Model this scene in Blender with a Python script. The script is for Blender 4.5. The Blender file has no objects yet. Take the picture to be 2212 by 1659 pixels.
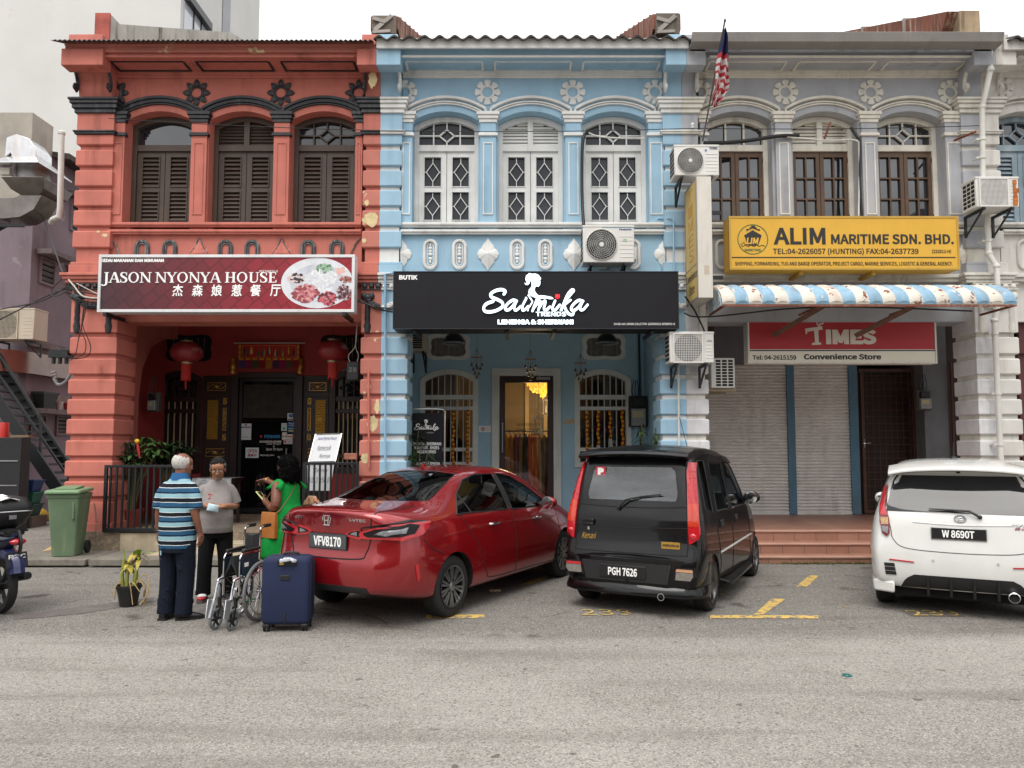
import bpy,bmesh,math,random
from mathutils import Vector,Matrix,Euler,Quaternion
from mathutils.bvhtree import BVHTree
R=math.radians
PI=math.pi
random.seed(7)
S=bpy.context.scene
COL=S.collection
# ---------------- camera, sky, sun, exposure ----------------
FPX,PCX,PCY,PIT,EYE=1598.0,1106.0,856.0,R(3.9),1.70
cam=bpy.data.objects.new('camera',bpy.data.cameras.new('camera'))
COL.objects.link(cam)
cam.location=(0,0,EYE)
cam.rotation_euler=(R(90)+PIT,0,0)
cam.data.lens=26.0
cam.data.sensor_width=36.0
cam.data.shift_y=26.5/2212
cam.data.clip_start=0.05
cam.data.clip_end=600
S.camera=cam
SUN_EL,SUN_AZ=R(58),R(200)
world=bpy.data.worlds.new("World")
S.world=world
world.use_nodes=True
wn,wl=world.node_tree.nodes,world.node_tree.links
wn.clear()
wo=wn.new('ShaderNodeOutputWorld');bg=wn.new('ShaderNodeBackground')
sky=wn.new('ShaderNodeTexSky');sky.sky_type='NISHITA';sky.sun_disc=False
sky.sun_elevation=SUN_EL;sky.sun_rotation=SUN_AZ
sky.air_density=1.0;sky.dust_density=4.0;sky.ozone_density=1.0
hs=wn.new('ShaderNodeHueSaturation');hs.inputs['Saturation'].default_value=0.12
tc=wn.new('ShaderNodeTexCoord');mp=wn.new('ShaderNodeMapping')
mp.inputs['Scale'].default_value=(1,1,2.2)
cl=wn.new('ShaderNodeTexNoise');cl.inputs['Scale'].default_value=2.6;cl.inputs['Detail'].default_value=7
cl.inputs['Roughness'].default_value=0.55
cr=wn.new('ShaderNodeMapRange');cr.inputs[1].default_value=.35;cr.inputs[2].default_value=.7
cr.inputs[3].default_value=.5;cr.inputs[4].default_value=1.12
mx=wn.new('ShaderNodeVectorMath');mx.operation='SCALE'
wl.new(tc.outputs['Generated'],mp.inputs[0]);wl.new(mp.outputs[0],cl.inputs['Vector'])
wl.new(cl.outputs['Fac'],cr.inputs[0]);wl.new(sky.outputs[0],hs.inputs['Color'])
wl.new(hs.outputs[0],mx.inputs[0]);wl.new(cr.outputs[0],mx.inputs['Scale'])
ov=wn.new('ShaderNodeMix');ov.data_type='RGBA';ov.inputs[0].default_value=.8
cg=wn.new('ShaderNodeVectorMath');cg.operation='SCALE';cg.inputs[0].default_value=(11.4,11.45,11.6)
sz=wn.new('ShaderNodeSeparateXYZ');wl.new(tc.outputs['Generated'],sz.inputs[0])
gz=wn.new('ShaderNodeMapRange');wl.new(sz.outputs['Z'],gz.inputs[0]);gz.inputs[3].default_value=.36;gz.inputs[4].default_value=1.08
gm=wn.new('ShaderNodeMath');gm.operation='MULTIPLY';wl.new(gz.outputs[0],gm.inputs[0]);wl.new(cr.outputs[0],gm.inputs[1])
wl.new(gm.outputs[0],cg.inputs['Scale']);wl.new(mx.outputs[0],ov.inputs[6]);wl.new(cg.outputs[0],ov.inputs[7])
wl.new(ov.outputs[2],bg.inputs['Color']);bg.inputs['Strength'].default_value=0.13
wl.new(bg.outputs[0],wo.inputs[0])
sun=bpy.data.objects.new('sun',bpy.data.lights.new('sun','SUN'))
COL.objects.link(sun)
sun.data.energy=1.0;sun.data.angle=R(35);sun.data.color=(1,.95,.88)
sd=Vector((math.sin(SUN_AZ)*math.cos(SUN_EL),math.cos(SUN_AZ)*math.cos(SUN_EL),math.sin(SUN_EL)))
sun.rotation_euler=sd.to_track_quat('Z','Y').to_euler()
sun.location=(-3,-12,14)
vs=S.view_settings
vs.view_transform='Standard';vs.look='None';vs.gamma=1;vs.exposure=0.98
S.cycles.use_denoising=True
S.cycles.max_bounces=10;S.cycles.diffuse_bounces=7;S.cycles.transparent_max_bounces=12
S.cycles.sample_clamp_indirect=6
# ---------------- helpers ----------------
def W(x,y,Y):
 """where the sight line through a photo point meets the plane at depth Y"""
 a,b=(x-PCX)/FPX,(PCY-y)/FPX
 t=Y/(math.cos(PIT)-b*math.sin(PIT))
 return Vector((a*t,Y,EYE+t*(math.sin(PIT)+b*math.cos(PIT))))
def G(x,y,z=0.0):
 a,b=(x-PCX)/FPX,(PCY-y)/FPX
 t=(z-EYE)/(math.sin(PIT)+b*math.cos(PIT))
 return Vector((a*t,t*(math.cos(PIT)-b*math.sin(PIT)),z))
def ZZ(y,Y):return W(PCX,y,Y).z
def XX(x,Y,y=600):return W(x,y,Y).x
ORG={}
def org(o):return ORG.get(o.name,Vector())if o is not None else Vector()
def tag(o,label=None,cat=None,group=None,kind=None):
 if label:o['label']=label
 if cat:o['category']=cat
 if group:o['group']=group
 if kind:o['kind']=kind
 return o
def empty(name,loc,label=None,cat=None,group=None,rz=0):
 o=bpy.data.objects.new(name,None);COL.objects.link(o)
 o.location=loc;o.rotation_euler=(0,0,rz);o.empty_display_size=.1
 ORG[o.name]=Vector(loc)
 return tag(o,label,cat,group)
class MB:
 """collects shapes and links them as one mesh object"""
 def __init__(s):s.v=[];s.f=[];s.m=[];s.cur=0
 def add(s,vs,fs):
  o=len(s.v);s.v+=[Vector(a)for a in vs]
  for f in fs:s.f.append([o+i for i in f]);s.m.append(s.cur)
  return s
 def mat(s,i):s.cur=i;return s
 def box(s,x0,x1,y0,y1,z0,z1):
  return s.add([(x0,y0,z0),(x1,y0,z0),(x1,y1,z0),(x0,y1,z0),(x0,y0,z1),(x1,y0,z1),(x1,y1,z1),(x0,y1,z1)],[(0,3,2,1),(4,5,6,7),(0,1,5,4),(1,2,6,5),(2,3,7,6),(3,0,4,7)])
 def obox(s,c,hx,hy,hz,M=None):
  M=M or Matrix.Identity(3);c=Vector(c)
  vs=[c+M@Vector((sx*hx,sy*hy,sz*hz))for sz in(-1,1)for sx,sy in((-1,-1),(1,-1),(1,1),(-1,1))]
  return s.add(vs,[(0,3,2,1),(4,5,6,7),(0,1,5,4),(1,2,6,5),(2,3,7,6),(3,0,4,7)])
 def bar(s,a,b,w,d=None,up=(0,-1,0)):
  """rectangular bar from a to b, w across, d along up"""
  a,b=Vector(a),Vector(b);t=b-a;L=t.length
  if L<1e-6:return s
  t/=L;u=Vector(up);u=(u-t*u.dot(t))
  if u.length<1e-4:u=t.orthogonal()
  u.normalize();r=t.cross(u)
  M=Matrix((r,u,t)).transposed()
  return s.obox((a+b)/2,w/2,(d or w)/2,L/2,M)
 def prism(s,pts,off):
  """3D outline extruded by a vector"""
  n=len(pts);off=Vector(off);pts=[Vector(p)for p in pts]
  return s.add(pts+[p+off for p in pts],[tuple(range(n)),tuple(range(2*n-1,n-1,-1))]+[(i,i+n,(i+1)%n+n,(i+1)%n)for i in range(n)])
 def xz(s,pts,y0,y1):return s.prism([(p[0],y0,p[1])for p in pts],(0,y1-y0,0))
 def yz(s,pts,x0,x1):return s.prism([(x0,p[0],p[1])for p in pts],(x1-x0,0,0))
 def xy(s,pts,z0,z1):return s.prism([(p[0],p[1],z0)for p in pts],(0,0,z1-z0))
 def loft(s,rings,cap0=True,cap1=True,closed=True):
  n=len(rings[0]);o=len(s.v)
  fs=[]
  for j in range(len(rings)-1):
   for i in range(n if closed else n-1):
    k=(i+1)%n
    fs.append((j*n+i,j*n+k,(j+1)*n+k,(j+1)*n+i))
  if cap0:fs.append(tuple(range(n-1,-1,-1)))
  if cap1:fs.append(tuple(range((len(rings)-1)*n,len(rings)*n)))
  return s.add([p for r in rings for p in r],fs)
 def tube(s,pts,r,n=8,cap=True,closed=False):
  pts=[Vector(p)for p in pts];m=len(pts);rings=[];u=None
  for i,p in enumerate(pts):
   if closed:t=pts[(i+1)%m]-pts[i-1]
   else:t=pts[min(i+1,m-1)]-pts[max(i-1,0)]
   if t.length<1e-7:t=Vector((0,0,1))
   t.normalize()
   u=t.orthogonal()if u is None else u-t*u.dot(t)
   if u.length<1e-5:u=t.orthogonal()
   u.normalize();w=t.cross(u);rr=r[i]if isinstance(r,(list,tuple))else r
   rings.append([p+(u*math.cos(2*PI*k/n)+w*math.sin(2*PI*k/n))*rr for k in range(n)])
  if closed:rings.append(rings[0]);cap=False
  return s.loft(rings,cap,cap)
 def lathe(s,prof,c=(0,0,0),n=20,axis='Z',M=None,ring=False):
  c=Vector(c);rings=[]
  for r,h in prof+([prof[0]]if ring else[]):
   rg=[]
   for k in range(n):
    a=2*PI*k/n;x,y=r*math.cos(a),r*math.sin(a)
    v=Vector((x,y,h))if axis=='Z' else Vector((x,-h,y))if axis=='Y' else Vector((h,x,y))
    rg.append(c+(M@v if M else v))
   rings.append(rg)
  return s.loft(rings,not ring,not ring)
 def ell(s,c,rad,n=12,m=8,M=None):
  c=Vector(c);rings=[]
  for j in range(m+1):
   b=-PI/2+PI*j/m;cb=max(math.cos(b),.02)
   ring=[]
   for k in range(n):
    a=2*PI*k/n
    v=Vector((rad[0]*cb*math.cos(a),rad[1]*cb*math.sin(a),rad[2]*math.sin(b)))
    ring.append(c+(M@v if M else v))
   rings.append(ring)
  return s.loft(rings)
 def arc(s,cx,zc,r0,r1,y0,y1,hx,n=14):
  """segmental arch band facing the street, half chord hx at radius r1"""
  a=math.asin(min(.999,hx/r1));o=[]
  for k in range(n+1):
   t=-a+2*a*k/n;sn,cs=math.sin(t),math.cos(t)
   o.append([(cx+r0*sn,y0,zc+r0*cs),(cx+r1*sn,y0,zc+r1*cs),(cx+r1*sn,y1,zc+r1*cs),(cx+r0*sn,y1,zc+r0*cs)])
  return s.loft(o)
 def xform(s,M,start=0):
  for i in range(start,len(s.v)):s.v[i]=M@s.v[i]
  return s
 def build(s,name,mats,parent=None,local=False,smooth=40,bevel=0,sub=0,label=None,cat=None,group=None,kind=None,loc=None,fix=True):
  me=bpy.data.meshes.new(name)
  vs=s.v
  if parent is not None:
   o_=Vector()if local else org(parent)
  elif loc is not None:o_=Vector(loc)
  else:
   xs=[v.x for v in vs];ys=[v.y for v in vs];zs=[v.z for v in vs]
   o_=Vector(((min(xs)+max(xs))/2,(min(ys)+max(ys))/2,min(zs)))
  me.from_pydata([v-o_ for v in vs],[],s.f)
  for m in(mats if isinstance(mats,(list,tuple))else[mats]):me.materials.append(m)
  me.polygons.foreach_set('material_index',s.m)
  if fix:
   bm=bmesh.new();bm.from_mesh(me);bmesh.ops.recalc_face_normals(bm,faces=bm.faces);bm.to_mesh(me);bm.free()
  if smooth:
   me.polygons.foreach_set('use_smooth',[True]*len(me.polygons))
   me.set_sharp_from_angle(angle=R(smooth))
  me.update()
  o=bpy.data.objects.new(name,me);COL.objects.link(o)
  if parent is not None:o.parent=parent;ORG[o.name]=org(parent)
  else:o.location=o_;ORG[o.name]=o_
  if bevel:
   b=o.modifiers.new('bevel','BEVEL');b.width=bevel;b.segments=2;b.limit_method='ANGLE';b.angle_limit=R(35)
   b.harden_normals=False
  if sub:
   b=o.modifiers.new('sub','SUBSURF');b.levels=sub;b.render_levels=sub
  return tag(o,label,cat,group,kind)
def copy_tree(o,parent=None):
 c=o.copy();COL.objects.link(c)
 if parent is not None:c.parent=parent
 for ch in o.children:copy_tree(ch,c)
 return c
def kids(o):return list(o.children)
# ---------------- materials ----------------
def lin(c):return c/12.92 if c<=.04045 else((c+.055)/1.055)**2.4
def H(h):
 h=h.lstrip('#');return tuple(lin(int(h[i:i+2],16)/255)for i in(0,2,4))+(1,)
MATS={}
def mat(name,c,rough=.6,metal=0,var=.12,scale=2.5,bump=0,bscale=60,streak=0,scol='#4a4138',sscale=5,spec=.5,coat=0,emit=0,peel=None,peelcol='#d8cfae',fine=0,fscale=90,pscale=2.2):
 if name in MATS:return MATS[name]
 m=bpy.data.materials.new(name);MATS[name]=m;m.use_nodes=True
 N,L=m.node_tree.nodes,m.node_tree.links
 b=N['Principled BSDF'];col=H(c)if isinstance(c,str)else tuple(c)+(1,)
 b.inputs['Roughness'].default_value=rough;b.inputs['Metallic'].default_value=metal
 b.inputs['Specular IOR Level'].default_value=spec;b.inputs['Coat Weight'].default_value=coat
 b.inputs['Coat Roughness'].default_value=.04
 m.diffuse_color=col
 t=N.new('ShaderNodeTexCoord')
 def noise(sc,det=5,vec=None):
  n=N.new('ShaderNodeTexNoise');n.inputs['Scale'].default_value=sc;n.inputs['Detail'].default_value=det
  n.inputs['Roughness'].default_value=.6
  L.new(vec or t.outputs['Object'],n.inputs['Vector']);return n.outputs['Fac']
 def rng(f,a,b_,c_,d):
  n=N.new('ShaderNodeMapRange');L.new(f,n.inputs[0])
  for i,v in enumerate((a,b_,c_,d)):n.inputs[i+1].default_value=v
  return n.outputs[0]
 def mixc(f,ca,cb):
  n=N.new('ShaderNodeMix');n.data_type='RGBA'
  L.new(f,n.inputs[0])
  for s_,i in((ca,6),(cb,7)):
   if isinstance(s_,tuple):n.inputs[i].default_value=s_
   else:L.new(s_,n.inputs[i])
  return n.outputs[2]
 cur=col
 if var:
  cur=mixc(rng(noise(scale),.3,.7,0,1),tuple(x*(1-var)for x in col[:3])+(1,),tuple(min(1,x*(1+var))for x in col[:3])+(1,))
 if fine:
  cur=mixc(rng(noise(fscale,2),.35,.65,0,fine),cur,tuple(x*.35 for x in col[:3])+(1,))
 if streak:
  mp=N.new('ShaderNodeMapping');mp.inputs['Scale'].default_value=(sscale,sscale,sscale*.1)
  L.new(t.outputs['Object'],mp.inputs[0])
  a=rng(noise(1,4,mp.outputs[0]),.49,.7,0,1);b2=rng(noise(1.3,3),.4,.65,0,streak)
  mm=N.new('ShaderNodeMath');mm.operation='MULTIPLY';L.new(a,mm.inputs[0]);L.new(b2,mm.inputs[1])
  cur=mixc(mm.outputs[0],cur,H(scol))
 if peel:
  cur=mixc(rng(noise(pscale,6),peel,peel+.02,0,1),cur,H(peelcol))
 if isinstance(cur,tuple):b.inputs['Base Color'].default_value=cur
 else:L.new(cur,b.inputs['Base Color'])
 if bump:
  bp=N.new('ShaderNodeBump');bp.inputs['Strength'].default_value=bump;bp.inputs['Distance'].default_value=.01
  L.new(noise(bscale,4),bp.inputs['Height']);L.new(bp.outputs[0],b.inputs['Normal'])
 if emit:
  b.inputs['Emission Color'].default_value=col;b.inputs['Emission Strength'].default_value=emit
 return m
def glass(name,tint='#10141a',see=.0,rough=.03,ior=1.5,refl=None):
 """window glass: reflects by Fresnel, the rest shows what is behind through a tint"""
 if name in MATS:return MATS[name]
 m=bpy.data.materials.new(name);MATS[name]=m;m.use_nodes=True
 N,L=m.node_tree.nodes,m.node_tree.links;N.clear()
 o=N.new('ShaderNodeOutputMaterial');mix=N.new('ShaderNodeMixShader');gl=N.new('ShaderNodeBsdfGlossy')
 gl.inputs['Roughness'].default_value=rough
 fr=N.new('ShaderNodeFresnel');fr.inputs['IOR'].default_value=ior
 if see>0:
  tr=N.new('ShaderNodeBsdfTransparent');c=H(tint);tr.inputs['Color'].default_value=(see*c[0]*4,see*c[1]*4,see*c[2]*4,1)
  back=tr.outputs[0]
 else:
  d=N.new('ShaderNodeBsdfDiffuse');d.inputs['Color'].default_value=H(tint);back=d.outputs[0]
 L.new(fr.outputs[0],mix.inputs[0]);L.new(back,mix.inputs[1]);L.new(gl.outputs[0],mix.inputs[2])
 L.new(mix.outputs[0],o.inputs[0]);m.diffuse_color=H(tint)
 return m
FONT=None
try:
 import os
 FONT=bpy.data.fonts.load(os.path.join(bpy.utils.system_resource('DATAFILES'),'fonts','Noto Sans CJK Regular.woff2'))
except Exception:
 FONT=None
def text_mesh(txt,size,bold=0,ext=.004,align='LEFT',spacing=1.0,sx=1.0,shear=0):
 cu=bpy.data.curves.new('lettering','FONT');cu.body=txt
 if FONT:cu.font=FONT
 cu.size=size;cu.extrude=ext
 cu.bevel_depth=bold*(.55 if FONT else 1);cu.bevel_resolution=0;cu.align_x=align;cu.space_character=spacing;cu.resolution_u=3;cu.shear=shear
 ob=bpy.data.objects.new('lettering',cu)
 me=bpy.data.meshes.new_from_object(ob)
 bpy.data.objects.remove(ob);bpy.data.curves.remove(cu)
 return me
CAPS={}
def text(name,txt,x0,x1,zb,zt,Y,m,parent,bold=0,ext=.004,M=None,label=None,shear=0,local=False,fit=True):
 """lettering facing the street, its box fitted to x0..x1, zb..zt (cap height) at depth Y"""
 me=text_mesh(txt,1,bold,.5,shear=shear)
 xs=[v.co.x for v in me.vertices];zm=max(abs(v.co.z)for v in me.vertices)or 1
 if bold not in CAPS:
  ref=text_mesh('H',1,bold,0);yy_=[v.co.y for v in ref.vertices];CAPS[bold]=(min(yy_),max(yy_));bpy.data.meshes.remove(ref)
 ys=CAPS[bold]
 a,b=min(xs),max(xs);c,d=min(ys),max(ys)
 sx=(x1-x0)/(b-a);sz=(zt-zb)/(d-c)
 mb=MB()
 vs=[Vector((x0+(v.co.x-a)*sx,Y-v.co.z/zm*ext,zb+(v.co.y-c)*sz))for v in me.vertices]
 if M:vs=[M@v for v in vs]
 mb.add(vs,[tuple(p.vertices)for p in me.polygons])
 bpy.data.meshes.remove(me)
 return mb.build(name,m,parent,smooth=0,local=local,label=label,fix=False)
def ptext(name,txt,px0,px1,pyb,pyt,Y,m,parent,**k):
 a=W(px0,pyb,Y);b=W(px1,pyt,Y)
 return text(name,txt,a.x,b.x,a.z,b.z,Y,m,parent,**k)
def bez(pts,n=8):
 """smooth polyline through points (Catmull-Rom)"""
 P=[Vector(p)for p in pts];P=[P[0]*2-P[1]]+P+[P[-1]*2-P[-2]];out=[]
 for i in range(1,len(P)-2):
  a,b,c,d=P[i-1:i+3]
  for k in range(n):
   t=k/n
   out.append(.5*((2*b)+(c-a)*t+(2*a-5*b+4*c-d)*t*t+(3*b-a-3*c+d)*t**3))
 out.append(P[-2]);return out
def sag(a,b,d,n=14):
 a,b=Vector(a),Vector(b)
 return[a.lerp(b,i/n)-Vector((0,0,d*4*(i/n)*(1-i/n)))for i in range(n+1)]
# ---------------- materials of the setting ----------------
def asphalt():
 m=bpy.data.materials.new('asphalt');m.use_nodes=True
 N,L=m.node_tree.nodes,m.node_tree.links;b=N['Principled BSDF']
 t=N.new('ShaderNodeTexCoord')
 def tex(kind,sc,**k):
  n=N.new(kind);n.inputs['Scale'].default_value=sc
  for a,v in k.items():n.inputs[a].default_value=v
  L.new(t.outputs['Object'],n.inputs['Vector']);return n
 def rng(f,a,b_,c_,d):
  n=N.new('ShaderNodeMapRange');L.new(f,n.inputs[0])
  for i,v in enumerate((a,b_,c_,d)):n.inputs[i+1].default_value=v
  return n.outputs[0]
 def mixc(f,ca,cb):
  n=N.new('ShaderNodeMix');n.data_type='RGBA'
  if isinstance(f,float):n.inputs[0].default_value=f
  else:L.new(f,n.inputs[0])
  for s_,i in((ca,6),(cb,7)):
   if isinstance(s_,tuple):n.inputs[i].default_value=s_
   else:L.new(s_,n.inputs[i])
  return n.outputs[2]
 def mul(a,b_):
  n=N.new('ShaderNodeMath');n.operation='MULTIPLY';L.new(a,n.inputs[0]);L.new(b_,n.inputs[1]);return n.outputs[0]
 sep=N.new('ShaderNodeSeparateXYZ');L.new(t.outputs['Object'],sep.inputs[0])
 wob=tex('ShaderNodeTexNoise',1.2,Detail=6)
 ad=N.new('ShaderNodeMath');ad.operation='MULTIPLY_ADD';L.new(wob.outputs['Fac'],ad.inputs[0]);ad.inputs[1].default_value=.5;L.new(sep.outputs['Y'],ad.inputs[2])
 lane=rng(ad.outputs[0],6.85,7.15,0,1)
 big=tex('ShaderNodeTexNoise',.35,Detail=6);patch=tex('ShaderNodeTexNoise',1.1,Detail=7,Roughness=.65)
 light=mixc(rng(big.outputs['Fac'],.3,.7,0,1),H('#7e7a75'),H('#928f89'))
 dark=mixc(rng(big.outputs['Fac'],.3,.7,0,1),H('#65625e'),H('#76736e'))
 base=mixc(lane,light,dark)
 base=mixc(rng(patch.outputs['Fac'],.5,.75,0,.5),base,H('#5b544d'))
 v=tex('ShaderNodeTexVoronoi',130.0);v2=tex('ShaderNodeTexVoronoi',85.0)
 sp=N.new('ShaderNodeSeparateXYZ');L.new(v.outputs['Color'],sp.inputs[0])
 sp2=N.new('ShaderNodeSeparateXYZ');L.new(v2.outputs['Color'],sp2.inputs[0])
 base=mixc(rng(sp.outputs['X'],.6,.95,0,.6),base,H('#bdb6ab'))
 base=mixc(rng(sp2.outputs['Y'],.68,.97,0,.6),base,H('#4a4540'))
 s1=tex('ShaderNodeTexNoise',2.3,Detail=3);s2=tex('ShaderNodeTexNoise',7.5,Detail=2)
 base=mixc(mul(rng(s1.outputs['Fac'],.62,.72,0,.75),lane),base,H('#37322d'))
 base=mixc(rng(s2.outputs['Fac'],.70,.73,0,.75),base,H('#4f473f'))
 mp=N.new('ShaderNodeMapping');mp.inputs['Scale'].default_value=(.25,3.0,1);mp.inputs['Rotation'].default_value=(0,0,R(4))
 L.new(t.outputs['Object'],mp.inputs[0]);s3=N.new('ShaderNodeTexNoise');s3.inputs['Scale'].default_value=1.0;s3.inputs['Detail'].default_value=5
 L.new(mp.outputs[0],s3.inputs['Vector'])
 base=mixc(rng(s3.outputs['Fac'],.52,.75,0,.45),base,H('#5a534c'))
 wv=tex('ShaderNodeTexNoise',1.6,Detail=5);av=N.new('ShaderNodeVectorMath');av.operation='MULTIPLY_ADD'
 L.new(wv.outputs['Color'],av.inputs[0]);av.inputs[1].default_value=(.9,.9,0);L.new(t.outputs['Object'],av.inputs[2])
 vc=N.new('ShaderNodeTexVoronoi');vc.feature='DISTANCE_TO_EDGE';vc.inputs['Scale'].default_value=.42;L.new(av.outputs[0],vc.inputs['Vector'])
 base=mixc(mul(rng(vc.outputs['Distance'],.0,.007,.8,0),mul(lane,rng(patch.outputs['Fac'],.46,.6,0,1))),base,H('#3a3632'))
 L.new(base,b.inputs['Base Color']);b.inputs['Roughness'].default_value=.85;b.inputs['Specular IOR Level'].default_value=.3
 bp=N.new('ShaderNodeBump');bp.inputs['Strength'].default_value=.55;bp.inputs['Distance'].default_value=.006
 L.new(v.outputs['Distance'],bp.inputs['Height']);L.new(bp.outputs[0],b.inputs['Normal'])
 m.diffuse_color=H('#8a8279')
 return m
M_ROAD=asphalt()
M_CONC=mat('concrete','#7b756b',.9,var=.3,scale=3,bump=.3,streak=.5,fine=.35,fscale=40)
M_CONCD=mat('dark_concrete','#6b645b',.9,var=.35,scale=3,bump=.4,fine=.4)
M_STONE=mat('old_step_stone','#a89a82',.85,var=.25,scale=4,bump=.3,streak=.6,fine=.2,peel=.6,peelcol='#6a5c4c')
M_RED=mat('red_limewash','#bc6e60',.8,var=.13,scale=1.6,bump=.06,bscale=25,streak=.8,scol='#7c4136',sscale=4)
M_RED2=mat('red_limewash_flaking','#b97264',.8,var=.16,scale=1.6,bump=.06,bscale=25,streak=.3,scol='#8a4438',peel=.62,peelcol='#d6c39a',pscale=3.0)
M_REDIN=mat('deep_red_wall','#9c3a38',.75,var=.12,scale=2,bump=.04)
M_BLACK=mat('black_gloss_trim','#232429',.5,var=.3,scale=6,streak=.6,scol='#6b6f72',sscale=14)
M_BLUE=mat('blue_limewash','#96b7cb',.8,var=.1,scale=1.5,bump=.05,bscale=25,streak=.4,scol='#5f879f')
M_BLUEIN=mat('blue_porch_wall','#a0c0d3',.75,var=.08,scale=1.5,bump=.04)
M_WHITE=mat('white_trim_paint','#d9d9d6',.7,var=.09,scale=3,bump=.03,streak=.5,scol='#9a958b')
M_GREY=mat('grey_limewash','#a5a7ac',.8,var=.12,scale=1.5,bump=.05,streak=.65,scol='#77757a')
M_CREAM=mat('weathered_cream_trim','#d3cfc4',.75,var=.12,scale=3,bump=.05,streak=.6,scol='#8a8073',sscale=7)
M_GQUOIN=mat('scuffed_white_quoin','#d0cfd0',.75,var=.14,scale=4,bump=.05,streak=.8,scol='#8f9095',sscale=10)
M_BROWN=mat('dark_brown_paint','#44362d',.55,var=.15,scale=5,streak=.3,scol='#6a584a')
M_LBROWN=mat('brown_timber','#57412f',.5,var=.18,scale=5,streak=.4,scol='#473028')
M_PANE=glass('dark_window_glass','#1d2127',ior=2.1,rough=.02)
M_PANEB=glass('dim_window_glass','#33363b',ior=1.45,rough=.05)
M_TILE=mat('rusted_roof_tile','#3a3531',.9,var=.4,scale=7)
M_RUST=mat('rusted_sheet','#7e4a38',.75,metal=.2,var=.3,scale=3,streak=.9,scol='#c7b9a6',sscale=16,bump=.1)
M_GUTTER=mat('grey_gutter','#85817c',.6,var=.12,scale=2,streak=.4)
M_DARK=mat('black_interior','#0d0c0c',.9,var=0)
M_WOODD=mat('dark_carved_wood','#2c1e1c',.45,var=.25,scale=6)
M_GOLD=mat('gilt','#c69c4a',.4,metal=.6,var=.25,scale=20)
M_STEEL=mat('stainless_steel','#b9b9ba',.28,metal=1,var=.12,scale=2,streak=.3)
M_CHROME=mat('chrome','#d8d8da',.08,metal=1,var=0)
M_PVC=mat('white_pvc_pipe','#cfcdc6',.5,var=.1,streak=.5)
M_CABLE=mat('black_cable','#141416',.5,var=0)
M_WIRE=mat('pale_wire','#b8b3a8',.5,var=.1)
M_BLKM=mat('black_painted_steel','#16181b',.4,var=.2,scale=8)
# ---------------- ground ----------------
g=MB();g.add([(-160,-60,0),(160,-60,0),(160,220,0),(-160,220,0)],[(0,1,2,3)])
g.build('road',M_ROAD,smooth=0,kind='structure',loc=(0,0,0))
M_YEL=mat('worn_yellow_paint','#c4a458',.8,var=.15,scale=8,peel=.53,peelcol='#7d766b',pscale=11)
def mark(*quads,m=None,name='road_marking'):
 mb=MB()
 for q in quads:
  mb.add([G(x,y,.004)for x,y in q],[tuple(range(len(q)))])
 return mb.build(name,m or M_YEL,smooth=0,kind='structure')
mark([(1534,1328.5),(1768,1329.5),(1768,1336),(1534,1335)])
mark([(1628,1328),(1648,1328),(1697,1294),(1667,1293)])
mark([(1720,1267),(1745,1267),(1769,1243),(1748,1243)])
mark([(920,1328),(1047,1327),(1047,1335),(920,1336)])
mark([(1122,1263),(1143,1263),(1190,1246),(1172,1246)])
mark([(42,1215),(68,1217),(128,1182),(112,1180)],[(112,1180),(128,1182),(150,1171),(135,1170)])
mark([(104,1150),(112,1151),(190,1131),(188,1128)],[(0,1196),(0,1190),(1,1190),(1,1196)])
M_PATCH=mat('painted_over_patch','#5f5951',.85,var=.2,scale=9,fine=.4)
mark([(1945,1318),(1970,1331),(2085,1332),(2040,1316)],m=M_PATCH,name='road_patch')
def bay_number(txt,px0,px1,pyb,pyt):
 a=G(px0,pyb,0);b=G(px1,pyt,0)
 me=text_mesh(txt,1,0,0);xs=[v.co.x for v in me.vertices];ys=[v.co.y for v in me.vertices]
 mb=MB();mb.add([(a.x+(v.co.x-min(xs))/(max(xs)-min(xs))*(b.x-a.x),a.y+(v.co.y-min(ys))/(max(ys)-min(ys))*(b.y-a.y),.008)for v in me.vertices],[tuple(p.vertices)for p in me.polygons])
 mb.build('bay_number',M_YEL,smooth=0,kind='structure')
bay_number('238',1258,1358,1330,1318)
bay_number('239',1976,2052,1331,1320)
M_TAR=mat('tar_strip','#66615d',.7,var=.25,scale=6)
mark([(30,1330),(120,1318),(330,1290),(331,1299),(180,1325),(100,1333),(30,1338)],m=M_TAR,name='tar_patch')
FL=.40
YP,YW,YO,YB=11.60,11.72,11.93,14.40
X_R0,X_RB,X_BG,X_GW=-7.01,-2.12,2.73,7.55
M_TERR=mat('terracotta_floor','#8d6a5a',.5,var=.15,scale=4)
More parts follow.
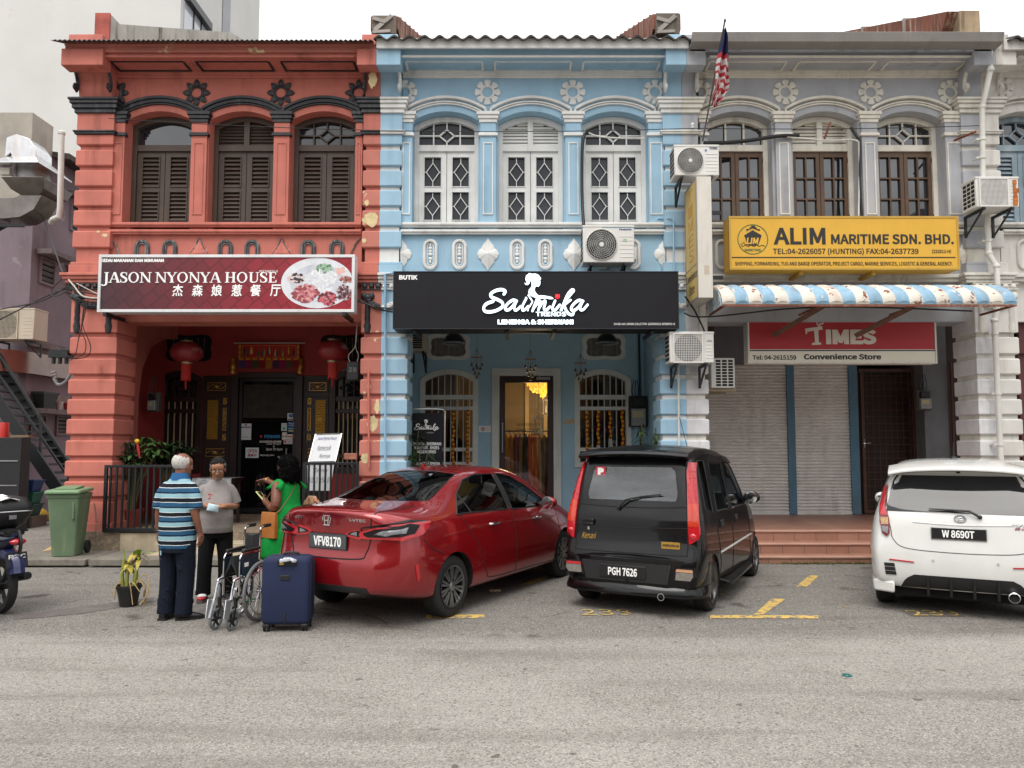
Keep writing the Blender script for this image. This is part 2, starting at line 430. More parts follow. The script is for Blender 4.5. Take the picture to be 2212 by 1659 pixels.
def tile_mat():
 m=bpy.data.materials.new('tan_step_tiles');m.use_nodes=True
 N,L=m.node_tree.nodes,m.node_tree.links;b=N['Principled BSDF']
 t=N.new('ShaderNodeTexCoord');br=N.new('ShaderNodeTexBrick');mp=N.new('ShaderNodeMapping')
 mp.inputs['Rotation'].default_value=(R(90),0,0)
 L.new(t.outputs['Object'],mp.inputs[0]);L.new(mp.outputs[0],br.inputs['Vector'])
 br.offset=0;br.inputs['Scale'].default_value=1;br.inputs['Brick Width'].default_value=.33;br.inputs['Row Height'].default_value=.4
 br.inputs['Mortar Size'].default_value=.006;br.inputs['Color1'].default_value=H('#9c7361');br.inputs['Color2'].default_value=H('#926857');br.inputs['Mortar'].default_value=H('#6d5347')
 n=N.new('ShaderNodeTexNoise');n.inputs['Scale'].default_value=6;L.new(t.outputs['Object'],n.inputs['Vector'])
 mr=N.new('ShaderNodeMapRange');L.new(n.outputs['Fac'],mr.inputs[0]);mr.inputs[3].default_value=.8;mr.inputs[4].default_value=1.15
 sc=N.new('ShaderNodeVectorMath');sc.operation='SCALE';L.new(br.outputs[0],sc.inputs[0]);L.new(mr.outputs[0],sc.inputs['Scale'])
 L.new(sc.outputs[0],b.inputs['Base Color']);b.inputs['Roughness'].default_value=.45
 return m
M_TILES=tile_mat()
M_PEB=mat('pebbled_floor','#8a7a66',.8,var=.35,scale=14,bump=.4,bscale=30,fine=.5,fscale=20)
st=MB();st.box(X_R0,X_RB,11.45,20,.0,FL)
st.build('walkway_floor',M_PEB,kind='structure')
st=MB()
st.box(-5.3,X_RB,11.12,11.45,0,.27);st.box(-5.3,X_RB,10.86,11.12,0,.14)
st.build('stone_steps',M_STONE,kind='structure',bevel=.012)
st=MB()
pts=[(-7.2,10.55),(-6.25,10.5),(-6.18,10.75),(-6.0,10.62),(-4.7,10.6),(-3.2,10.6),(-2.1,10.6)]
for a,b_ in((-7.15,-6.02),(-5.97,-4.4),(-4.37,-3.1),(-3.07,-1.6)):
 o=random.uniform(-.03,.03)
 st.box(a,b_,10.57+o,(11.50 if a<-6 else 11.43 if a<-5.5 else 10.86),.02,.11+abs(o)*.5)
st.build('kerb_slab',M_CONC,kind='structure',bevel=.015)
st=MB();st.box(-5.99,-5.3,11.43,11.56,0,FL-.02)
st.build('walkway_edge',M_STONE,kind='structure')
st=MB();st.box(X_RB,X_BG,11.45,20,0,FL);st.build('walkway_floor',M_TERR,kind='structure')
st=MB();st.box(X_RB,X_BG,11.1,11.45,0,.27);st.box(X_RB,X_BG,10.85,11.1,0,.14)
st.build('stone_steps',M_STONE,kind='structure',bevel=.012)
st=MB();st.box(X_BG,12,11.62,20,0,FL-.006)
for y0,y1,z in((11.62,11.66,FL-.006),(11.24,11.62,.245),(10.9,11.24,.1)):
 st.box(X_BG,12,y0,y1 if z<.3 else 11.62,0,z)if z<.3 else None
st.build('tiled_steps',M_TILES,kind='structure')
st=MB()
for y,z in((11.62,FL-.002),(11.24,.249),(10.9,.104)):st.box(X_BG+.003,12,y-.015,y+.14,z-.03,z+.004)
st.build('step_nosing',mat('step_nosing_tile','#a98270',.4,var=.12),kind='structure',bevel=.01)
gr=MB()
for i in range(2600):
 x,y=random.uniform(-1.7,2.3),random.uniform(11.5,12.6);h=random.uniform(.02,.045);a=random.uniform(0,PI);w=.006
 dx,dy=math.cos(a)*w,math.sin(a)*w;lx,ly=random.uniform(-.015,.015),random.uniform(-.015,.015)
 gr.add([(x-dx,y-dy,FL+.006),(x+dx,y+dy,FL+.006),(x+lx,y+ly,FL+h)],[(0,1,2)])
gr.box(-1.72,2.32,11.47,12.62,FL+.001,FL+.008)
gr.build('turf_mat',mat('green_turf','#4d7a33',.9,var=.3,scale=30),smooth=0,kind='stuff',label='green turf mat on the porch floor of the blue shop',cat='turf mat')
gr=MB()
for i in range(420):
 x=random.uniform(3.9,5.6)if random.random()<.8 else random.uniform(3.3,7);y=10.89-abs(random.gauss(0,.03));h=random.uniform(.01,.05)
 a=random.uniform(0,PI);w=.008
 gr.add([(x-w,y,0),(x+w,y,0),(x+random.uniform(-.03,.03),y-random.uniform(0,.03),h)],[(0,1,2)])
gr.build('weeds',mat('weed_green','#5e6a34',.9,var=.3,scale=30),smooth=0,kind='stuff',label='low weeds along the foot of the tiled steps',cat='weeds')
# ---------------- the three shophouses ----------------
def uz(y):return ZZ(y,YW)
ZC=uz(366);ZS0=uz(507);ZS1=uz(482);ZLEDGE=uz(612);ZTOP=uz(150)
R0,HW=.974,.533
ZSPR=ZC+math.sqrt(R0*R0-HW*HW)
QT=[(289,313),(323,358),(367,402),(410,445),(453.5,488),(498,535)]
LT=[(728,765),(774,809),(819,852),(862,896),(905,939),(951,986),(995,1030),(1040,1074)]
def frame_ring(mb,x0,x1,z0,z1,w,y0,y1):
 mb.box(x0,x1,y0,y1,z0,z0+w);mb.box(x0,x1,y0,y1,z1-w,z1)
 mb.box(x0,x0+w,y0,y1,z0+w,z1-w);mb.box(x1-w,x1,y0,y1,z0+w,z1-w)
def louvres(mb,x0,x1,z0,z1,y,n,tilt=.6):
 for k in range(n):
  z=z0+(z1-z0)*(k+.5)/n;h=(z1-z0)/n*.62
  mb.obox(((x0+x1)/2,y,z),(x1-x0)/2,.006,h,Matrix.Rotation(-tilt,3,'X'))
def window(root,c,style,leaf,mf,mleaf,mpane,zb,hw=HW,label=None):
 """arched window: frame, transom light and two hinged leaves"""
 zt=uz(316);zr=uz(305)
 r=R0-.004;ri=r-.085;wi=hw-.075
 mb=MB()
 mb.arc(c,ZC,ri,r,YO-.02,YO+.1,hw,12)
 zs=ZC+math.sqrt(r*r-hw*hw);zsi=ZC+math.sqrt(ri*ri-wi*wi)
 for sx in(-1,1):
  mb.xz([(c+sx*hw*.999,zb),(c+sx*wi,zb),(c+sx*wi,zsi),(c+sx*hw*.999,zs)],YO-.018,YO+.098)
 mb.box(c-wi,c+wi,YO-.015,YO+.095,zt,zr+.02);mb.box(c-wi,c+wi,YO-.012,YO+.09,zb,zb+.03)
 w=mb.build('window',mf,root,smooth=30,bevel=.004,label=label)
 za=zr+.02
 def ztop(x,rr=ri):return ZC+math.sqrt(max(rr*rr-(x-c)**2,0))
 xs=[c-wi+2*wi*k/16 for k in range(17)]
 tm=MB()
 if style=='louvre':
  n=7;H_=ztop(c)-za
  for k in range(n):
   z=za+H_*(k+.5)/n
   xm=wi
   if z>ztop(c+wi):xm=math.sqrt(max(ri*ri-(z-ZC)**2,.0001))
   for sx in(-1,1):
    if xm>.1:tm.obox((c+sx*(xm+.045)/2,YO+.05,z),(xm-.045)/2,.008,H_/n*.46,Matrix.Rotation(-.55,3,'X'))
  tm.xz([(c-.045,za),(c+.045,za),(c+.045,ztop(c)),(c-.045,ztop(c))],YO-.008,YO+.06)
  tm.build('transom',mf,w,smooth=0)
 else:
  if style=='diamond':
   b_=.022;zm=za+(ztop(c+wi)-za)*.62
   for x in(-wi*.48,wi*.48):tm.box(c+x-b_/2,c+x+b_/2,YO+.01,YO+.05,za,ztop(c+x))
   dx,dz=wi*.27,.105
   P=[(c,zm+dz),(c+dx,zm),(c,zm-dz),(c-dx,zm)]
   for k in range(4):
    p,q=P[k],P[(k+1)%4];tm.bar((p[0],YO+.03,p[1]),(q[0],YO+.03,q[1]),b_,.036)
   tm.box(c-b_/2,c+b_/2,YO+.012,YO+.048,zm+dz,ztop(c));tm.box(c-b_/2,c+b_/2,YO+.012,YO+.048,za,zm-dz)
   for sx in(-1,1):tm.bar((c+sx*dx,YO+.03,zm),(c+sx*wi,YO+.03,zm),b_,.034)
  elif style=='three':
   for x in(-wi*.33,wi*.33):tm.box(c+x-.014,c+x+.014,YO+.01,YO+.05,za,ztop(c+x))
  if tm.v:tm.build('transom',mf,w,smooth=0)
 gl=MB();gl.xz([(c-wi,za)]+[(c+wi,za)]+[(x,ztop(x))for x in reversed(xs)],YO+.06,YO+.07)
 gl.build('transom_pane',mpane if style!='louvre' else M_DARK,w,smooth=0)
 for sx in(-1,1):
  x0,x1=(c-wi,c-.004)if sx<0 else(c+.004,c+wi)
  z0,z1=zb+.03,zt
  lf=MB();s_=.088 if leaf!='grid' else.062
  zm=z0+(z1-z0)*.49
  lf.box(x0,x0+s_,YO+.02,YO+.06,z0,z1);lf.box(x1-s_,x1,YO+.02,YO+.06,z0,z1)
  for a,b_ in((z0,z0+.09),(z1-.09,z1)):lf.box(x0+s_,x1-s_,YO+.02,YO+.06,a,b_)
  rows=[(z0+.09,zm-.045),(zm+.045,z1-.09)]
  if leaf=='grid':
   rows=[(z0+.09,z1-.09)]
   for k in(1,2):
    z=z0+.09+(z1-z0-.18)*k/3;lf.box(x0+s_,x1-s_,YO+.024,YO+.056,z-.014,z+.014)
   xm=(x0+x1)/2;lf.box(xm-.014,xm+.014,YO+.022,YO+.058,z0+.09,z1-.09)
  else:
   lf.box(x0+s_,x1-s_,YO+.02,YO+.06,zm-.045,zm+.045)
  for a,b_ in rows:
   if leaf=='louvre':
    frame_ring(lf,x0+s_-.012,x1-s_+.012,a-.012,b_+.012,.018,YO+.006,YO+.022)
    louvres(lf,x0+s_,x1-s_,a,b_,YO+.045,7)
   elif leaf=='diamond':
    xm,zc_=(x0+x1)/2,(a+b_)/2;dx,dz,t=(x1-x0)/2-s_-.03,.155,.013
    P=[(xm,zc_+dz),(xm+dx,zc_),(xm,zc_-dz),(xm-dx,zc_)]
    for k in range(4):
     p,q=P[k],P[(k+1)%4];lf.bar((p[0],YO+.04,p[1]),(q[0],YO+.04,q[1]),t,.02)
    lf.box(xm-t/2,xm+t/2,YO+.03,YO+.05,zc_+dz,b_);lf.box(xm-t/2,xm+t/2,YO+.03,YO+.05,a,zc_-dz)
    lf.box(x0+s_,xm-dx,YO+.03,YO+.05,zc_-t/2,zc_+t/2);lf.box(xm+dx,x1-s_,YO+.03,YO+.05,zc_-t/2,zc_+t/2)
    frame_ring(lf,x0+s_-.01,x1-s_+.01,a-.01,b_+.01,.014,YO+.008,YO+.022)
  for z in(z0+.15,z1-.15):
   xh=x0-.012 if sx<0 else x1-.004
   lf.box(xh,xh+.016,YO+.0,YO+.03,z-.04,z+.04)
  lf.build('shutter',mleaf,w,smooth=0,bevel=.003)
 pn=MB();pn.box(c-wi+.01,c+wi-.01,YO+.066,YO+.076,zb+.05,zt-.02)
 pn.build('pane',mpane if leaf!='louvre' else M_DARK,w,smooth=0)
 return w
def rosette(root,x,z,m,mc,pointed,hollow):
 y=YW;mb=MB();R1=.11
 mb.lathe([(.083,.0),(.083,.025),(.1,.04),(.122,.03),(.13,.0)],(x,y+.004,z),24,'Y')
 for k in range(8):
  a=k*PI/4+PI/2;ca,sa=math.cos(a),math.sin(a)
  L_=.098 if pointed else.075
  if pointed:
   P=[(.115,-.035),(.15,-.052),(.2,-.03),(.228,0),(.2,.03),(.15,.052),(.115,.035)]
  else:
   P=[(.115,-.03),(.15,-.05),(.185,-.058),(.205,-.035),(.21,0),(.205,.035),(.185,.058),(.15,.05),(.115,.03)]
  n=len(P);o=len(mb.v)
  f=[(x+p*ca-q*sa,y-.022,z+p*sa+q*ca)for p,q in P];b_=[(x+p*ca-q*sa,y+.002,z+p*sa+q*ca)for p,q in P]
  t=(x+.165*ca,y-.045,z+.165*sa)
  mb.add(f+b_+[t],[(i,(i+1)%n,2*n)for i in range(n)]+[(i,i+n,(i+1)%n+n,(i+1)%n)for i in range(n)])
 mb.build('rosette',m,root,smooth=30)
def quoins(root,x0,x1,blocks,mb_,mg,yf,y1,gd=.05,left=True,right=True,zbot=None,ztop=None):
 """rusticated pier half: proud blocks with grooves between"""
 q=MB()
 zz_=[(ZZ(b,yf),ZZ(a,yf))for a,b in blocks]
 lo=zbot if zbot is not None else zz_[-1][0];hi=ztop if ztop is not None else zz_[0][1]
 gl,gr_=(gd*.8 if left else 0),(gd*.8 if right else 0)
 q.mat(1).box(x0+gl,x1-gr_,yf+gd,y1-.02,lo,hi)
 q.mat(0)
 for a,b in zz_:
  c=.018
  q.loft([[(x0+(c if left else 0),yf+c,z),(x1-(c if right else 0),yf+c,z),(x1-(c if right else 0),y1,z),(x0+(c if left else 0),y1,z)]if e else[(x0,yf,z),(x1,yf,z),(x1,y1,z),(x0,y1,z)]for z,e in((a,1),(a+c,0),(b-c,0),(b,1))])
 return q.build('pier',[mb_,mg],root,smooth=0,bevel=.004)
def stack(mb,x0,x1,y0,y1,levels):
 """moulding: levels = (z0, z1, projection)"""
 for a,b,p in levels:mb.box(x0-p,x1+p,y0-p,y1,a,b)
HOUSES={'red_shophouse':dict(l=243,r=784,c=(343,522,698.2),wall=M_RED,trim=M_RED,acc=M_BLACK,q=M_RED,g=M_RED,line=M_BLACK,wf=M_BROWN,wl=M_BROWN,styles=('glass','louvre','diamond'),leaf='louvre',pane=M_PANE,x0=X_R0,x1=X_RB,label='two storey coral red shophouse with black arch trim and brown louvred windows'),'blue_shophouse':dict(l=868,r=1433,c=(962.5,1146.6,1328.9),wall=M_BLUE,trim=M_WHITE,acc=M_WHITE,q=M_BLUE,g=M_WHITE,line=M_WHITE,wf=M_WHITE,wl=M_WHITE,styles=('diamond','louvre','diamond'),leaf='diamond',pane=M_PANEB,x0=X_RB,x1=X_BG,label='two storey sky blue shophouse with white trim and diamond pane windows'),'grey_shophouse':dict(l=1511.6,r=2079.8,c=(1596.9,1783.3,1967.9),wall=M_GREY,trim=M_CREAM,acc=M_CREAM,q=M_GREY,g=M_CREAM,line=M_CREAM,wf=M_CREAM,wl=M_LBROWN,styles=('three','louvre','diamond'),leaf='grid',pane=M_PANE,x0=X_BG,x1=X_GW,label='two storey pale grey shophouse with brown grid windows and roller shutters below'),}
HR={}
def eave_beam(root,x0,x1,P):
 ye=11.25
 b=MB();b.box(x0,x1,ye,11.5,ZZ(124,ye),ZZ(103,ye));b.box(x0,x1,ye-.035,ye,ZZ(108,ye),ZZ(103,ye)+.01)
 b.build('eave_beam',P['wall'],root,bevel=.006)
 b=MB();b.box(x0+.1,x1-.1,ye-.03,ye+.0,ZZ(125.5,ye),ZZ(120.5,ye));b.build('eave_moulding',P['trim'],root,bevel=.008)
 s=MB();z0,z1=ZZ(122,ye),ZZ(157,YW)
 s.prism([(x0,ye+.02,z0),(x1,ye+.02,z0),(x1,YW+.02,z1),(x0,YW+.02,z1)],(0,0,.06))
 s.build('soffit',P['wall'],root)
 l=MB();n=3;w=(x1-x0-.1)/n
 nrm=Vector((0,-(z1-z0),(YW-ye))).normalized()
 def sp(x,t):return Vector((x,ye+.02+(YW-ye)*t,z0+(z1-z0)*t))-nrm*.008
 for k in range(n):
  a,b_=x0+.05+w*k+.1,x0+.05+w*(k+1)-.1
  P4=[sp(a,.22),sp(b_,.22),sp(b_,.82),sp(a,.82)]
  for i in range(4):l.bar(P4[i],P4[(i+1)%4],.035,.02,up=nrm)
 l.build('soffit_panel',P['line'],root)
for nm,P in HOUSES.items():
 xl,xr=XX(P['l'],YW,350),XX(P['r'],YW,350)
 cs=[XX(c,YW,330)for c in P['c']]
 root=empty(nm,((P['x0']+P['x1'])/2,YP,0),P['label'],'shophouse','terrace of shophouses')
 HR[nm]=(root,xl,xr,cs,P)
 isred=nm.startswith('red')
 w=MB();e=[xl]
 for c in cs:e+=[c-HW,c+HW]
 e.append(xr);y1=YW+.3
 for k in range(0,8,2):w.box(e[k],e[k+1],YW,y1,ZS0,ZTOP)
 for c in cs:
  n=12
  for k in range(n):
   a,b_=-HW+2*HW*k/n,-HW+2*HW*(k+1)/n
   za,zb=ZC+math.sqrt(R0*R0-a*a),ZC+math.sqrt(R0*R0-b_*b_)
   w.xz([(c+a,za),(c+b_,zb),(c+b_,ZTOP),(c+a,ZTOP)],YW,y1)
 w.box(xl,xr,YW,y1,ZLEDGE,ZS0)
 w.box(xl,xr,YW+.03,YW+.5,uz(694),ZLEDGE)
 w.build('wall',P['wall'],root,smooth=0)
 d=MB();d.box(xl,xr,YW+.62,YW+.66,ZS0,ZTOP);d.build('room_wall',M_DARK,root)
 ar=MB();sp_=(cs[1]-cs[0])/2
 for c in cs:
  ar.arc(c,ZC,1.166,1.208,YW-.07,YW,min(.655,sp_-.012),18)
  ar.arc(c,ZC,1.107,1.13,YW-.05,YW,.62,18);ar.arc(c,ZC,1.078,1.1,YW-.035,YW,.605,18)
  for sx in(-1,1):
   zt_=ZC+math.sqrt(1.1**2-.605**2)
   ar.box(c+sx*.595-.014,c+sx*.595+.014,YW-.036,YW,uz(246),zt_)
   zt_=ZC+math.sqrt(1.19**2-.64**2)
   ar.box(c+sx*.648-.017,c+sx*.648+.017,YW-.062,YW,uz(246),zt_)
 ar.build('arch_moulding',P['acc'],root,smooth=35,bevel=.006)
 if isred:
  ar=MB()
  for c in cs:ar.arc(c,ZC,1.128,1.168,YW-.045,YW,.64,18)
  ar.build('arch_band',P['acc'],root,smooth=35)
 mids=[(cs[0]-sp_,xl,cs[0]-HW),((cs[0]+cs[1])/2,cs[0]+HW,cs[1]-HW),((cs[1]+cs[2])/2,cs[1]+HW,cs[2]-HW),(cs[2]+sp_,cs[2]+HW,xr)]
 for i,(mx_,a,b_)in enumerate(mids):
  pb,pt,pl,pd=MB(),MB(),MB(),MB()
  if i in(1,2):a,b_=mx_-.126,mx_+.126
  pb.box(a,b_,YW-.06,YW,ZS1,uz(246))
  z0,z1=uz(268),uz(246);h=(z1-z0)/3
  stack(pt,a,b_,YW-.06,YW,[(z0,z0+h,.02),(z0+h,z0+2*h,.04),(z0+2*h,z1,.06)])
  stack(pd,a,b_,YW-.06,YW,[(uz(297),uz(292),.03),(uz(292),uz(289.5),.018)])
  if i in(1,2):frame_ring(pl,a+.045,b_-.045,uz(466),uz(311),.018,YW-.072,YW-.06)
  else:frame_ring(pl,a+.02,b_-.03,uz(466),uz(311),.018,YW-.072,YW-.06)
  po=pb.build('pilaster',P['wall'],root)
  pt.build('pilaster_capital',P['acc'],po,bevel=.006);pd.build('pilaster_band',P['acc'],po,bevel=.004)
  pl.build('pilaster_panel',P['trim'],po)
 m=MB()
 for a,b_,p in((489,483,.05),(492,489,.03),(504,498.5,.05),(508,504,.03)):m.box(xl,xr,YW-p-.04,YW,uz(a),uz(b_))
 m.box(xl,xr,YW-.04,YW,uz(610),uz(602));m.box(xl,xr,YW-.08,YW,uz(602),uz(594));
 m.build('sill_moulding',P['trim'],root,bevel=.008)
 m=MB();m.box(xl,xr,YW-.03,YW,uz(170),uz(157));m.box(xl,xr,YW-.06,YW,uz(164),uz(156));m.build('frieze_moulding',P['trim'],root,bevel=.01)
 for rx in((249,425,607,775)if isred else(874,1053,1237,1415)if nm[0]=='b' else(1512,1696,1880,2052)):
  rosette(root,XX(rx,YW,200),uz(200 if not isred else 201),P['acc'],P['wall'],isred,nm[0]=='g')
 for c,stl in zip(cs,P['styles']):window(root,c,stl,P['leaf'],P['wf'],P['wl'],P['pane'],ZS1)
 eave_beam(root,xl-.05,xr+.05,P)
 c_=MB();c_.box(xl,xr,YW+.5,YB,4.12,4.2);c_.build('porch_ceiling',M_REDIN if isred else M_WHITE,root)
def pier_half(key,x0,x1,left,right,lx0,lx1,lleft,lright):
 root,_,_,_,P=HR[key]
 isred=key[0]=='r'
 quoins(root,x0,x1,QT,P['q'],P['g'],YP,YP+.5,left=left,right=right,zbot=ZZ(572,YP),ztop=ZZ(245,YP))
 m=MB();f=lambda y:ZZ(y,YP)
 el,er=(1 if left else 0),(1 if right else 0)
 def st_(mb,a,b_,p,xa=x0,xb=x1,l=left,r=right):mb.box(xa-(p if l else 0),xb+(p if r else 0),YP-p,YP+.5,f(a),f(b_))
 if P['acc']is not M_BLACK or True:
  st_(m,282,245,.0)
 c=MB()
 st_(c,245,236,.035);st_(c,236,227,.065);st_(c,227,220,.09);st_(c,220,215,.11)
 c2=MB();st_(c2,290,286,.03);st_(c2,286,282.5,.045);c2.build('pier_band',P['acc'],root,bevel=.006)
 m.build('pier_neck',P['wall'],root);c.build('pier_capital',P['acc'],root,bevel=.008)
 k=MB();prof=[(YP+.2,f(215)),(YP-.02,f(215)),(YP-.06,f(195)),(YP-.05,f(180)),(YP-.1,f(165)),(11.36,f(152)),(11.3,f(148)),(11.22,f(146)),(11.22,f(122)),(11.24,f(100)),(YP+.2,f(100))]
 k.yz(prof,x0+.03*el,x1-.03*er)
 k.box(x0-.03*el,x1+.03*er,11.16,11.4,ZZ(140,11.16),ZZ(104,11.16))
 k.build('eave_bracket',P['wall'],root,bevel=.01)
 s=MB()
 for xs_,on in((x0+.03,left),(x1-.03,right)):
  if on:
   sc=bez([(xs_,11.32,f(150)),(xs_,11.45,f(165)),(xs_,11.52,f(185)),(xs_,11.5,f(200)),(xs_,11.44,f(198)),(xs_,11.46,f(190))],6)
   s.tube(sc,.028,6)
   for q_ in range(5):s.ell(sc[4+q_*5],(.02,.04,.045))
 if s.v:s.build('bracket_scroll',P['acc'],root)
 b=MB()
 st_(b,592,572,.03);st_(b,572,566,.015);
 b.build('pier_base',P['wall'],root,bevel=.01)
 b=MB();st_(b,598,592,.12);st_(b,605,598,.09);st_(b,612,605,.06)
 b.build('pier_cornice',P['trim'],root,bevel=.008)
 YL=11.54;fl=lambda y:ZZ(y,YL);y2=12.15
 b=MB()
 b.box(lx0,lx1,YL,y2,fl(718),fl(612));b.build('pier_head',P['q']if key[0]!='g' else M_GQUOIN,root,bevel=.006)
 eg=MB();n=max(2,round((lx1-lx0)/.11))
 for i in range(n):eg.ell((lx0+(lx1-lx0)*(i+.5)/n,YL-.005,fl(619)),((lx1-lx0)/n*.42,.045,.045),8,6)
 eg.box(lx0-.02*lleft,lx1+.02*lright,YL-.03,YL,fl(626),fl(624));eg.box(lx0-.02*lleft,lx1+.02*lright,YL-.03,YL,fl(614),fl(612))
 eg.build('egg_moulding',P['acc'],root)
 o=MB()
 xs_=[lx0+.1]if not lright else[lx1-.1]if not lleft else[lx0+.1,lx1-.14]
 for x in xs_:
  o.lathe([(.0,-.62),(.045,-.6),(.06,-.5),(.042,-.42),(.05,-.4),(.042,-.3),(.05,-.28),(.04,-.12),(.075,-.06),(.07,-.02),(.03,.02),(.0,.03)],(x,YL+.01,fl(637)),10)
  for sx in(-1,1):o.ell((x+sx*.06,YL-.01,fl(640)),(.05,.035,.06))
 if len(xs_)==2:pa,pb_=(xs_[0],YL-.01,fl(650)),(xs_[1],YL-.01,fl(650))
 elif lleft:pa,pb_=(xs_[0],YL-.01,fl(650)),(lx1,YL-.01,fl(664))
 else:pa,pb_=(lx0,YL-.01,fl(664)),(xs_[0],YL-.01,fl(650))
 sg=sag(pa,pb_,.09 if len(xs_)==2 else.02,8)
 o.tube(sg,[.02+.03*math.sin(PI*i/8)for i in range(9)],8)
 for p in sg[1:-1]:
  for q_ in range(3):o.ell(p+Vector((random.uniform(-.02,.02),-.03,random.uniform(-.03,.03))),(.028,.02,.024),7,5)
 o.build('pier_garland',P['acc'],root)
 quoins(root,lx0,lx1,LT,P['q']if key[0]!='g' else M_GQUOIN,P['g'],YL,y2,left=lleft,right=lright,zbot=ZZ(1112,YL),ztop=fl(718))
 b=MB();b.box(lx0,lx1,YL,y2,ZZ(1130,YL),ZZ(1086,YL));b.box(lx0-.03*lleft,lx1+.03*lright,YL-.03,y2,ZZ(1150,YL),ZZ(1130,YL))
 b.build('pier_base',P['q']if key[0]!='g' else M_GQUOIN,root,bevel=.006)
 b=MB();b.box(lx0-.01,lx1+.01,YL-.02,y2,.0,ZZ(1150,YL));b.build('pier_foot',mat('worn_plaster','#a39b8d',.9,var=.3,scale=5,bump=.5,bscale=12,peel=.52,peelcol='#7fa5a0',pscale=6),root)
xu=lambda x:XX(x,YP,350)
xd=lambda x:XX(x,11.54,900)
pier_half('red_shophouse',xu(163),xu(243),True,True,xd(144),xd(246),True,True)
HR['red_shophouse'][4]['q']=M_RED2
pier_half('red_shophouse',xu(784),X_RB,True,False,xd(777),X_RB+.06,True,False)
pier_half('blue_shophouse',X_RB,xu(868),False,True,X_RB+.06,xd(879),False,True)
pier_half('blue_shophouse',xu(1433),X_BG,True,False,xd(1427),X_BG,True,False)
pier_half('grey_shophouse',X_BG,xu(1509),False,True,X_BG,xd(1532),False,True)
pier_half('grey_shophouse',xu(2080),X_GW,True,False,xd(2115),X_GW+.05,True,False)
def corrug(mb,x0,x1,y0,z0,y1,z1,per,amp,th):
 n=int((x1-x0)/per*6);top,bot=[],[]
 a,b=[],[]
 for i in range(n+1):
  x=x0+(x1-x0)*i/n;d=amp*math.sin(2*PI*x/per)
  a.append([(x,y0,z0+d),(x,y1,z1+d),(x,y1,z1+d-th),(x,y0,z0+d-th)])
 mb.loft(a)
r,xl,xr,cs,P=HR['red_shophouse']
m=MB();m.box(X_R0,X_RB-.02,11.2,11.25,ZZ(112,11.2),ZZ(89,11.2));m.box(X_R0,X_RB-.02,11.17,11.2,ZZ(99,11.2),ZZ(97,11.2))
m.build('fascia',M_RED2,r,bevel=.005)
m=MB();corrug(m,X_R0-.1,X_RB-.05,11.0,ZZ(86,11.0),19.5,ZZ(86,11.0)+3.6,.076,.012,.006)
m.build('roof',mat('weathered_zinc','#5d5550',.7,metal=.3,var=.3,scale=4),r,smooth=60)
m=MB();zt=ZZ(30,12.0)
m.yz([(12.0,ZZ(95,12.0)),(12.0,zt),(12.3,zt),(17.2,ZZ(70,17.2)),(19,ZZ(70,17.2)+.6),(19,8)],X_R0+.02,X_R0+.24)
m.build('fire_wall',mat('stained_parapet','#b8b4aa',.9,var=.2,scale=2,streak=1,scol='#3c3733',sscale=7),r)
m=MB();m.box(X_R0,X_R0+.25,11.97,12.003,ZZ(95,12.0),zt+.002);m.build('fire_wall_end',mat('stained_red','#a4564a',.9,var=.3,scale=4,streak=1,scol='#55504b',sscale=6),r)
m=MB();m.box(X_R0+.02,X_R0+.2,12.1,19.4,0,8.3);m.build('side_wall',M_RED,r)
r,xl,xr,cs,P=HR['blue_shophouse']
m=MB();m.box(X_RB+.01,X_BG+.02,11.1,11.14,ZZ(103,11.1),ZZ(82,11.1));m.build('fascia',M_WHITE,r,bevel=.004)
m=MB();corrug(m,X_RB-.02,X_BG+.1,11.02,ZZ(79,11.02),19.5,ZZ(79,11.02)+3.6,.235,.035,.03)
m.build('roof',M_TILE,r,smooth=60)
for(xa,xb)in((X_RB-.27,X_RB+.2),(X_BG-.35,X_BG+.12)):
 m=MB();zt=ZZ(32,12.0)if xa<0 else ZZ(27,12.0)
 m.mat(1).box(xa+.04,xb-.03,11.98,12.1,ZZ(74,12),zt-.02)
 yf_,zf_=(14.9,ZZ(76,14.9))if xa<0 else(15.6,ZZ(74,15.6));sl=(zf_-zt)/(yf_-12.04)
 m.mat(0).yz([(12.04,ZZ(60,12)),(12.04,zt),(19,zt+sl*6.96),(19,zt+sl*6.96-.6),(12.6,ZZ(80,12))],xa,xb)
 for k in range(12):
  y_=12.3+k*.55;z_=zt+sl*(y_-12.04);m.prism([(xa-.012,y_,z_-.6),(xa-.012,y_+.035,z_-.6),(xa-.012,y_+.035,z_+.02+sl*.035),(xa-.012,y_,z_+.02)],(xb-xa+.024,0,0))
 m.mat(2).bar((xa+.08,11.96,ZZ(68,12)),(xb-.1,11.96,ZZ(36,12)),.07,.015)
 m.bar((xa+.05,11.95,ZZ(42,12)),(xb-.2,11.95,ZZ(50,12)),.06,.012);m.bar((xa+.05,11.95,ZZ(72,12)),(xb-.12,11.95,ZZ(70,12)),.05,.012)
 m.build('fire_wall',[M_RUST,mat('stained_render','#665d53',.9,var=.3,scale=3,streak=1),mat('dull_zinc_flashing','#8d8882',.6,metal=.3,var=.3,streak=.9,scol='#6a4a38')],r)
r,xl,xr,cs,P=HR['grey_shophouse']
m=MB();ye=10.98
prof=[(ye,ZZ(98,ye)),(ye-.06,ZZ(94,ye)),(ye-.1,ZZ(76,ye)),(ye-.08,ZZ(75,ye)),(ye-.02,ZZ(93,ye)),(ye+.12,ZZ(93,ye)),(ye+.12,ZZ(98,ye))]
m.yz(prof,X_BG+.02,X_GW-.03)
for x in(3.6,4.9,6.1,7.2):m.yz([(a-.006,b-.004 if b<ZZ(90,ye)else b)for a,b in prof],x-.02,x+.02)
m.build('gutter',M_GUTTER,r,bevel=.006)
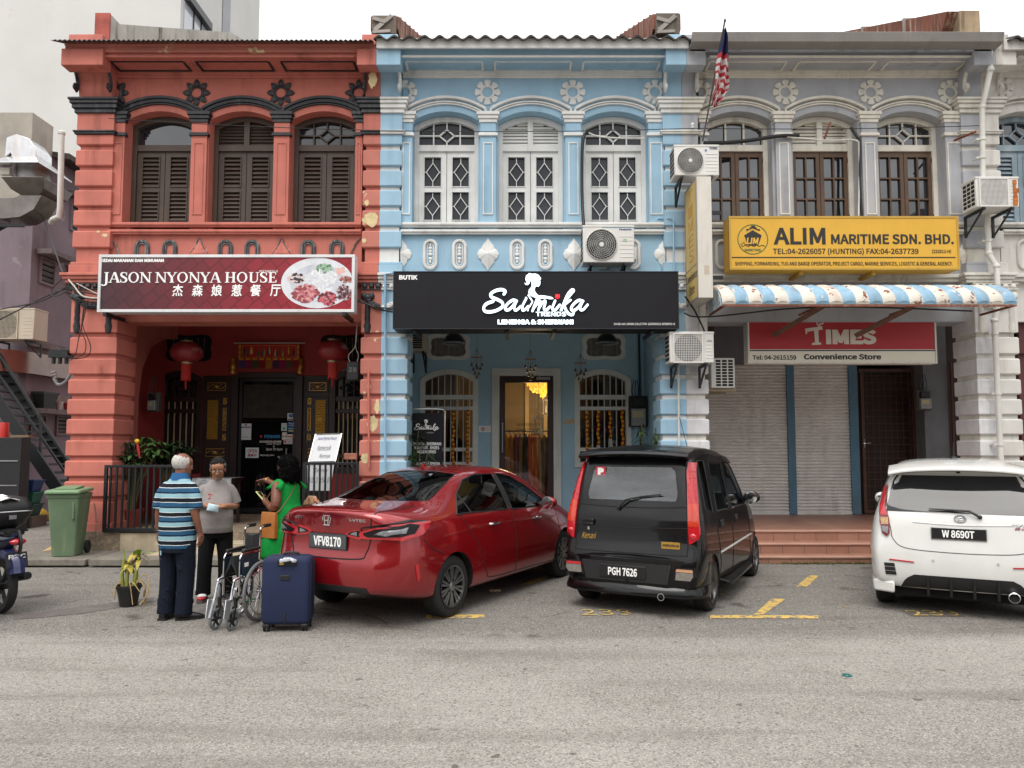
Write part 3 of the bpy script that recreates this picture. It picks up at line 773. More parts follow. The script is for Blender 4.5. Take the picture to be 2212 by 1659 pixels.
m=MB();m.box(X_BG+.05,X_GW,11.16,11.2,ZZ(113,11.2),ZZ(96,11.2));m.build('fascia',mat('streaked_fascia','#a2a3ab',.8,var=.1,streak=1,scol='#332e2b',sscale=11),r)
m=MB();corrug(m,X_BG+.1,X_GW+.05,11.05,ZZ(84,11.05),19.5,ZZ(84,11.05)+3.6,.235,.035,.03);m.build('roof',M_TILE,r,smooth=60)
m=MB();zt=ZZ(24,12.0)
m.mat(1).box(X_GW-.02,X_GW+.32,11.98,12.3,ZZ(76,12),zt)
sl=(ZZ(77,16.8)-zt)/4.78
m.mat(0).yz([(12.02,zt+.01),(19,zt+.01+sl*6.98),(19,zt+sl*6.98-.6),(12.5,ZZ(80,12)),(12.3,ZZ(75,12))],X_GW-.2,X_GW+.22)
for k in range(3):
 y_=13.3+k*1.6;z_=zt+sl*(y_-12.02);m.mat(2).prism([(X_GW-.215,y_,z_-.7),(X_GW-.215,y_+.09,z_-.7),(X_GW-.215,y_+.09,z_+.04+sl*.09),(X_GW-.215,y_,z_+.04)],(.45,0,0))
m.build('fire_wall',[M_RUST,mat('stained_tan_render','#a08b70',.9,var=.3,scale=3,streak=1),mat('dull_zinc_flashing','#b5b3ae',.5,metal=.5,var=.2)],r)
def stadium(mb,x,z0,z1,w,rad,y,half=False):
 pts=[]
 for k in range(9):a=PI*k/8;pts.append((x+w*math.cos(a),y,z1-w+w*math.sin(a)))
 if half:pts=[(x+w,y,z0)]+pts+[(x-w,y,z0)]
 else:
  for k in range(9):a=PI+PI*k/8;pts.append((x+w*math.cos(a),y,z0+w+w*math.sin(a)))
 mb.tube(pts,rad,6,closed=not half)
def leaf_panel(mb,x,z0,z1,w,y,lo=-1,hi=1):
 zc=(z0+z1)/2;h=(z1-z0)/2
 prof=[(0,1),(.18,.8),(.5,.55),(.6,.35),(.85,.25),(1,0),(.85,-.25),(.6,-.35),(.5,-.55),(.18,-.8),(0,-1)]
 pts=[(a,b)for a,b in prof if hi>0]+([(-a,b)for a,b in reversed(prof[1:-1])]if lo<0 else[])
 if hi<=0:pts=[(-a,b)for a,b in prof]
 n=len(pts);o=[(x+a*w,y-.015,zc+b*h)for a,b in pts];bk=[(x+a*w,y+.005,zc+b*h)for a,b in pts]
 mid=(x,y-.07,zc)
 mb.add(o+bk+[mid],[(i,(i+1)%n,2*n)for i in range(n)]+[(i,i+n,(i+1)%n+n,(i+1)%n)for i in range(n)])
r,xl,xr,cs,P=HR['blue_shophouse']
z0,z1=uz(580),uz(520)
for x in(929.6,992.5,1117,1178,1301,1368):
 mb=MB();X=XX(x,YW,550);stadium(mb,X,z0,z1,.095,.028,YW-.012);stadium(mb,X,z0+.05,z1-.05,.05,.01,YW-.005)
 for dz,w_ in((-.12,.02),(-.07,.032),(0,.035),(.05,.025),(.1,.03),(.14,.014)):mb.ell((X,YW-.01,(z0+z1)/2+dz),(w_,.014,.03),8,6)
 mb.build('oval_ornament',M_WHITE,r)
for x in(1054,1240):
 mb=MB();leaf_panel(mb,XX(x,YW,550),uz(585),uz(514),.175,YW);mb.build('leaf_ornament',M_WHITE,r,smooth=0)
mb=MB();leaf_panel(mb,xl,uz(585),uz(514),.175,YW,lo=1);mb.build('leaf_ornament',M_WHITE,r,smooth=0)
mb=MB();leaf_panel(mb,xr,uz(585),uz(514),.175,YW,hi=-1);mb.build('leaf_ornament',M_WHITE,r,smooth=0)
r,xl,xr,cs,P=HR['red_shophouse']
M_GREYORN=mat('flaking_black_trim','#4a4b4d',.6,var=.4,scale=8,streak=.9,scol='#b8b5b0',sscale=22)
for x in(307,367,487,545,666,728):
 mb=MB();X=XX(x,YW,540);stadium(mb,X,uz(575),uz(521),.1,.026,YW-.012);stadium(mb,X,uz(575)+.04,uz(521)-.04,.063,.014,YW-.012)
 mb.build('oval_ornament',M_GREYORN,r)
for x in(431,609):
 mb=MB();X=XX(x,YW,540);leaf_panel(mb,X,uz(583),uz(514),.17,YW);mb.build('leaf_ornament',M_RED,r,smooth=0)
 mb=MB();mb.tube([(X-.14,YW-.02,uz(548)),(X-.07,YW-.02,uz(535)),(X-.03,YW-.03,uz(522)),(X,YW-.02,uz(515)),(X+.03,YW-.03,uz(522)),(X+.07,YW-.02,uz(535)),(X+.14,YW-.02,uz(548))],.012,6)
 mb.build('leaf_edge',M_GREYORN,r)
for x,s_ in((xl,1),(xr,-1)):
 mb=MB();mb.tube([(x+s_*.02,YW-.02,uz(514)),(x+s_*.1,YW-.02,uz(527)),(x+s_*.16,YW-.02,uz(545)),(x+s_*.17,YW-.02,uz(552))],.012,6);mb.build('leaf_edge',M_GREYORN,r)
r,xl,xr,cs,P=HR['grey_shophouse']
mb=MB();leaf_panel(mb,xr,uz(585),uz(514),.175,YW,hi=-1);mb.build('leaf_ornament',M_CREAM,r,smooth=0)
mb=MB();stadium(mb,XX(1560,YW,550),z0,z1,.095,.028,YW-.012);mb.build('oval_ornament',M_CREAM,r)
M_FLAKE=mat('bare_cream_plaster','#cdbb8f',.9,var=.2,scale=9)
r=HR['red_shophouse'][0];random.seed(21)
for px,py,w_,h_,Y in((801,473,.13,.13,YP),(792,438,.04,.05,YP),(806,915,.09,.13,11.54),(789,990,.07,.08,11.54),(815,880,.05,.1,11.54),(786,520,.04,.04,YP),(797,835,.03,.05,11.54),(226,508,.05,.03,YP),(212,500,.03,.02,YP),(805,170,.07,.16,11.4)):
 c_=W(px,py,Y-.004);k=MB();k.prism([(c_.x+w_*random.uniform(.7,1.15)*math.cos(2*PI*i/18),c_.y,c_.z+h_*random.uniform(.7,1.15)*math.sin(2*PI*i/18))for i in range(18)],(0,.003,0));k.build('flaked_patch',M_FLAKE,r,smooth=0)
M_NB=mat('white_limewash','#c9c6c0',.8,var=.1,scale=2,streak=.8,scol='#8d8478',sscale=5)
nb=empty('white_shophouse',(9.8,YP,0),'cream white shophouse at the right end with grey blue louvred window','shophouse','terrace of shophouses')
xn0=X_GW+.0;c=XX(2212,YW,330)+.05
w=MB();e0,e1=X_GW+.32,12.2;cw=c
w.box(e0,cw-HW,YW,YW+.3,ZS0,ZTOP)
for k in range(12):
 a,b_=-HW+2*HW*k/12,-HW+2*HW*(k+1)/12
 w.xz([(cw+a,ZC+math.sqrt(R0*R0-a*a)),(cw+b_,ZC+math.sqrt(R0*R0-b_*b_)),(cw+b_,ZTOP),(cw+a,ZTOP)],YW,YW+.3)
w.box(cw+HW,e1,YW,YW+.3,ZS0,ZTOP);w.box(e0,e1,YW,YW+.3,ZLEDGE,ZS0);w.box(e0,e1,YW+.03,YW+.5,uz(694),ZLEDGE)
w.build('wall',M_NB,nb,smooth=0);w=MB();w.box(X_GW-.3,e1,14.75,14.85,FL,4.2);w.build('porch_wall',mat('shade_brown','#3d2c26',.8,var=.3),nb,smooth=0)  # porch wall coloured dark brown so the gap by the pier reads as shade
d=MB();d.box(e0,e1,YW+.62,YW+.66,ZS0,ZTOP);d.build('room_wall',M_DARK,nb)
ar=MB();ar.arc(cw,ZC,1.166,1.208,YW-.07,YW,.64,18);ar.arc(cw,ZC,1.107,1.13,YW-.05,YW,.62,18);ar.build('arch_moulding',M_NB,nb,bevel=.006)
window(nb,cw,'diamond','louvre',mat('grey_blue_paint','#7d8e98',.6,var=.2,streak=.5,scol='#c5c6c4'),MATS['grey_blue_paint'],M_PANE,ZS1)
HR['white_shophouse']=(nb,e0,e1,[cw],dict(wall=M_NB,trim=M_NB,acc=M_NB,q=M_NB,g=M_NB,line=M_NB))
pier_half('white_shophouse',X_GW,X_GW+.30,False,True,X_GW+.05,XX(2212,11.54,900)-.02,False,True)
m=MB()
for a,b_,p in((489,483,.05),(492,489,.03),(504,498.5,.05),(508,504,.03),(610,602,.04),(602,594,.08)):m.box(e0,e1,YW-p-.04,YW,uz(a),uz(b_))
m.build('sill_moulding',M_NB,nb,bevel=.008);m=MB();m.box(e0,e1,YW-.06,YW,uz(170),uz(157));m.build('frieze_moulding',M_NB,nb,bevel=.008)
eave_beam(nb,e0-.02,e1,dict(wall=M_NB,trim=M_NB,line=M_NB))
rosette(nb,XX(2163,YW,200),uz(190),M_NB,M_NB,False,True)
m=MB();m.box(X_GW+.1,e1,11.1,11.14,ZZ(106,11.1),ZZ(84,11.1));m.build('fascia',M_NB,nb)
m=MB();corrug(m,X_GW+.15,e1,11.02,ZZ(80,11.02),19.5,ZZ(80,11.02)+3.6,.235,.035,.03);m.build('roof',M_TILE,nb,smooth=60)
mb=MB();stadium(mb,XX(2212,YW,550),z0,z1,.095,.028,YW-.012);mb.build('oval_ornament',M_NB,nb)
def twin(name,loc,label,cat):return empty(name,loc,label,cat)
tb=twin('white_apartment_block',(-25,32,0),'tall plain white rendered building rising behind the red shophouse','building')
m=MB();m.box(-46,-14.9,32,42,0,30)
m.build('wall',mat('white_render','#c9c8c4',.9,var=.05,scale=.4,streak=.15,scol='#a49c92',sscale=.8,peel=.72,peelcol='#b5a58e',pscale=.6),tb)
m=MB();m.box(-14.92,-14.87,36.6,37.6,20.2,26);m.build('window',M_PANE,tb)
zw=ZZ(65,34.7);m=MB();m.box(-14.93,-14.86,32.3,34.7,14,zw);wo_=m.build('window',glass('pale_sky_glass','#b4b8c0',ior=1.6),tb)
m=MB();m.box(-14.9,-14.6,32.3,34.75,zw,zw+.35);m.box(-14.9,-14.82,33.2,33.26,14,zw);m.box(-14.9,-14.82,34.0,34.06,14,zw);m.build('window_frame',M_BLKM,wo_)
pb_=twin('mauve_house',(-14,17.5,0),'mauve rendered house with stained walls across the side alley','house')
M_MAUVE=mat('mauve_render','#7d7078',.85,var=.16,scale=.9,streak=.9,scol='#5f5359',sscale=2,bump=.1,bscale=20,peel=.62,peelcol='#8f8587',pscale=1.1)
M_LEDGE=mat('mossy_ledge','#6f6465',.9,var=.25,scale=4,streak=.6);M_SGR=mat('stained_grey_render','#a0998f',.9,var=.28,scale=1.2,streak=.9,scol='#675f56',sscale=1.6)
xs=-11.55;YM=17.5
m=MB();m.box(-26,xs,YM,30,0,9.1);m.build('wall',M_MAUVE,pb_)
m=MB();m.box(-26,XX(70,17.3,260),17.3,18.1,7.6,ZZ(243,17.3));m.build('parapet',M_SGR,pb_)
m=MB();m.prism([(xs+.45,18.1,8.9),(xs+.45,30,8.9),(xs-6,30,9.7),(xs-6,18.1,9.7)],(0,0,.14))
m.build('roof',mat('old_dark_roof','#453d39',.9,var=.4,scale=6),pb_)
m=MB();m.box(xs,xs+.12,YM,29,4.1,4.25);m.build('ledge',M_LEDGE,pb_)
def lwin(y0,w,za,zb,hood=True):
 f=MB();f.box(xs-.02,xs+.05,y0-.05,y0+w+.05,za-.06,za);f.box(xs-.02,xs+.05,y0-.05,y0+w+.05,zb,zb+.05);f.box(xs-.02,xs+.05,y0-.05,y0,za,zb);f.box(xs-.02,xs+.05,y0+w,y0+w+.05,za,zb)
 o=f.build('window',M_MAUVE,pb_)
 d=MB();d.box(xs-.01,xs+.006,y0,y0+w,za,zb);d.build('pane',M_DARK,o)
 l=MB()
 for k in range(4):l.obox((xs+.02,y0+w/2,za+(zb-za)*(k+.5)/4),.006,w/2,(zb-za)*.1,Matrix.Rotation(.6,3,'Y'))
 l.build('slat',mat('dusty_glass_slat','#5d5b5d',.4,var=.3),o)
 if hood:h=MB();h.box(xs,xs+.4,y0-.2,y0+w+.25,zb+.08,zb+.2);h.build('window_hood',M_LEDGE,o)
lwin(17.85,.5,5.75,6.3);lwin(19.0,.5,5.75,6.3);lwin(17.75,.5,2.05,2.45,False);lwin(18.75,.5,2.05,2.45,False);lwin(19.0,.6,7.4,8.15)
m=MB();m.box(xs,xs+.35,17.6,20.2,2.5,2.62);m.build('shelf_ledge',M_LEDGE,pb_)
bw=twin('rear_wall',(-9,30,0),'stained grey boundary wall closing the far end of the alley','wall')
m=MB();m.box(-11.6,-6.9,29,29.3,0,14);m.build('wall',M_SGR,bw)
# ---------------- porch walls, doors, windows ----------------
def wall_open(mb,x0,x1,z0,z1,ops,y0,y1):
 """wall with openings (xa, xb, za, zb, rise)"""
 ops=sorted(ops);x=x0
 for xa,xb,za,zb,rise in ops:
  if xa>x:mb.box(x,xa,y0,y1,z0,z1)
  if za>z0+.001:mb.box(xa,xb,y0,y1,z0,za)
  if rise:
   hw=(xb-xa)/2;rr=(hw*hw+rise*rise)/(2*rise);c=(xa+xb)/2;zc=zb-rr
   for k in range(10):
    p,q=-hw+2*hw*k/10,-hw+2*hw*(k+1)/10
    mb.xz([(c+p,zc+math.sqrt(rr*rr-p*p)),(c+q,zc+math.sqrt(rr*rr-q*q)),(c+q,z1),(c+p,z1)],y0,y1)
  else:mb.box(xa,xb,y0,y1,zb,z1)
  x=xb
 if x<x1:mb.box(x,x1,y0,y1,z0,z1)
def arched_frame(mb,x0,x1,z0,z1,rise,w,y0,y1,sill=True):
 hw=(x1-x0)/2;c=(x0+x1)/2;rr=(hw*hw+rise*rise)/(2*rise);zc=z1-rr
 ri=rr-w;wi=hw-w
 mb.arc(c,zc,ri,rr,y0+.003,y1,hw,14)
 za,zb=zc+math.sqrt(rr*rr-hw*hw),zc+math.sqrt(ri*ri-wi*wi)
 for s in(-1,1):mb.xz([(c+s*hw*.999,z0),(c+s*wi,z0),(c+s*wi,zb),(c+s*hw*.999,za)],y0,y1)
 if sill:mb.box(c-wi,c+wi,y0+.002,y1,z0,z0+w)
 return c,wi,zc,ri
def vbars(mb,xs,z0,z1f,y,r):
 for x in xs:mb.tube([(x,y,z0),(x,y,z1f(x)if callable(z1f)else z1f)],r,6)
yb=lambda y:ZZ(y,YB)
xb_=lambda x,y=900:XX(x,YB,y)
def cloud(cx,cz,w,h,n=48):
 pts=[]
 for k in range(n):
  t=2*PI*k/n;c,s=math.cos(t),math.sin(t)
  r=1/((abs(c)**5+abs(s)**5)**.2)
  k2=1-.10*math.exp(-((abs(c))/.35)**2)-.06*math.exp(-((abs(s))/.3)**2)
  pts.append((cx+w*c*r*k2,cz+h*s*r*k2))
 return pts
# --- blue shop
root,xl,xr,cs,P=HR['blue_shophouse']
bl=[xb_(906.3),xb_(1032.8)];brr=[xb_(1241),xb_(1363.5)];dl,dr=xb_(1062.5),xb_(1211.5)
zwt,zwb=yb(797),yb(1010);zdt=yb(796)
w=MB();wall_open(w,X_RB,X_BG,FL,4.2,[(bl[0]+.02,bl[1]-.02,zwb+.02,zwt-.02,.19),(brr[0]+.02,brr[1]-.02,zwb+.02,zwt-.02,.19),(dl+.02,dr-.02,FL,zdt-.02,0)],YB,YB+.22)
w.box(X_RB,X_RB+.1,12.15,YB,FL,4.2);w.box(X_BG-.1,X_BG,12.15,YB,FL,4.2)
w.build('porch_wall',M_BLUEIN,root,smooth=0)
M_GLB=glass('shop_glass','#d0d0d0',see=.33,ior=1.5,rough=.01)
for a,b_ in(bl,brr):
 f=MB();c,wi,zc,ri=arched_frame(f,a,b_,zwb,zwt,.2,.105,YB-.035,YB+.14)
 z1,z2,z3=yb(858),yb(882),yb(971)
 for z,h in((z1,.045),(z2,.035),(z3,.035)):f.box(c-wi,c+wi,YB-.012,YB+.12,z-h,z+h)
 o=f.build('porch_window',M_WHITE,root,bevel=.006)
 bm_=MB();xs=[c-wi+2*wi*k/7.6+.01 for k in range(1,8)]
 top=lambda x:zc+math.sqrt(ri*ri-(x-c)**2)
 vbars(bm_,xs,zwb+.1,top,YB+.03,.011);bm_.build('window_bar',M_WHITE,o)
 gz=MB();xx=[c-wi+2*wi*k/12 for k in range(13)]
 gz.xz([(c-wi,zwb+.1),(c+wi,zwb+.1)]+[(x,top(x))for x in reversed(xx)],YB+.1,YB+.106);gz.build('pane',M_GLB,o,smooth=0)
d=MB();fw=.14
for k,(w_,p)in enumerate(((.05,.05),(.05,.035),(.05,.02))):
 a,b_,t=dl+k*.048,dr-k*.048,zdt-k*.048
 d.box(a,a+.048,YB-p,YB+.1,FL,t);d.box(b_-.048,b_,YB-p,YB+.1,FL,t);d.box(a+.048,b_-.048,YB-p,YB+.1,t-.048,t)
do=d.build('door_surround',M_WHITE,root,bevel=.004)
dx0,dx1,dzt=dl+.146,dr-.146,zdt-.146
d=MB();wv=.115
d.box(dx0,dx0+wv,YB+.02,YB+.07,FL+.02,dzt);d.box(dx1-wv,dx1,YB+.02,YB+.07,FL+.02,dzt);d.box(dx0+wv,dx1-wv,YB+.02,YB+.07,dzt-.13,dzt);d.box(dx0+wv,dx1-wv,YB+.02,YB+.07,FL+.02,FL+.17)
dr_o=d.build('door',mat('dark_red_brown_wood','#2e1a18',.4,var=.2,scale=6),root,bevel=.004)
d=MB();d.box(dx0+wv,dx1-wv,YB+.042,YB+.05,FL+.17,dzt-.13);d.build('pane',M_GLB,dr_o,smooth=0)
d=MB();xh=dx0+.06;d.tube([(xh,YB-.045,yb(978)),(xh,YB-.045,yb(913))],.014,8);
for y in(970,921):d.tube([(xh,YB-.045,yb(y)),(xh,YB+.02,yb(y))],.009,6)
d.build('door_handle',M_STEEL,dr_o)
d=MB();d.box(dx1-.33,dx1-.06,YB-.04,YB+.02,dzt-.075,dzt-.025);d.bar((dx1-.25,YB-.02,dzt-.02),(dx1-.42,YB-.01,dzt+.07),.015,.01);d.build('door_closer',mat('silver_paint','#a9a9ac',.35,metal=.6,var=.05),dr_o)
M_BLKL=mat('black_lettering','#15130f',.5,var=0);M_WHTL=mat('white_lettering','#f0f0ee',.5,var=0)
for t,y0,y1 in(('OPERATION HOUR',920,914.5),('TUESDAY TO SUNDAY',931,926),('11AM - 8PM',941,936.5),('MONDAY CLOSED',949,944.5)):
 ptext('lettering',t,1118 if 'OP' in t else 1113,1166,y0,y1,YB+.041,M_BLKL,dr_o,bold=.01,ext=.001)
for x in(968.5,1304.5):
 cx_,cz_=xb_(x,750),yb(750)
 v=MB();o1,o2=cloud(cx_,cz_,.43,.265),cloud(cx_,cz_,.345,.19)
 n=len(o1);r_=[[(p[0],y,p[1])for p in q]for q,y in((o1,YB+.01),(o1,YB-.03),(o2,YB-.03),(o2,YB+.01))]
 v.loft(r_,False,False);vo=v.build('vent_surround',M_WHITE,root)
 v=MB();v.xz(o2,YB-.008,YB-.004);v.build('vent_board',mat('grey_woven_board','#77726e',.9,var=.3,scale=12,streak=.5,fine=.4,fscale=60),vo,smooth=0)
 v=MB()
 for k in range(5):xk=cx_-.25+k*.125;v.tube([(xk,YB-.018,cz_-.17),(xk,YB-.018,cz_+.17)],.009,6)
 v.build('vent_bar',mat('dull_bar_paint','#8d8883',.7,var=.15),vo)
t=ptext('house_number','10A',1218,1241,915.5,905,YB,M_GOLD,root,bold=.03,ext=.012)
M_SHOPW=mat('warm_cream_wall','#8f7c5c',.8,var=.08)
rm=MB();rm.box(X_RB+.1,X_BG-.1,17.6,17.7,FL,3.7);rm.box(X_RB+.08,X_RB+.1,YB+.22,17.6,FL,3.7);rm.box(X_BG-.1,X_BG-.08,YB+.22,17.6,FL,3.7);rm.box(X_RB+.1,X_BG-.1,YB+.22,17.6,3.7,3.75)
rm.build('shop_room',M_SHOPW,root,smooth=0)
rm=MB();rm.box(X_RB+.1,X_BG-.1,YB+.22,17.6,FL+.002,FL+.01);rm.build('shop_floor',mat('dark_shop_floor','#3d3026',.4,var=.2),root)
for x in(dl-.22,dr+.2):rm=MB();rm.box(x-.03,x+.03,YB+.25,17.0,FL,3.7);rm.build('light_blocker',mat('light_blocker_panel','#6f6458',.8,var=.15),root,smooth=0)  # added walls that keep the chandelier light out of the window bays
rm=MB()
for x in(-1.0,.05,1.1,2.2):frame_ring(rm,x-.35,x+.35,1.2,3.4,.09,17.5,17.6)
rm.build('wall_panel',mat('gilded_cream','#c9a868',.5,var=.1),root)
def lamp_light(name,loc,power,col,size=.15):
 l=bpy.data.lights.new(name,'POINT');l.energy=power;l.color=col;l.shadow_soft_size=size
 o=bpy.data.objects.new(name,l);COL.objects.link(o);o.location=loc;return o
M_CRYST=mat('lit_crystal','#ffb944',.2,var=.35,scale=25,emit=.6)
for px,py,Y,s,lab in((1156,832,15.6,.27,'wide golden crystal chandelier glowing high in the boutique doorway'),(1178,847,16.4,.26,'smaller golden crystal chandelier hanging lower at the right of the doorway')):
 p=W(px,py,Y);c=empty('chandelier',p,lab,'chandelier','chandeliers in the boutique')
 k=MB();prof=[(.05,.32),(s,.25),(s*1.02,.2),(s*.85,.1),(s*.6,.02),(s*.4,-.06),(s*.2,-.12),(.01,-.14)]
 k.lathe(prof,(0,0,0),24)
 for j in range(140):
  a=random.uniform(0,2*PI);i=random.randrange(1,7);r_,h=prof[i];k.ell((r_*math.cos(a)*1.03,r_*math.sin(a)*1.03,h+random.uniform(-.03,.03)),(.02,.02,.03),5,4)
 k.build('crystals',M_CRYST,c,local=True)
 k=MB();k.tube([(0,0,.3),(0,0,3.72-p.z)],.01,6);k.build('chain',M_GOLD,c,local=True)
 lamp_light('chandelier_light',p+Vector((0,-.0,-.45)),16 if s>.265 else 12,(1,.78,.48),.25)
rk=empty('clothes_rail',(W(1150,1000,15.2).x,15.2,FL),'black metal clothes rail of dresses inside the boutique door','clothes rail')
zr_=yb(924)
k=MB();k.tube([(-.62,0,1.62),(.5,0,1.62)],.013,8)
for x in(-.6,.48):k.tube([(x,0,.0),(x,0,1.62)],.013,8);k.tube([(x,-.25,.02),(x,.25,.02)],.013,8)
k.build('frame',M_BLKM,rk,local=True)
cols=['#c9871f','#b8781d','#8c4a55','#a87f3f','#2a211d','#d8671c','#e0761f','#c4b18a','#93764e','#6d5238','#4f4436']
for i,c_ in enumerate(cols):
 x=-.52+i*.095;wv=random.uniform(.05,.075);L_=random.uniform(1.15,1.45)
 g_=MB();rings=[]
 for j,(t,w1,d1)in enumerate(((0,.2,.18),(.06,.8,.6),(.3,.7,.5),(.6,.85,.8),(1,1.1,1.1))):
  ring=[]
  for q in range(14):
   a=2*PI*q/14;f_=1+.18*math.sin(q*2.3+i)*(t)
   ring.append((x+.05*math.sin(i+t*2)*t+wv*w1*math.cos(a)*f_,.2*d1*math.sin(a)*f_,1.56-L_*t))
  rings.append(ring)
 g_.loft(rings,True,False);gt=g_.build('dress',mat('dress_%s'%c_[1:],c_,.7,var=.2,scale=14),None,loc=(0,0,0))
 gt.location=rk.location
 names={0:'mustard yellow dress at the left end of the rail',1:'second mustard dress from the left on the rail',2:'dull pink dress on the clothes rail',3:'bronze gold dress beside the pink one',4:'black dress in the middle of the rail',5:'orange dress right of the black one',6:'bright orange scarf dress right of centre on the rail',7:'pale beige dress near the right of the rail',8:'tan dress right of the pale beige one',9:'brown dress near the right end of the rail',10:'dark brown dress at the right end of the rail'}
 tag(gt,names[i],'dress','dresses on the clothes rail')
 hg=MB();hg.tube([(x,-.0,1.64),(x,0,1.6),(x,-.18,1.55)],.006,5);hg.build('hanger',mat('pale_hanger_wood','#c7a878',.5),gt,local=True)
for px,py,Y,lab in((1164,935,15.0,'white lantern hanging inside the boutique door, the left one'),(1182,892,15.4,'white lantern hanging higher and further right inside the door')):
 p=W(px,py,Y);c=empty('hanging_lantern',p,lab,'lantern','lanterns in the boutique')
 k=MB();k.box(-.08,.08,-.08,.08,-.02,0);k.lathe([(.12,.27),(.02,.36),(.01,.4)],(0,0,0),4)
 for x,y in((-.07,-.07),(.07,-.07),(.07,.07),(-.07,.07)):k.box(x-.012,x+.012,y-.012,y+.012,0,.27)
 k.build('frame',M_WHITE,c,local=True);k=MB();k.tube([(0,0,.4),(0,0,3.7-p.z)],.004,5);k.build('cord',M_WIRE,c,local=True)
 k=MB();k.lathe([(.03,0),(.03,.13),(.005,.15)],(0,0,0),10);k.build('candle',mat('cream_wax','#e8d9b0',.5),c,local=True)
p=W(1298,985,15.0);p.z=W(1298,985,15.0).z
c=empty('idol_statue',p,'dark seated elephant headed statue with pink sash and yellow garland behind the right window','statue')
M_IDOL=mat('dark_glazed_clay','#2b1512',.3,var=.5,scale=9)
k=MB();k.ell((0,0,.14),(.25,.18,.2));k.ell((0,-.05,.38),(.15,.13,.16));k.tube(bez([(0,-.17,.36),(.01,-.22,.25),(-.02,-.23,.14),(.06,-.2,.09)],5),[.06-.0025*i for i in range(16)],8)
for s_ in(-1,1):k.ell((s_*.17,0,.38),(.09,.03,.12));k.tube([(s_*.14,0,.24),(s_*.27,-.05,.15),(s_*.22,-.16,.22)],.045,8);k.ell((s_*.2,-.1,.02),(.16,.12,.08));k.tube([(s_*.14,.02,.26),(s_*.28,0,.34)],.04,8)
k.lathe([(.11,.5),(.09,.58),(.03,.66),(.01,.68)],(0,-.02,0),12);k.build('figure',M_IDOL,c,local=True)
k=MB();k.ell((-.02,-.02,.57),(.13,.1,.04));k.ell((.1,-.04,.52),(.08,.04,.07));k.build('sash',mat('pink_cloth','#c8446a',.7,var=.3,scale=9),c,local=True)
k=MB();k.tube(sag((-.24,-.19,.22),(.24,-.19,.22),.18,16),.026,8);k.build('garland',mat('yellow_marigold','#d9b61e',.8,var=.3,scale=30),c,local=True)
k=MB()
for s_ in(-1,1):k.ell((s_*.26,-.12,.27),(.05,.04,.05));k.ell((s_*.19,-.16,.2),(.03,.02,.04))
k.build('flower',M_WHITE,c,local=True)
k=MB();k.box(-.45,.45,-.2,.25,-1.2,-.06);k.build('plinth',M_WOODD,c,local=True)
for i,(px,Y,c_,lab)in enumerate(((1262,16.6,'#8f5a4c','rose brown gown on a stand behind the right shop window'),(1325,16.8,'#7f7a6a','grey green gown on a stand behind the right shop window'),(985,16.7,'#5b3d36','dark brown gown on a stand behind the left shop window'))):
 x=W(px,930,Y).x;gt=empty('gown',(x,Y,FL),lab,'gown','gowns on stands')
 k=MB();k.loft([[(r_*math.cos(2*PI*q/16)*(1+.12*math.sin(q*2.1)*(h<1)),r_*.8*math.sin(2*PI*q/16),h)for q in range(16)]for r_,h in((.42,.05),(.33,.5),(.2,.95),(.15,1.05),(.2,1.3),(.2,1.42),(.06,1.5))]);k.build('skirt',mat('gown_%d'%i,c_,.7,var=.25,scale=9),gt,local=True)
 k=MB();k.tube([(0,0,1.45),(0,0,1.6)],.05,10);k.ell((0,0,1.66),(.08,.09,.1));k.build('dummy_head',M_CREAM,gt,local=True)
M_OR,M_YE=mat('orange_marigold','#c8471c',.8,var=.3,scale=30),MATS['yellow_marigold']
gdef=[(941,884,1018,0,'leftmost, half hidden by the standing board'),(979,884,1040,0,'second from the left, in the left window'),(1010.5,880,1000,1,'third, in the left window'),(1269,884,990,0,'leftmost in the right window'),(1292.5,884,960,0,'second in the right window, above the statue'),(1318.5,882,946,1,'third in the right window, ending over the statue'),(1345,882,990,0,'rightmost in the right window')]
gdef[0]=(936,884,1015,0,gdef[0][4])
for px,y0,y1,lean,lab in gdef:
 x=W(px,y0+60,14.33).x;za,zb=ZZ(y0,14.33),ZZ(y1,14.33)
 c=empty('flower_garland',(x,14.33,zb),'orange and yellow marigold string, '+lab,'garland','marigold strings on the shop windows')
 for cm,ph in((M_OR,0),(M_YE,1)):
  k=MB();n=int((za-zb)/.042)
  for i in range(n):
   if i%2==ph:k.ell((.012*math.sin(i*.9),0,i*.042),(.032,.028,.024),7,5)
  k.build('blossoms',cm,c,local=True)
 k=MB();k.tube([(0,0,za-zb-.04),(0,0,za-zb+.2)],.004,5);
 for s_ in(-.02,.02):k.tube([(s_,0,0),(s_*1.5,0,-.2)],.01,5)
 k.build('string',M_WHITE,c,local=True)
 k=MB();[k.ell((s_,0,-.22),(.03,.025,.028),7,5)for s_ in(-.035,0,.035)];k.build('tassel',M_OR,c,local=True)
def panel(mb,px0,px1,py0,py1,Y,th=.006):
 a,b_=W(px0,py1,Y),W(px1,py0,Y);mb.box(a.x,b_.x,Y,Y+th,a.z,b_.z);return a,b_
k=MB();a,b_=panel(k,1034.5,1060.5,920,933.5,YB-.008);nt=k.build('notice',M_WHTL,smooth=0,label='small white no dogs notice on the blue wall left of the door',cat='notice')
M_REDL=mat('red_lettering','#b3262c',.5,var=0)
k=MB();cx_,cz_=a.x+.075,(a.z+b_.z)/2
k.lathe([(.03,0),(.03,.003),(.041,.003),(.041,0)],(cx_,YB-.009,cz_),20,'Y',ring=True);k.bar((cx_-.025,YB-.011,cz_+.025),(cx_+.025,YB-.011,cz_-.025),.008,.003);k.build('symbol',M_REDL,nt,smooth=0)
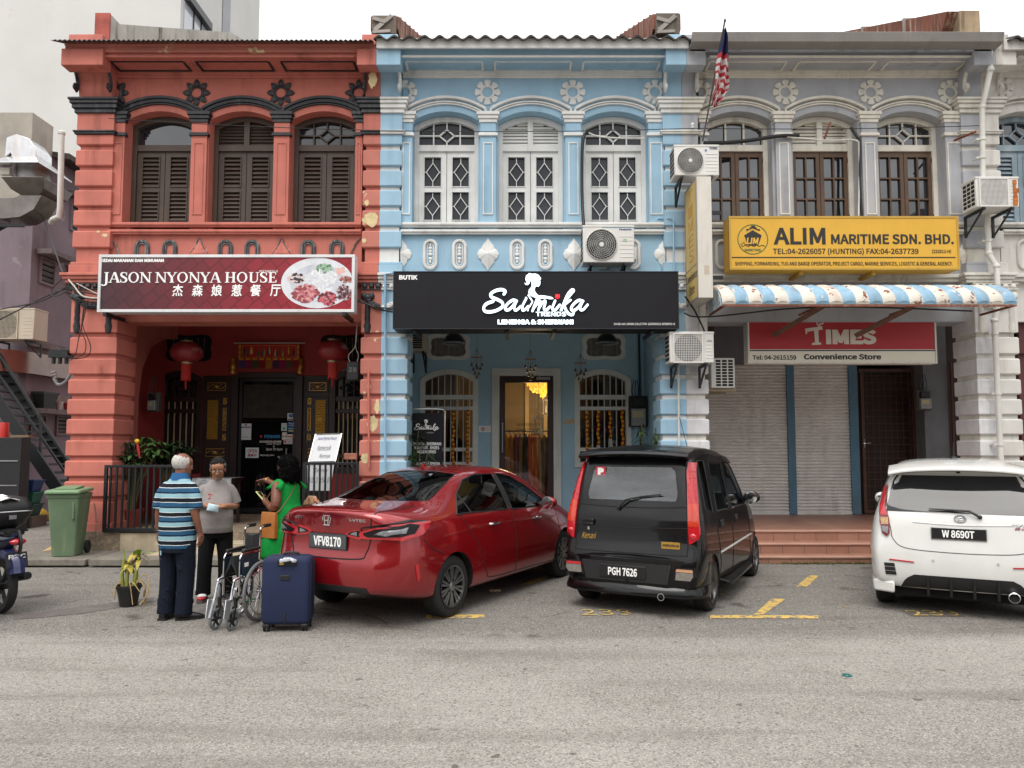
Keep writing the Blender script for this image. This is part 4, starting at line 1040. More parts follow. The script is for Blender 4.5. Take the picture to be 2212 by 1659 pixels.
k=MB();k.ell((cx_,YB-.009,cz_-.002),(.018,.002,.009),8,4);k.ell((cx_+.016,YB-.009,cz_+.01),(.008,.002,.008),8,4);k.box(cx_-.014,cx_-.009,YB-.0105,YB-.008,cz_-.02,cz_);k.box(cx_+.009,cx_+.014,YB-.0105,YB-.008,cz_-.02,cz_);k.build('dog',M_BLKL,nt,smooth=0)
for i,t in enumerate(('DILARANG','MEMBAWA HAIWAN','NO PETS')):text('lettering',t,a.x+.13,b_.x-.01,b_.z-.04-i*.027,b_.z-.025-i*.027,YB-.0085,M_REDL,nt,ext=.001)
# --- red shop porch
root,xl,xr,cs,P=HR['red_shophouse']
def zp(x,y):return 263.3+.215*x,685.8+.215*y
wl0,wl1=xb_(340.7),xb_(436);wr0,wr1=xb_(712),xb_(790);d0,d1=xb_(499),xb_(653)
wz0,wz1,dz1=yb(1022),yb(801),yb(811)
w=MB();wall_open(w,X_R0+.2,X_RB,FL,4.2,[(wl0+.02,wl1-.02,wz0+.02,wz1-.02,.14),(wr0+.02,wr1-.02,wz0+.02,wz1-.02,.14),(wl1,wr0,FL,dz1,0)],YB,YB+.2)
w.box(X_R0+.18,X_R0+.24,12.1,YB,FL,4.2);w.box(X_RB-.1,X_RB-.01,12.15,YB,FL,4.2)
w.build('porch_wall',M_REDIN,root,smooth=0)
nb_=MB();nib=[(12.15,FL),(12.95,FL),(12.95,2.6),(13.05,3.1),(13.35,3.5),(13.9,3.75),(14.4,3.8),(14.4,4.1),(12.15,4.1)]
nb_.yz(nib,X_R0+.24,X_R0+.46);nb_.build('arch_nib',M_RED,root,smooth=0)
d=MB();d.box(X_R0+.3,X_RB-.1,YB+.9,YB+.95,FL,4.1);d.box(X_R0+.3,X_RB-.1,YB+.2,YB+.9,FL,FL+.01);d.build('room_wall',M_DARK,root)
M_BEIGE=mat('cream_bar_paint','#b9ab86',.6,var=.1)
for a,b_ in((wl0,wl1),(wr0,wr1)):
 f=MB();c,wi,zc,ri=arched_frame(f,a,b_,wz0,wz1,.15,.11,YB-.03,YB+.14)
 for y,h in((862,.05),(888,.04),(985,.03)):f.box(c-wi,c+wi,YB-.012,YB+.12,yb(y)-h,yb(y)+h)
 for s_ in(-1,1):f.box(c+s_*wi*.45-.012,c+s_*wi*.45+.012,YB+.02,YB+.06,yb(862),zc+math.sqrt(ri*ri-(wi*.45)**2))
 for p,q in(((0,.1),(.2,0)),((.2,0),(0,-.1)),((0,-.1),(-.2,0)),((-.2,0),(0,.1))):f.bar((c+p[0],YB+.04,yb(838)+p[1]),(c+q[0],YB+.04,yb(838)+q[1]),.02,.03)
 o=f.build('porch_window',M_WOODD,root,bevel=.005)
 k=MB();vbars(k,[c-wi+2*wi*(j+.7)/5.4 for j in range(5)],wz0+.1,yb(864),YB+.03,.0125);k.build('window_bar',M_BEIGE,o)
 k=MB();k.box(c-wi,c+wi,YB+.1,YB+.106,wz0+.1,zc+ri);k.build('pane',M_PANE,o,smooth=0)
f=MB();f.box(wl1,wr0,YB+.06,YB+.16,dz1-.06,dz1)
f.box(d0,d0+.13,YB-.03,YB+.16,FL,dz1-.001);f.box(d1-.13,d1,YB-.03,YB+.16,FL,dz1-.001);f.box(d0+.13,d1-.13,YB-.03,YB+.16,yb(816),dz1+.06)
scr=f.build('door_surround',M_WOODD,root,bevel=.006)
def gold_scroll(mb,x0,x1,z0,z1,Y):
 cx_,cz_=(x0+x1)/2,(z0+z1)/2;w_,h_=(x1-x0)/2,(z1-z0)/2
 frame_ring(mb,x0,x1,z0,z1,.012,Y-.008,Y)
 vert=h_>w_*1.5;long_,sh=(h_,w_)if vert else(w_,h_);n=max(2,int(long_/sh*1.3))
 P_=lambda u,v:(cx_+v,Y-.006,cz_+u)if vert else(cx_+u,Y-.006,cz_+v)
 pts=[P_(-long_*.82+2*long_*.82*i/(8*n),sh*.45*math.sin(i/(8*n)*2*PI*n/2))for i in range(8*n+1)]
 mb.tube(pts,.009,5)
 for i in range(n*2+1):
  u=-long_*.8+1.6*long_*i/(n*2);v=-sh*.4*math.sin((i/(n*2))*PI*n)
  for s_ in(-1,1):
   q=P_(u+.02*s_,v*.8+sh*.2*s_);mb.ell(q,(sh*.2,.008,sh*.14),7,4,Matrix.Rotation(i+s_,3,'Y'))
 mb.ell(P_(0,0),(sh*.35,.014,sh*.5),8,5)
M_LAT=mat('gilt_lattice','#a9822f',.45,metal=.5,var=.45,scale=45)
for x0,x1,mir in((wl1,d0,0),(d1,wr0,1)):
 f=MB();f.box(x0,x1,YB+.03,YB+.08,FL,dz1-.002)
 L_=xb_(436.5)-xb_(436.5)
 frame_ring(f,x0+.03,x1-.03,FL+.05,yb(980),.03,YB+.015,YB+.03);frame_ring(f,x0+.03,x1-.03,yb(974),yb(856),.03,YB+.015,YB+.03);frame_ring(f,x0+.03,x1-.03,yb(848),yb(820),.03,YB+.015,YB+.03)
 so=f.build('screen_panel',M_WOODD,root,bevel=.004)
 w_=x1-x0
 def ux(t):return x0+w_*(t if not mir else 1-t)
 def rect(t0,t1):a,b_=ux(t0),ux(t1);return(min(a,b_),max(a,b_))
 k=MB();yq=YB+.028
 A,B_=rect(.15,.78)
 gold_scroll(k,A,B_,yb(844),yb(826),yq)
 k.build('gilt_carving',M_GOLD,so,smooth=0)
 k=MB();gold_scroll(k,A,B_,yb(986.5),yb(969),yq);k.build('gilt_carving',M_GOLD,so,smooth=0)
 k=MB();gold_scroll(k,A+.1,B_,yb(1030),yb(1011),yq);k.build('gilt_carving',M_GOLD,so,smooth=0)
 A,B_=rect(.7,.82)
 for y0,y1 in((873,860),(930,881),(951,938)):
  k=MB();gold_scroll(k,A,B_,yb(y0),yb(y1),yq);k.build('gilt_carving',M_GOLD,so,smooth=0)
 A,B_=rect(.17,.53);k=MB();k.box(A,B_,YB+.02,YB+.03,yb(949),yb(864))
 n,mm=7,15
 for i in range(n):
  for j in range(mm):
   k.ell((A+(B_-A)*(i+.5+(.5 if j%2 else 0)*.9-.2)/n,YB+.018,yb(949)+(yb(864)-yb(949))*(j+.5)/mm),((B_-A)/n*.42,.012,(yb(864)-yb(949))/mm*.4),6,4)
 k.lathe([(.0,.03),(.05,.025),(.06,.012),(.075,.012),(.08,0)],((A+B_)/2,YB+.02,yb(907)),14,'Y')
 k.build('gilt_lattice',M_LAT,so)
gd=MB();g0,g1=d0+.135,d1-.135;gzt=yb(817)
gd.box(g0,g0+.06,YB+.04,YB+.09,FL+.02,gzt);gd.box(g1-.06,g1,YB+.04,YB+.09,FL+.02,gzt);gd.box(g0+.06,g1-.06,YB+.04,YB+.09,gzt-.06,gzt);gd.box(g0+.06,g1-.06,YB+.04,YB+.09,FL+.02,FL+.12)
gdo=gd.build('door',M_BLKM,root,bevel=.003)
k=MB();k.box(g0+.06,g1-.06,YB+.06,YB+.068,FL+.12,gzt-.06);k.build('pane',glass('black_door_glass','#0d0d0e',ior=1.3),gdo,smooth=0)
k=MB();xh=g1-.16;k.tube([(xh,YB-.02,yb(993)),(xh,YB-.02,yb(968))],.016,8);k.tube([(xh,YB-.02,yb(990)),(xh,YB+.06,yb(990))],.01,6);k.tube([(xh,YB-.02,yb(971)),(xh,YB+.06,yb(971))],.01,6);k.build('door_handle',M_STEEL,gdo)
k=MB();bz0,bz1=yb(902),yb(830)
for i in range(34):z=bz0+(bz1-bz0)*i/34;k.box(g0+.08,g1-.08,YB+.05,YB+.058,z,z+(bz1-bz0)/34*.8)
k.build('bamboo_blind',mat('dim_bamboo_blind','#3a362f',.8,var=.3,scale=8),gdo,smooth=0)
ys_=YB+.045
def sticker(x0,x1,y0,y1,c_,lab,items=(),nm_='sticker',cat_='sticker',Y=None):
 Y=ys_ if Y is None else Y
 k=MB();a,b_=panel(k,x0,x1,y0,y1,Y-.004,.004);o=k.build(nm_,mat('sticker_%s'%c_.strip('#'),c_,.5,var=.03),smooth=0,label=lab,cat=cat_)
 for it in items:
  t,u0,u1,v0,v1,cc=it;ww,hh=b_.x-a.x,b_.z-a.z;mm=mat('ink_%s'%cc.strip('#'),cc,.6,var=0)
  if t=='#':q=MB();q.box(a.x+ww*u0,a.x+ww*u1,Y-.006,Y-.004,a.z+hh*v0,a.z+hh*v1);q.build('printed_block',mm,o,smooth=0)
  elif t=='o':q=MB();q.ell((a.x+ww*(u0+u1)/2,Y-.004,a.z+hh*(v0+v1)/2),(ww*(u1-u0)/2,.002,hh*(v1-v0)/2),14,4);q.build('printed_disc',mm,o,smooth=0)
  else:text('lettering',t,a.x+ww*u0,a.x+ww*u1,a.z+hh*v0,a.z+hh*v1,Y-.0045,mm,o,bold=.02,ext=.001)
 return o
sticker(518.5,543,915,950,'#d5d8da','white payment notice with dark header on the left of the glass door',(('#',.05,.95,.74,.8,'#22305a'),('#',.42,.58,.86,.96,'#35556e'),('#',.1,.9,.12,.15,'#9aa0a6'),('#',.2,.8,.2,.22,'#9aa0a6')),'notice','notice')
sticker(530,559,967,989,'#c9dcdf','pale OPEN sign hanging on the glass door',(('OPEN',.15,.85,.5,.85,'#a32b33'),('營業中',.15,.85,.13,.36,'#a32b33')),'open_sign','sign')
sticker(620.5,637,892.5,908,'#cdd5da','square white sticker with blue badge at the top right of the door',(('o',.15,.85,.35,.95,'#2c5d8f'),('o',.35,.65,.5,.9,'#c9b27a'),('#',.1,.9,.05,.22,'#7a4038')))
sticker(620.5,637,911,922,'#21456f','dark blue sticker with pale words below the badge sticker',(('Touch',.15,.9,.5,.85,'#a8c3dd'),('n GO',.2,.9,.1,.42,'#a8c3dd')))
sticker(620.5,637,922.4,934,'#1f4a86','blue and yellow sticker under the dark blue one',(('o',.1,.95,.1,.45,'#b9b53a'),('#',.1,.9,.65,.8,'#93b0cc')))
sticker(607.5,619.5,914,931,'#cfd6d6','white sticker with round green emblem on the door',(('o',.15,.85,.1,.55,'#3bb39a'),('#',.1,.9,.75,.8,'#444a4c')))
sticker(609,619.5,934,950,'#d6d2cb','narrow cream sticker with two icons on the door',(('#',.1,.4,.35,.55,'#b5493c'),('#',.6,.9,.35,.55,'#4c6a96')))
sticker(620,637,938,950,'#d8d4cc','cream sticker with brown band on the door',(('#',.05,.95,.5,.72,'#a8502f'),('#',.2,.8,.2,.28,'#8a8580')))
sticker(612.5,632,951,959,'#d9d4d4','white sticker with red prohibition mark on the door',(('o',.05,.33,.15,.9,'#c23a45'),('#',.42,.95,.55,.7,'#8b8588'),('#',.42,.95,.25,.4,'#8b8588')))
k=MB();hp=[W(564+7*.3*math.sin(t)**3*1.3+0,943-(13*math.cos(t)-5*math.cos(2*t)-2*math.cos(3*t)-math.cos(4*t))*.22,ys_)for t in[2*PI*i/24 for i in range(24)]]
k.prism(hp,(0,-.002,0));k.build('heart_decal',M_REDL,gdo,smooth=0)
ptext('lettering','PENANG',571,605,946.5,939.5,ys_,mat('blue_lettering','#2a8fc4',.5,var=0),gdo,bold=.02,ext=.001)
ptext('lettering','BUSINESS HOURS',560.5,608,956,952,ys_,M_WHTL,gdo,bold=.02,ext=.001,shear=.2)
for t,x0,x1,y0,y1 in(('11am TO 2pm',575,607,960.5,957),('&',590,593,966,962),('6pm TO 9pm',575,610,973,968),('Wednesday Close',562,592,985,981.5)):ptext('lettering',t,x0,x1,y0,y1,ys_,M_WHTL,gdo,ext=.001,shear=.15)
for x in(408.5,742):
 cx_,cz_=xb_(x,752),yb(752);v=MB();v.xz(cloud(cx_,cz_,.45,.27),YB-.012,YB-.002);vo=v.build('vent',M_DARK,root,smooth=0)  # flat black fill stands in for the shade inside the recessed vent
 v=MB()
 for k_ in range(6):xk=cx_-.3+k_*.12;v.tube([(xk,YB-.02,cz_-.2),(xk,YB-.02,cz_+.2)],.007,6)
 v.build('vent_bar',mat('dim_vent_bar','#6d6a66',.6),vo)
k=MB();k.ell((xb_(749,802),YB-.01,yb(802)),(.09,.015,.06),16,6);ho=k.build('number_plate',mat('grey_enamel','#7b7b7b',.5),root)
text('lettering','10',xb_(749,802)-.045,xb_(749,802)+.045,yb(802)-.03,yb(802)+.03,YB-.022,M_BLKL,ho)
for x in(502.5,648):
 p=W(x,808,YB-.06);k=MB();k.lathe([(.06,0),(.065,.06),(.05,.08),(.066,.12),(.066,.2),(.052,.22),(.05,.3),(.0,.3)],(0,0,0),12);k.xform(Matrix.Translation(p)).build('gilt_bracket',M_GOLD,root)
def lantern(px,py,Y,lab):
 p=W(px,py,Y);c=empty('paper_lantern',p,lab,'lantern','red lanterns in the porch')
 k=MB();k.lathe([(.09,.185),(.16,.17),(.225,.12),(.27,.04),(.275,-.02),(.25,-.09),(.18,-.15),(.09,-.17)],(0,0,0),28);k.build('shade',mat('red_lantern_silk','#8e2a2e',.45,var=.2,scale=9,peel=.62,peelcol='#a57f80',pscale=6,spec=.6),c,local=True)
 for z in(.18,-.2):k=MB();k.lathe([(.085,0),(.1,0),(.1,.035),(.085,.035)],(0,0,z),20);k.build('rim',mat('dull_gold','#a59a78',.4,metal=.5),c,local=True)
 k=MB()
 for i in range(40):a=2*PI*i/40;k.tube([(.07*math.cos(a),.07*math.sin(a),-.2),(.075*math.cos(a),.075*math.sin(a),-.48+random.uniform(-.02,.02))],.008,4)
 k.tube([(0,0,-.2),(0,0,-.64)],[.03,.012],6);k.build('tassel',mat('red_tassel','#b02a20',.7,var=.2,scale=20),c,local=True)
 k=MB();k.tube([(0,0,.2),(0,0,4.12-p.z)],.004,5);k.build('cord',M_CABLE,c,local=True)
lantern(403,762,12.9,'round red lantern hanging left of the restaurant door, in front of the black vent')
lantern(719,759,12.9,'round red lantern hanging right of the restaurant door, beside the pier')
p0,p1=W(515,779,YB-.12),W(648,743,YB-.12);c=empty('door_banner',((p0.x+p1.x)/2,YB-.12,p1.z),'embroidered red festival banner with coloured fringe above the restaurant door','banner')
w_,h_=p1.x-p0.x,p1.z-p0.z
def clothgrid(mb,w,h,nx,nz,f):
 vs=[(-w/2+w*i/nx,f(i/nx,j/nz),-h*j/nz)for j in range(nz+1)for i in range(nx+1)]
 mb.add(vs,[(j*(nx+1)+i,j*(nx+1)+i+1,(j+1)*(nx+1)+i+1,(j+1)*(nx+1)+i)for j in range(nz)for i in range(nx)])
k=MB();clothgrid(k,w_,h_,24,6,lambda u,v:.015*math.sin(u*19)*v);k.build('cloth',mat('festival_red_silk','#b5221c',.5,var=.15,scale=12),c,local=True)
k=MB()
for i in range(9):k.box(-w_/2+w_*(i+.12)/9,-w_/2+w_*(i+.82)/9,-.03,-.018,-h_+.01,-h_+.045)
for s_ in(-1,1):
 for j in range(3):k.box(s_*(w_/2-.03)-.022,s_*(w_/2-.03)+.022,-.03,-.018,-.1-.1*j,-.02-.1*j)
frame_ring(k,-w_/2+.075,w_/2-.075,-h_+.065,-.03,.007,-.026,-.018);k.build('gold_border',mat('gold_embroidery','#c78a1e',.5,var=.3,scale=40),c,local=True)
for j,(cc,nm_)in enumerate((('#24365c','indigo'),('#d9c7a0','ivory'),('#2c6a3a','green'),('#c9a227','gold'))):
 k=MB()
 for i in range(9):
  if i%4==j or(i+2)%5==j:x=-w_/2+.12+(w_-.24)*i/8;k.ell((x+.01*j,-.022,-h_*.55+.03*math.sin(i*2)),(.022,.006,.06),7,5);k.ell((x+.01*j,-.022,-h_*.33+.03*math.sin(i*2)),(.014,.006,.016),7,5);k.ell((x+.04,-.022,-h_*.3-.06*(i%2)),(.022,.005,.01),7,4)
 k.build('embroidery',mat('thread_'+nm_,cc,.6,var=.3,scale=40),c,local=True)
fr=['#1f3f7a','#8c2158','#2d5a33','#a01e1c','#c98a1c','#3b2c6b','#a31d5a','#4a5a3c','#a01e1c']
for i,cc in enumerate(fr):
 k=MB()
 for j in range(9):x=-w_/2+w_*(i+(j+.5)/9)/9;k.tube([(x,-.005,-h_),(x+random.uniform(-.004,.004),-.012,-h_-.155+random.uniform(-.012,.012))],.0055,4)
 k.build('fringe',mat('fringe_%d'%i,cc,.7,var=.2,scale=20),c,local=True)
k=MB();k.tube([(-w_/2-.1,0,.02),(w_/2+.1,0,.02)],.012,6);k.build('rod',M_WIRE,c,local=True)
# --- grey shop porch
root,xl,xr,cs,P=HR['grey_shophouse']
ga=lambda zx:XX(1426.4+.3968*zx,YB,900)
w=MB();w.box(X_BG,ga(240),YB,YB+.2,FL,4.2);w.box(ga(240),ga(1390),YB,YB+.2,yb(789)+.02,4.2);w.box(X_BG+.0,X_BG+.1,12.15,YB,FL,4.2);w.box(ga(1385),ga(1512),YB-.35,YB+.2,FL,4.2)
w.build('porch_wall',mat('dim_grey_wall','#6d6f74',.85,var=.15,streak=.3),root,smooth=0)
w=MB();
for i in range(7):w.box(X_BG+.12+i*.16,X_BG+.275+i*.16,YB-.03,YB,yb(787),4.1)
w.build('board_panel',M_LBROWN,root,smooth=0)
M_SHUT=mat('galvanised_shutter','#dbd8d3',.55,metal=.1,var=.1,scale=2,streak=.4,scol='#6f6862')
for a,b_ in((245,686),(728,1024)):
 s=MB();z0,z1=FL+.01,yb(789);n=int((z1-z0)/.062);prof=[]
 for i in range(n):
  z=z0+(z1-z0)*i/n;h=(z1-z0)/n
  prof+=[(YB-.01,z),(YB-.03,z+h*.25),(YB-.034,z+h*.55),(YB-.022,z+h*.8),(YB-.004,z+h*.86),(YB-.004,z+h*.98)]
 x0,x1=ga(a),ga(b_)
 s.loft([[(x0,y,z)for y,z in prof]+[(x0,YB+.03,z1),(x0,YB+.03,z0)],[(x1,y,z)for y,z in prof]+[(x1,YB+.03,z1),(x1,YB+.03,z0)]])
 so=s.build('roller_shutter',M_SHUT,root,smooth=50)
 k=MB();k.box(x0,x1,YB-.045,YB+.0,FL,FL+.06);k.build('shutter_foot',M_SHUT,so)
M_BPOST=mat('blue_steel_post','#4d7389',.6,var=.15,streak=.5,scol='#7d6f63')
for a,b_ in((686,728),(1024,1072)):
 k=MB();k.box(ga(a),ga(b_),YB-.06,YB+.03,FL,yb(789)+.05);k.build('shutter_post',M_BPOST,root,bevel=.005)
k=MB()
for i in range(30):z=FL+.05+i*.092;k.obox(((ga(1072)+ga(1092))/2+.0,YB+.05,z),(ga(1100)-ga(1072))/2,.01,.05,Matrix.Rotation(.5,3,'X'))
k.build('louvre_strip',M_BROWN,root,smooth=0)
gx0,gx1,gz1=ga(1092),ga(1386),yb(797)
k=MB();frame_ring(k,gx0,gx1,FL+.02,gz1,.06,YB-.03,YB+.02)
go=k.build('grille_gate',mat('rust_brown_steel','#4b2f24',.6,var=.25,scale=6),root)
k=MB()
for i in range(1,9):x=gx0+(gx1-gx0)*i/9;k.tube([(x,YB-.005,FL+.05),(x,YB-.005,gz1-.05)],.008,5)
for i in range(1,21):z=FL+(gz1-FL)*i/21;k.tube([(gx0+.05,YB-.01,z),(gx1-.05,YB-.01,z)],.008,5)
k.build('grille',MATS['rust_brown_steel'],go)
k=MB();k.box(gx0+.02,gx0+.055,YB-.045,YB-.03,yb(967),yb(948));k.tube([(gx0+.04,YB-.04,yb(958)),(gx0+.04,YB-.08,yb(958)),(gx0+.14,YB-.08,yb(957))],.009,6);k.build('door_handle',M_CHROME,go)
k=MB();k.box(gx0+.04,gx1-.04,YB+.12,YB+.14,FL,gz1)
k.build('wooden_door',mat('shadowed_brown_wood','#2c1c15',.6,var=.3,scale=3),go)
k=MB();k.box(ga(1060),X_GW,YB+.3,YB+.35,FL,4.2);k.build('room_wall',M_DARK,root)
for i in range(5):
 k=MB();x=ga(1525)+i*.13;k.tube([(x,YB-.4,FL),(x,YB-.4,3.3)],.022,6);k.build('gate_bar',mat('rust_brown_steel','#4b2f24'),root)
# ---------------- signs ----------------
M_SIGNW=mat('sign_white_frame','#d6d7d8',.4,metal=.1,var=.06,streak=.3)
M_INK=mat('sign_black_ink','#1b1a18',.5,var=0)
def serif(txt,x0,x1,zb,zt,Y,m,parent):
 """roman lettering drawn stroke by stroke"""
 TH,TN,SF=.17,.07,.055
 gl={}
 def sf(x,z,w):return('r',x-w/2,x+w/2,z-SF/2,z+SF/2)
 gl['A']=(.78,[('b',(.08,.03),(.37,1),TN),('b',(.40,1),(.68,.03),TH),('r',.2,.56,.31,.37),sf(.08,.027,.26),sf(.69,.027,.3)])
 gl['N']=(.86,[('r',.1,.17,0,1),('b',(.13,.97),(.72,.03),TH),('r',.69,.76,0,1),sf(.12,.97,.28),sf(.13,.027,.28),sf(.73,.97,.28)])
 gl['Y']=(.74,[('b',(.08,.97),(.38,.45),TH),('b',(.66,.97),(.38,.45),TN),('r',.29,.46,0,.48),sf(.1,.97,.3),sf(.64,.97,.24),sf(.375,.027,.34)])
 gl['H']=(.88,[('r',.12,.28,0,1),('r',.6,.76,0,1),('r',.28,.6,.47,.54),sf(.2,.97,.32),sf(.2,.027,.32),sf(.68,.97,.32),sf(.68,.027,.32)])
 gl['E']=(.72,[('r',.12,.28,0,1),('r',.28,.6,.93,1),('r',.28,.62,0,.07),('r',.28,.5,.47,.54),('r',.55,.61,.76,1),('r',.58,.65,0,.24),('r',.46,.5,.38,.63),sf(.14,.97,.2),sf(.14,.027,.2)])
 gl['U']=(.84,[('r',.12,.28,.28,1),('r',.64,.71,.28,1),('c',[(.2,.3),(.23,.1),(.42,.035),(.6,.1),(.675,.3)],[.08,.075,.05,.04,.035]),sf(.2,.97,.32),sf(.675,.97,.26)])
 gl['J']=(.5,[('r',.22,.38,.0,1),('c',[(.3,.02),(.27,-.16),(.12,-.27),(-.02,-.24),(-.03,-.16)],[.08,.07,.05,.05,.07]),sf(.3,.97,.34)])
 gl['S']=(.62,[('c',[(.52,.72),(.48,.9),(.33,.97),(.16,.92),(.11,.76),(.2,.61),(.4,.46),(.5,.31),(.47,.12),(.3,.03),(.13,.09),(.08,.27)],[.025,.03,.035,.06,.075,.085,.085,.08,.065,.035,.03,.025]),('r',.5,.54,.68,.97),('r',.06,.1,.03,.32)])
 gl['O']=(.9,[('o',.43,.5,.39,.52,.25,.44)])
 gl[' ']=(.3,[])
 tot=sum(gl[c][0]for c in txt);sx=(x1-x0)/tot;sz=zt-zb;k=MB();cx_=0;q=0
 def P_(u,v,dy):return(x0+(cx_+u)*sx,Y-dy,zb+v*sz)
 for ch in txt:
  for s in gl[ch][1]:
   q=(q+1)%9;d=.006+q*.0004
   if s[0]=='r':k.prism([P_(s[1],s[3],d),P_(s[2],s[3],d),P_(s[2],s[4],d),P_(s[1],s[4],d)],(0,d,0))
   elif s[0]=='b':
    (a,b_),(c,e),w=s[1],s[2],s[3];k.prism([P_(a-w/2,b_,d),P_(a+w/2,b_,d),P_(c+w/2,e,d),P_(c-w/2,e,d)],(0,d,0))
   elif s[0]=='c':
    pts=bez([(p[0],0,p[1])for p in s[1]],4);n=len(pts);L_,R_=[],[]
    for i,p in enumerate(pts):
     t=(pts[min(i+1,n-1)]-pts[max(i-1,0)]).normalized();f=i/(n-1)*(len(s[2])-1);i0=min(int(f),len(s[2])-2);w=s[2][i0]+(s[2][i0+1]-s[2][i0])*(f-i0)
     nn=Vector((-t.z,0,t.x))*w;L_.append(p+nn);R_.append(p-nn)
    k.loft([[P_(a.x,a.z,d),P_(b_.x,b_.z,d),P_(b_.x,b_.z,0),P_(a.x,a.z,0)]for a,b_ in zip(L_,R_)])
   elif s[0]=='o':
    _,a,b_,ra,rb,ia,ib=s;r_=[]
    for i in range(25):
     t=2*PI*i/24;c,e=math.cos(t),math.sin(t)
     r_.append([P_(a+ra*c,b_+rb*e,d),P_(a+ia*c,b_+ib*e,d),P_(a+ia*c,b_+ib*e,0),P_(a+ra*c,b_+rb*e,0)])
    k.loft(r_,False,False)
  cx_+=gl[ch][0]
 return k.build('lettering',m,parent,smooth=0)
Y1=11.2
a,b_=W(209.5,674.5,Y1),W(767,550,Y1)
sg=empty('restaurant_sign',((a.x+b_.x)/2,Y1,a.z),'long dark red lightbox sign with a dish of food and white roman letters','shop sign')
m=bpy.data.materials.new('printed_maroon_lattice');m.use_nodes=True
N,L=m.node_tree.nodes,m.node_tree.links;bb=N['Principled BSDF'];bb.inputs['Roughness'].default_value=.35
t=N.new('ShaderNodeTexCoord');sp=N.new('ShaderNodeSeparateXYZ');L.new(t.outputs['Object'],sp.inputs[0])
r1=N.new('ShaderNodeMapRange');L.new(sp.outputs['X'],r1.inputs[0]);r1.inputs[1].default_value=-2.0;r1.inputs[2].default_value=1.6
mc=N.new('ShaderNodeMix');mc.data_type='RGBA';L.new(r1.outputs[0],mc.inputs[0]);mc.inputs[6].default_value=H('#3a2027');mc.inputs[7].default_value=H('#a01c2c')
mp=N.new('ShaderNodeMapping');mp.inputs['Rotation'].default_value=(R(90),0,R(0));L.new(t.outputs['Object'],mp.inputs[0])
mp2=N.new('ShaderNodeMapping');mp2.inputs['Rotation'].default_value=(0,0,R(42));L.new(mp.outputs[0],mp2.inputs[0])
br=N.new('ShaderNodeTexBrick');L.new(mp2.outputs[0],br.inputs['Vector']);br.offset=.35;br.inputs['Scale'].default_value=1;br.inputs['Brick Width'].default_value=.26;br.inputs['Row Height'].default_value=.17;br.inputs['Mortar Size'].default_value=.011
br.inputs['Color1'].default_value=(1,1,1,1);br.inputs['Color2'].default_value=(.8,.8,.8,1);br.inputs['Mortar'].default_value=(.55,.5,.5,1)
ml=N.new('ShaderNodeMix');ml.data_type='RGBA';ml.blend_type='MULTIPLY';ml.inputs[0].default_value=1;L.new(mc.outputs[2],ml.inputs[6]);L.new(br.outputs[0],ml.inputs[7]);L.new(ml.outputs[2],bb.inputs['Base Color'])
M_LATT=m
k=MB();k.box(a.x+.03,b_.x-.03,Y1+.004,Y1+.19,a.z+.03,b_.z-.03);fo=k.build('face',M_LATT,sg,smooth=0)
k=MB();frame_ring(k,a.x,b_.x,a.z,b_.z,.045,Y1-.012,Y1+.2);k.build('frame',M_SIGNW,sg,bevel=.004)
for x in(a.x+.1,b_.x-.18):k=MB();k.box(x,x+.05,Y1-.02,YW+.1,a.z-.06,a.z-.004);k.build('bracket',M_BLKM,sg,smooth=0)
ptext('lettering','KEDAI MAKANAN DAN MINUMAN',217.6,354,566,559,Y1+.003,M_WHTL,sg,bold=.035,ext=.003)
ptext('lettering','002748434-D',560,600,588,583.5,Y1+.003,M_WHTL,sg,ext=.003)
pa,pb2=W(221,610.5,Y1),W(599.6,588,Y1);serif('JASON NYONYA HOUSE',pa.x,pb2.x,pa.z,pb2.z,Y1+.003,M_WHTL,sg)
for ch,x in zip('杰森娘惹餐厅',(371.5,414,455.5,499,540,583)):
 me=text_mesh(ch,1,.012,.5,shear=.08);xs_=[v.co.x for v in me.vertices];ys2=[v.co.y for v in me.vertices]
 p,q=W(x,640,Y1),W(x+24,614.5,Y1);k=MB()
 k.add([(p.x+(v.co.x-min(xs_))/(max(xs_)-min(xs_))*(q.x-p.x),Y1+.003-(v.co.z+.51)*.006,p.z+(v.co.y-min(ys2))/(max(ys2)-min(ys2))*(q.z-p.z))for v in me.vertices],[tuple(f.vertices)for f in me.polygons]);k.build('lettering',M_WHTL,sg,smooth=0,fix=False)
cpx,cpy=W(685,611,Y1).x,W(685,611,Y1).z;rx,rz=79/142.6,56/142.6
def clipx(pts,xm):return[(min(p[0],xm),p[1])for p in pts]
xm=b_.x-.046
k=MB();k.xz(clipx([(cpx+rx*math.cos(2*PI*i/48),cpy+rz*math.sin(2*PI*i/48))for i in range(48)],xm),Y1+.001,Y1+.004);k.build('printed_plate',mat('print_plate_white','#d3d5da',.5,var=.12,scale=4),sg,smooth=0)
k=MB();k.xz([(cpx+.02+rx*.78*math.cos(2*PI*i/48),cpy+rz*.74*math.sin(2*PI*i/48))for i in range(48)],Y1-.0005,Y1+.001);k.build('printed_plate',mat('print_plate_pale','#c3c6cf',.5,var=.2,scale=6),sg,smooth=0)
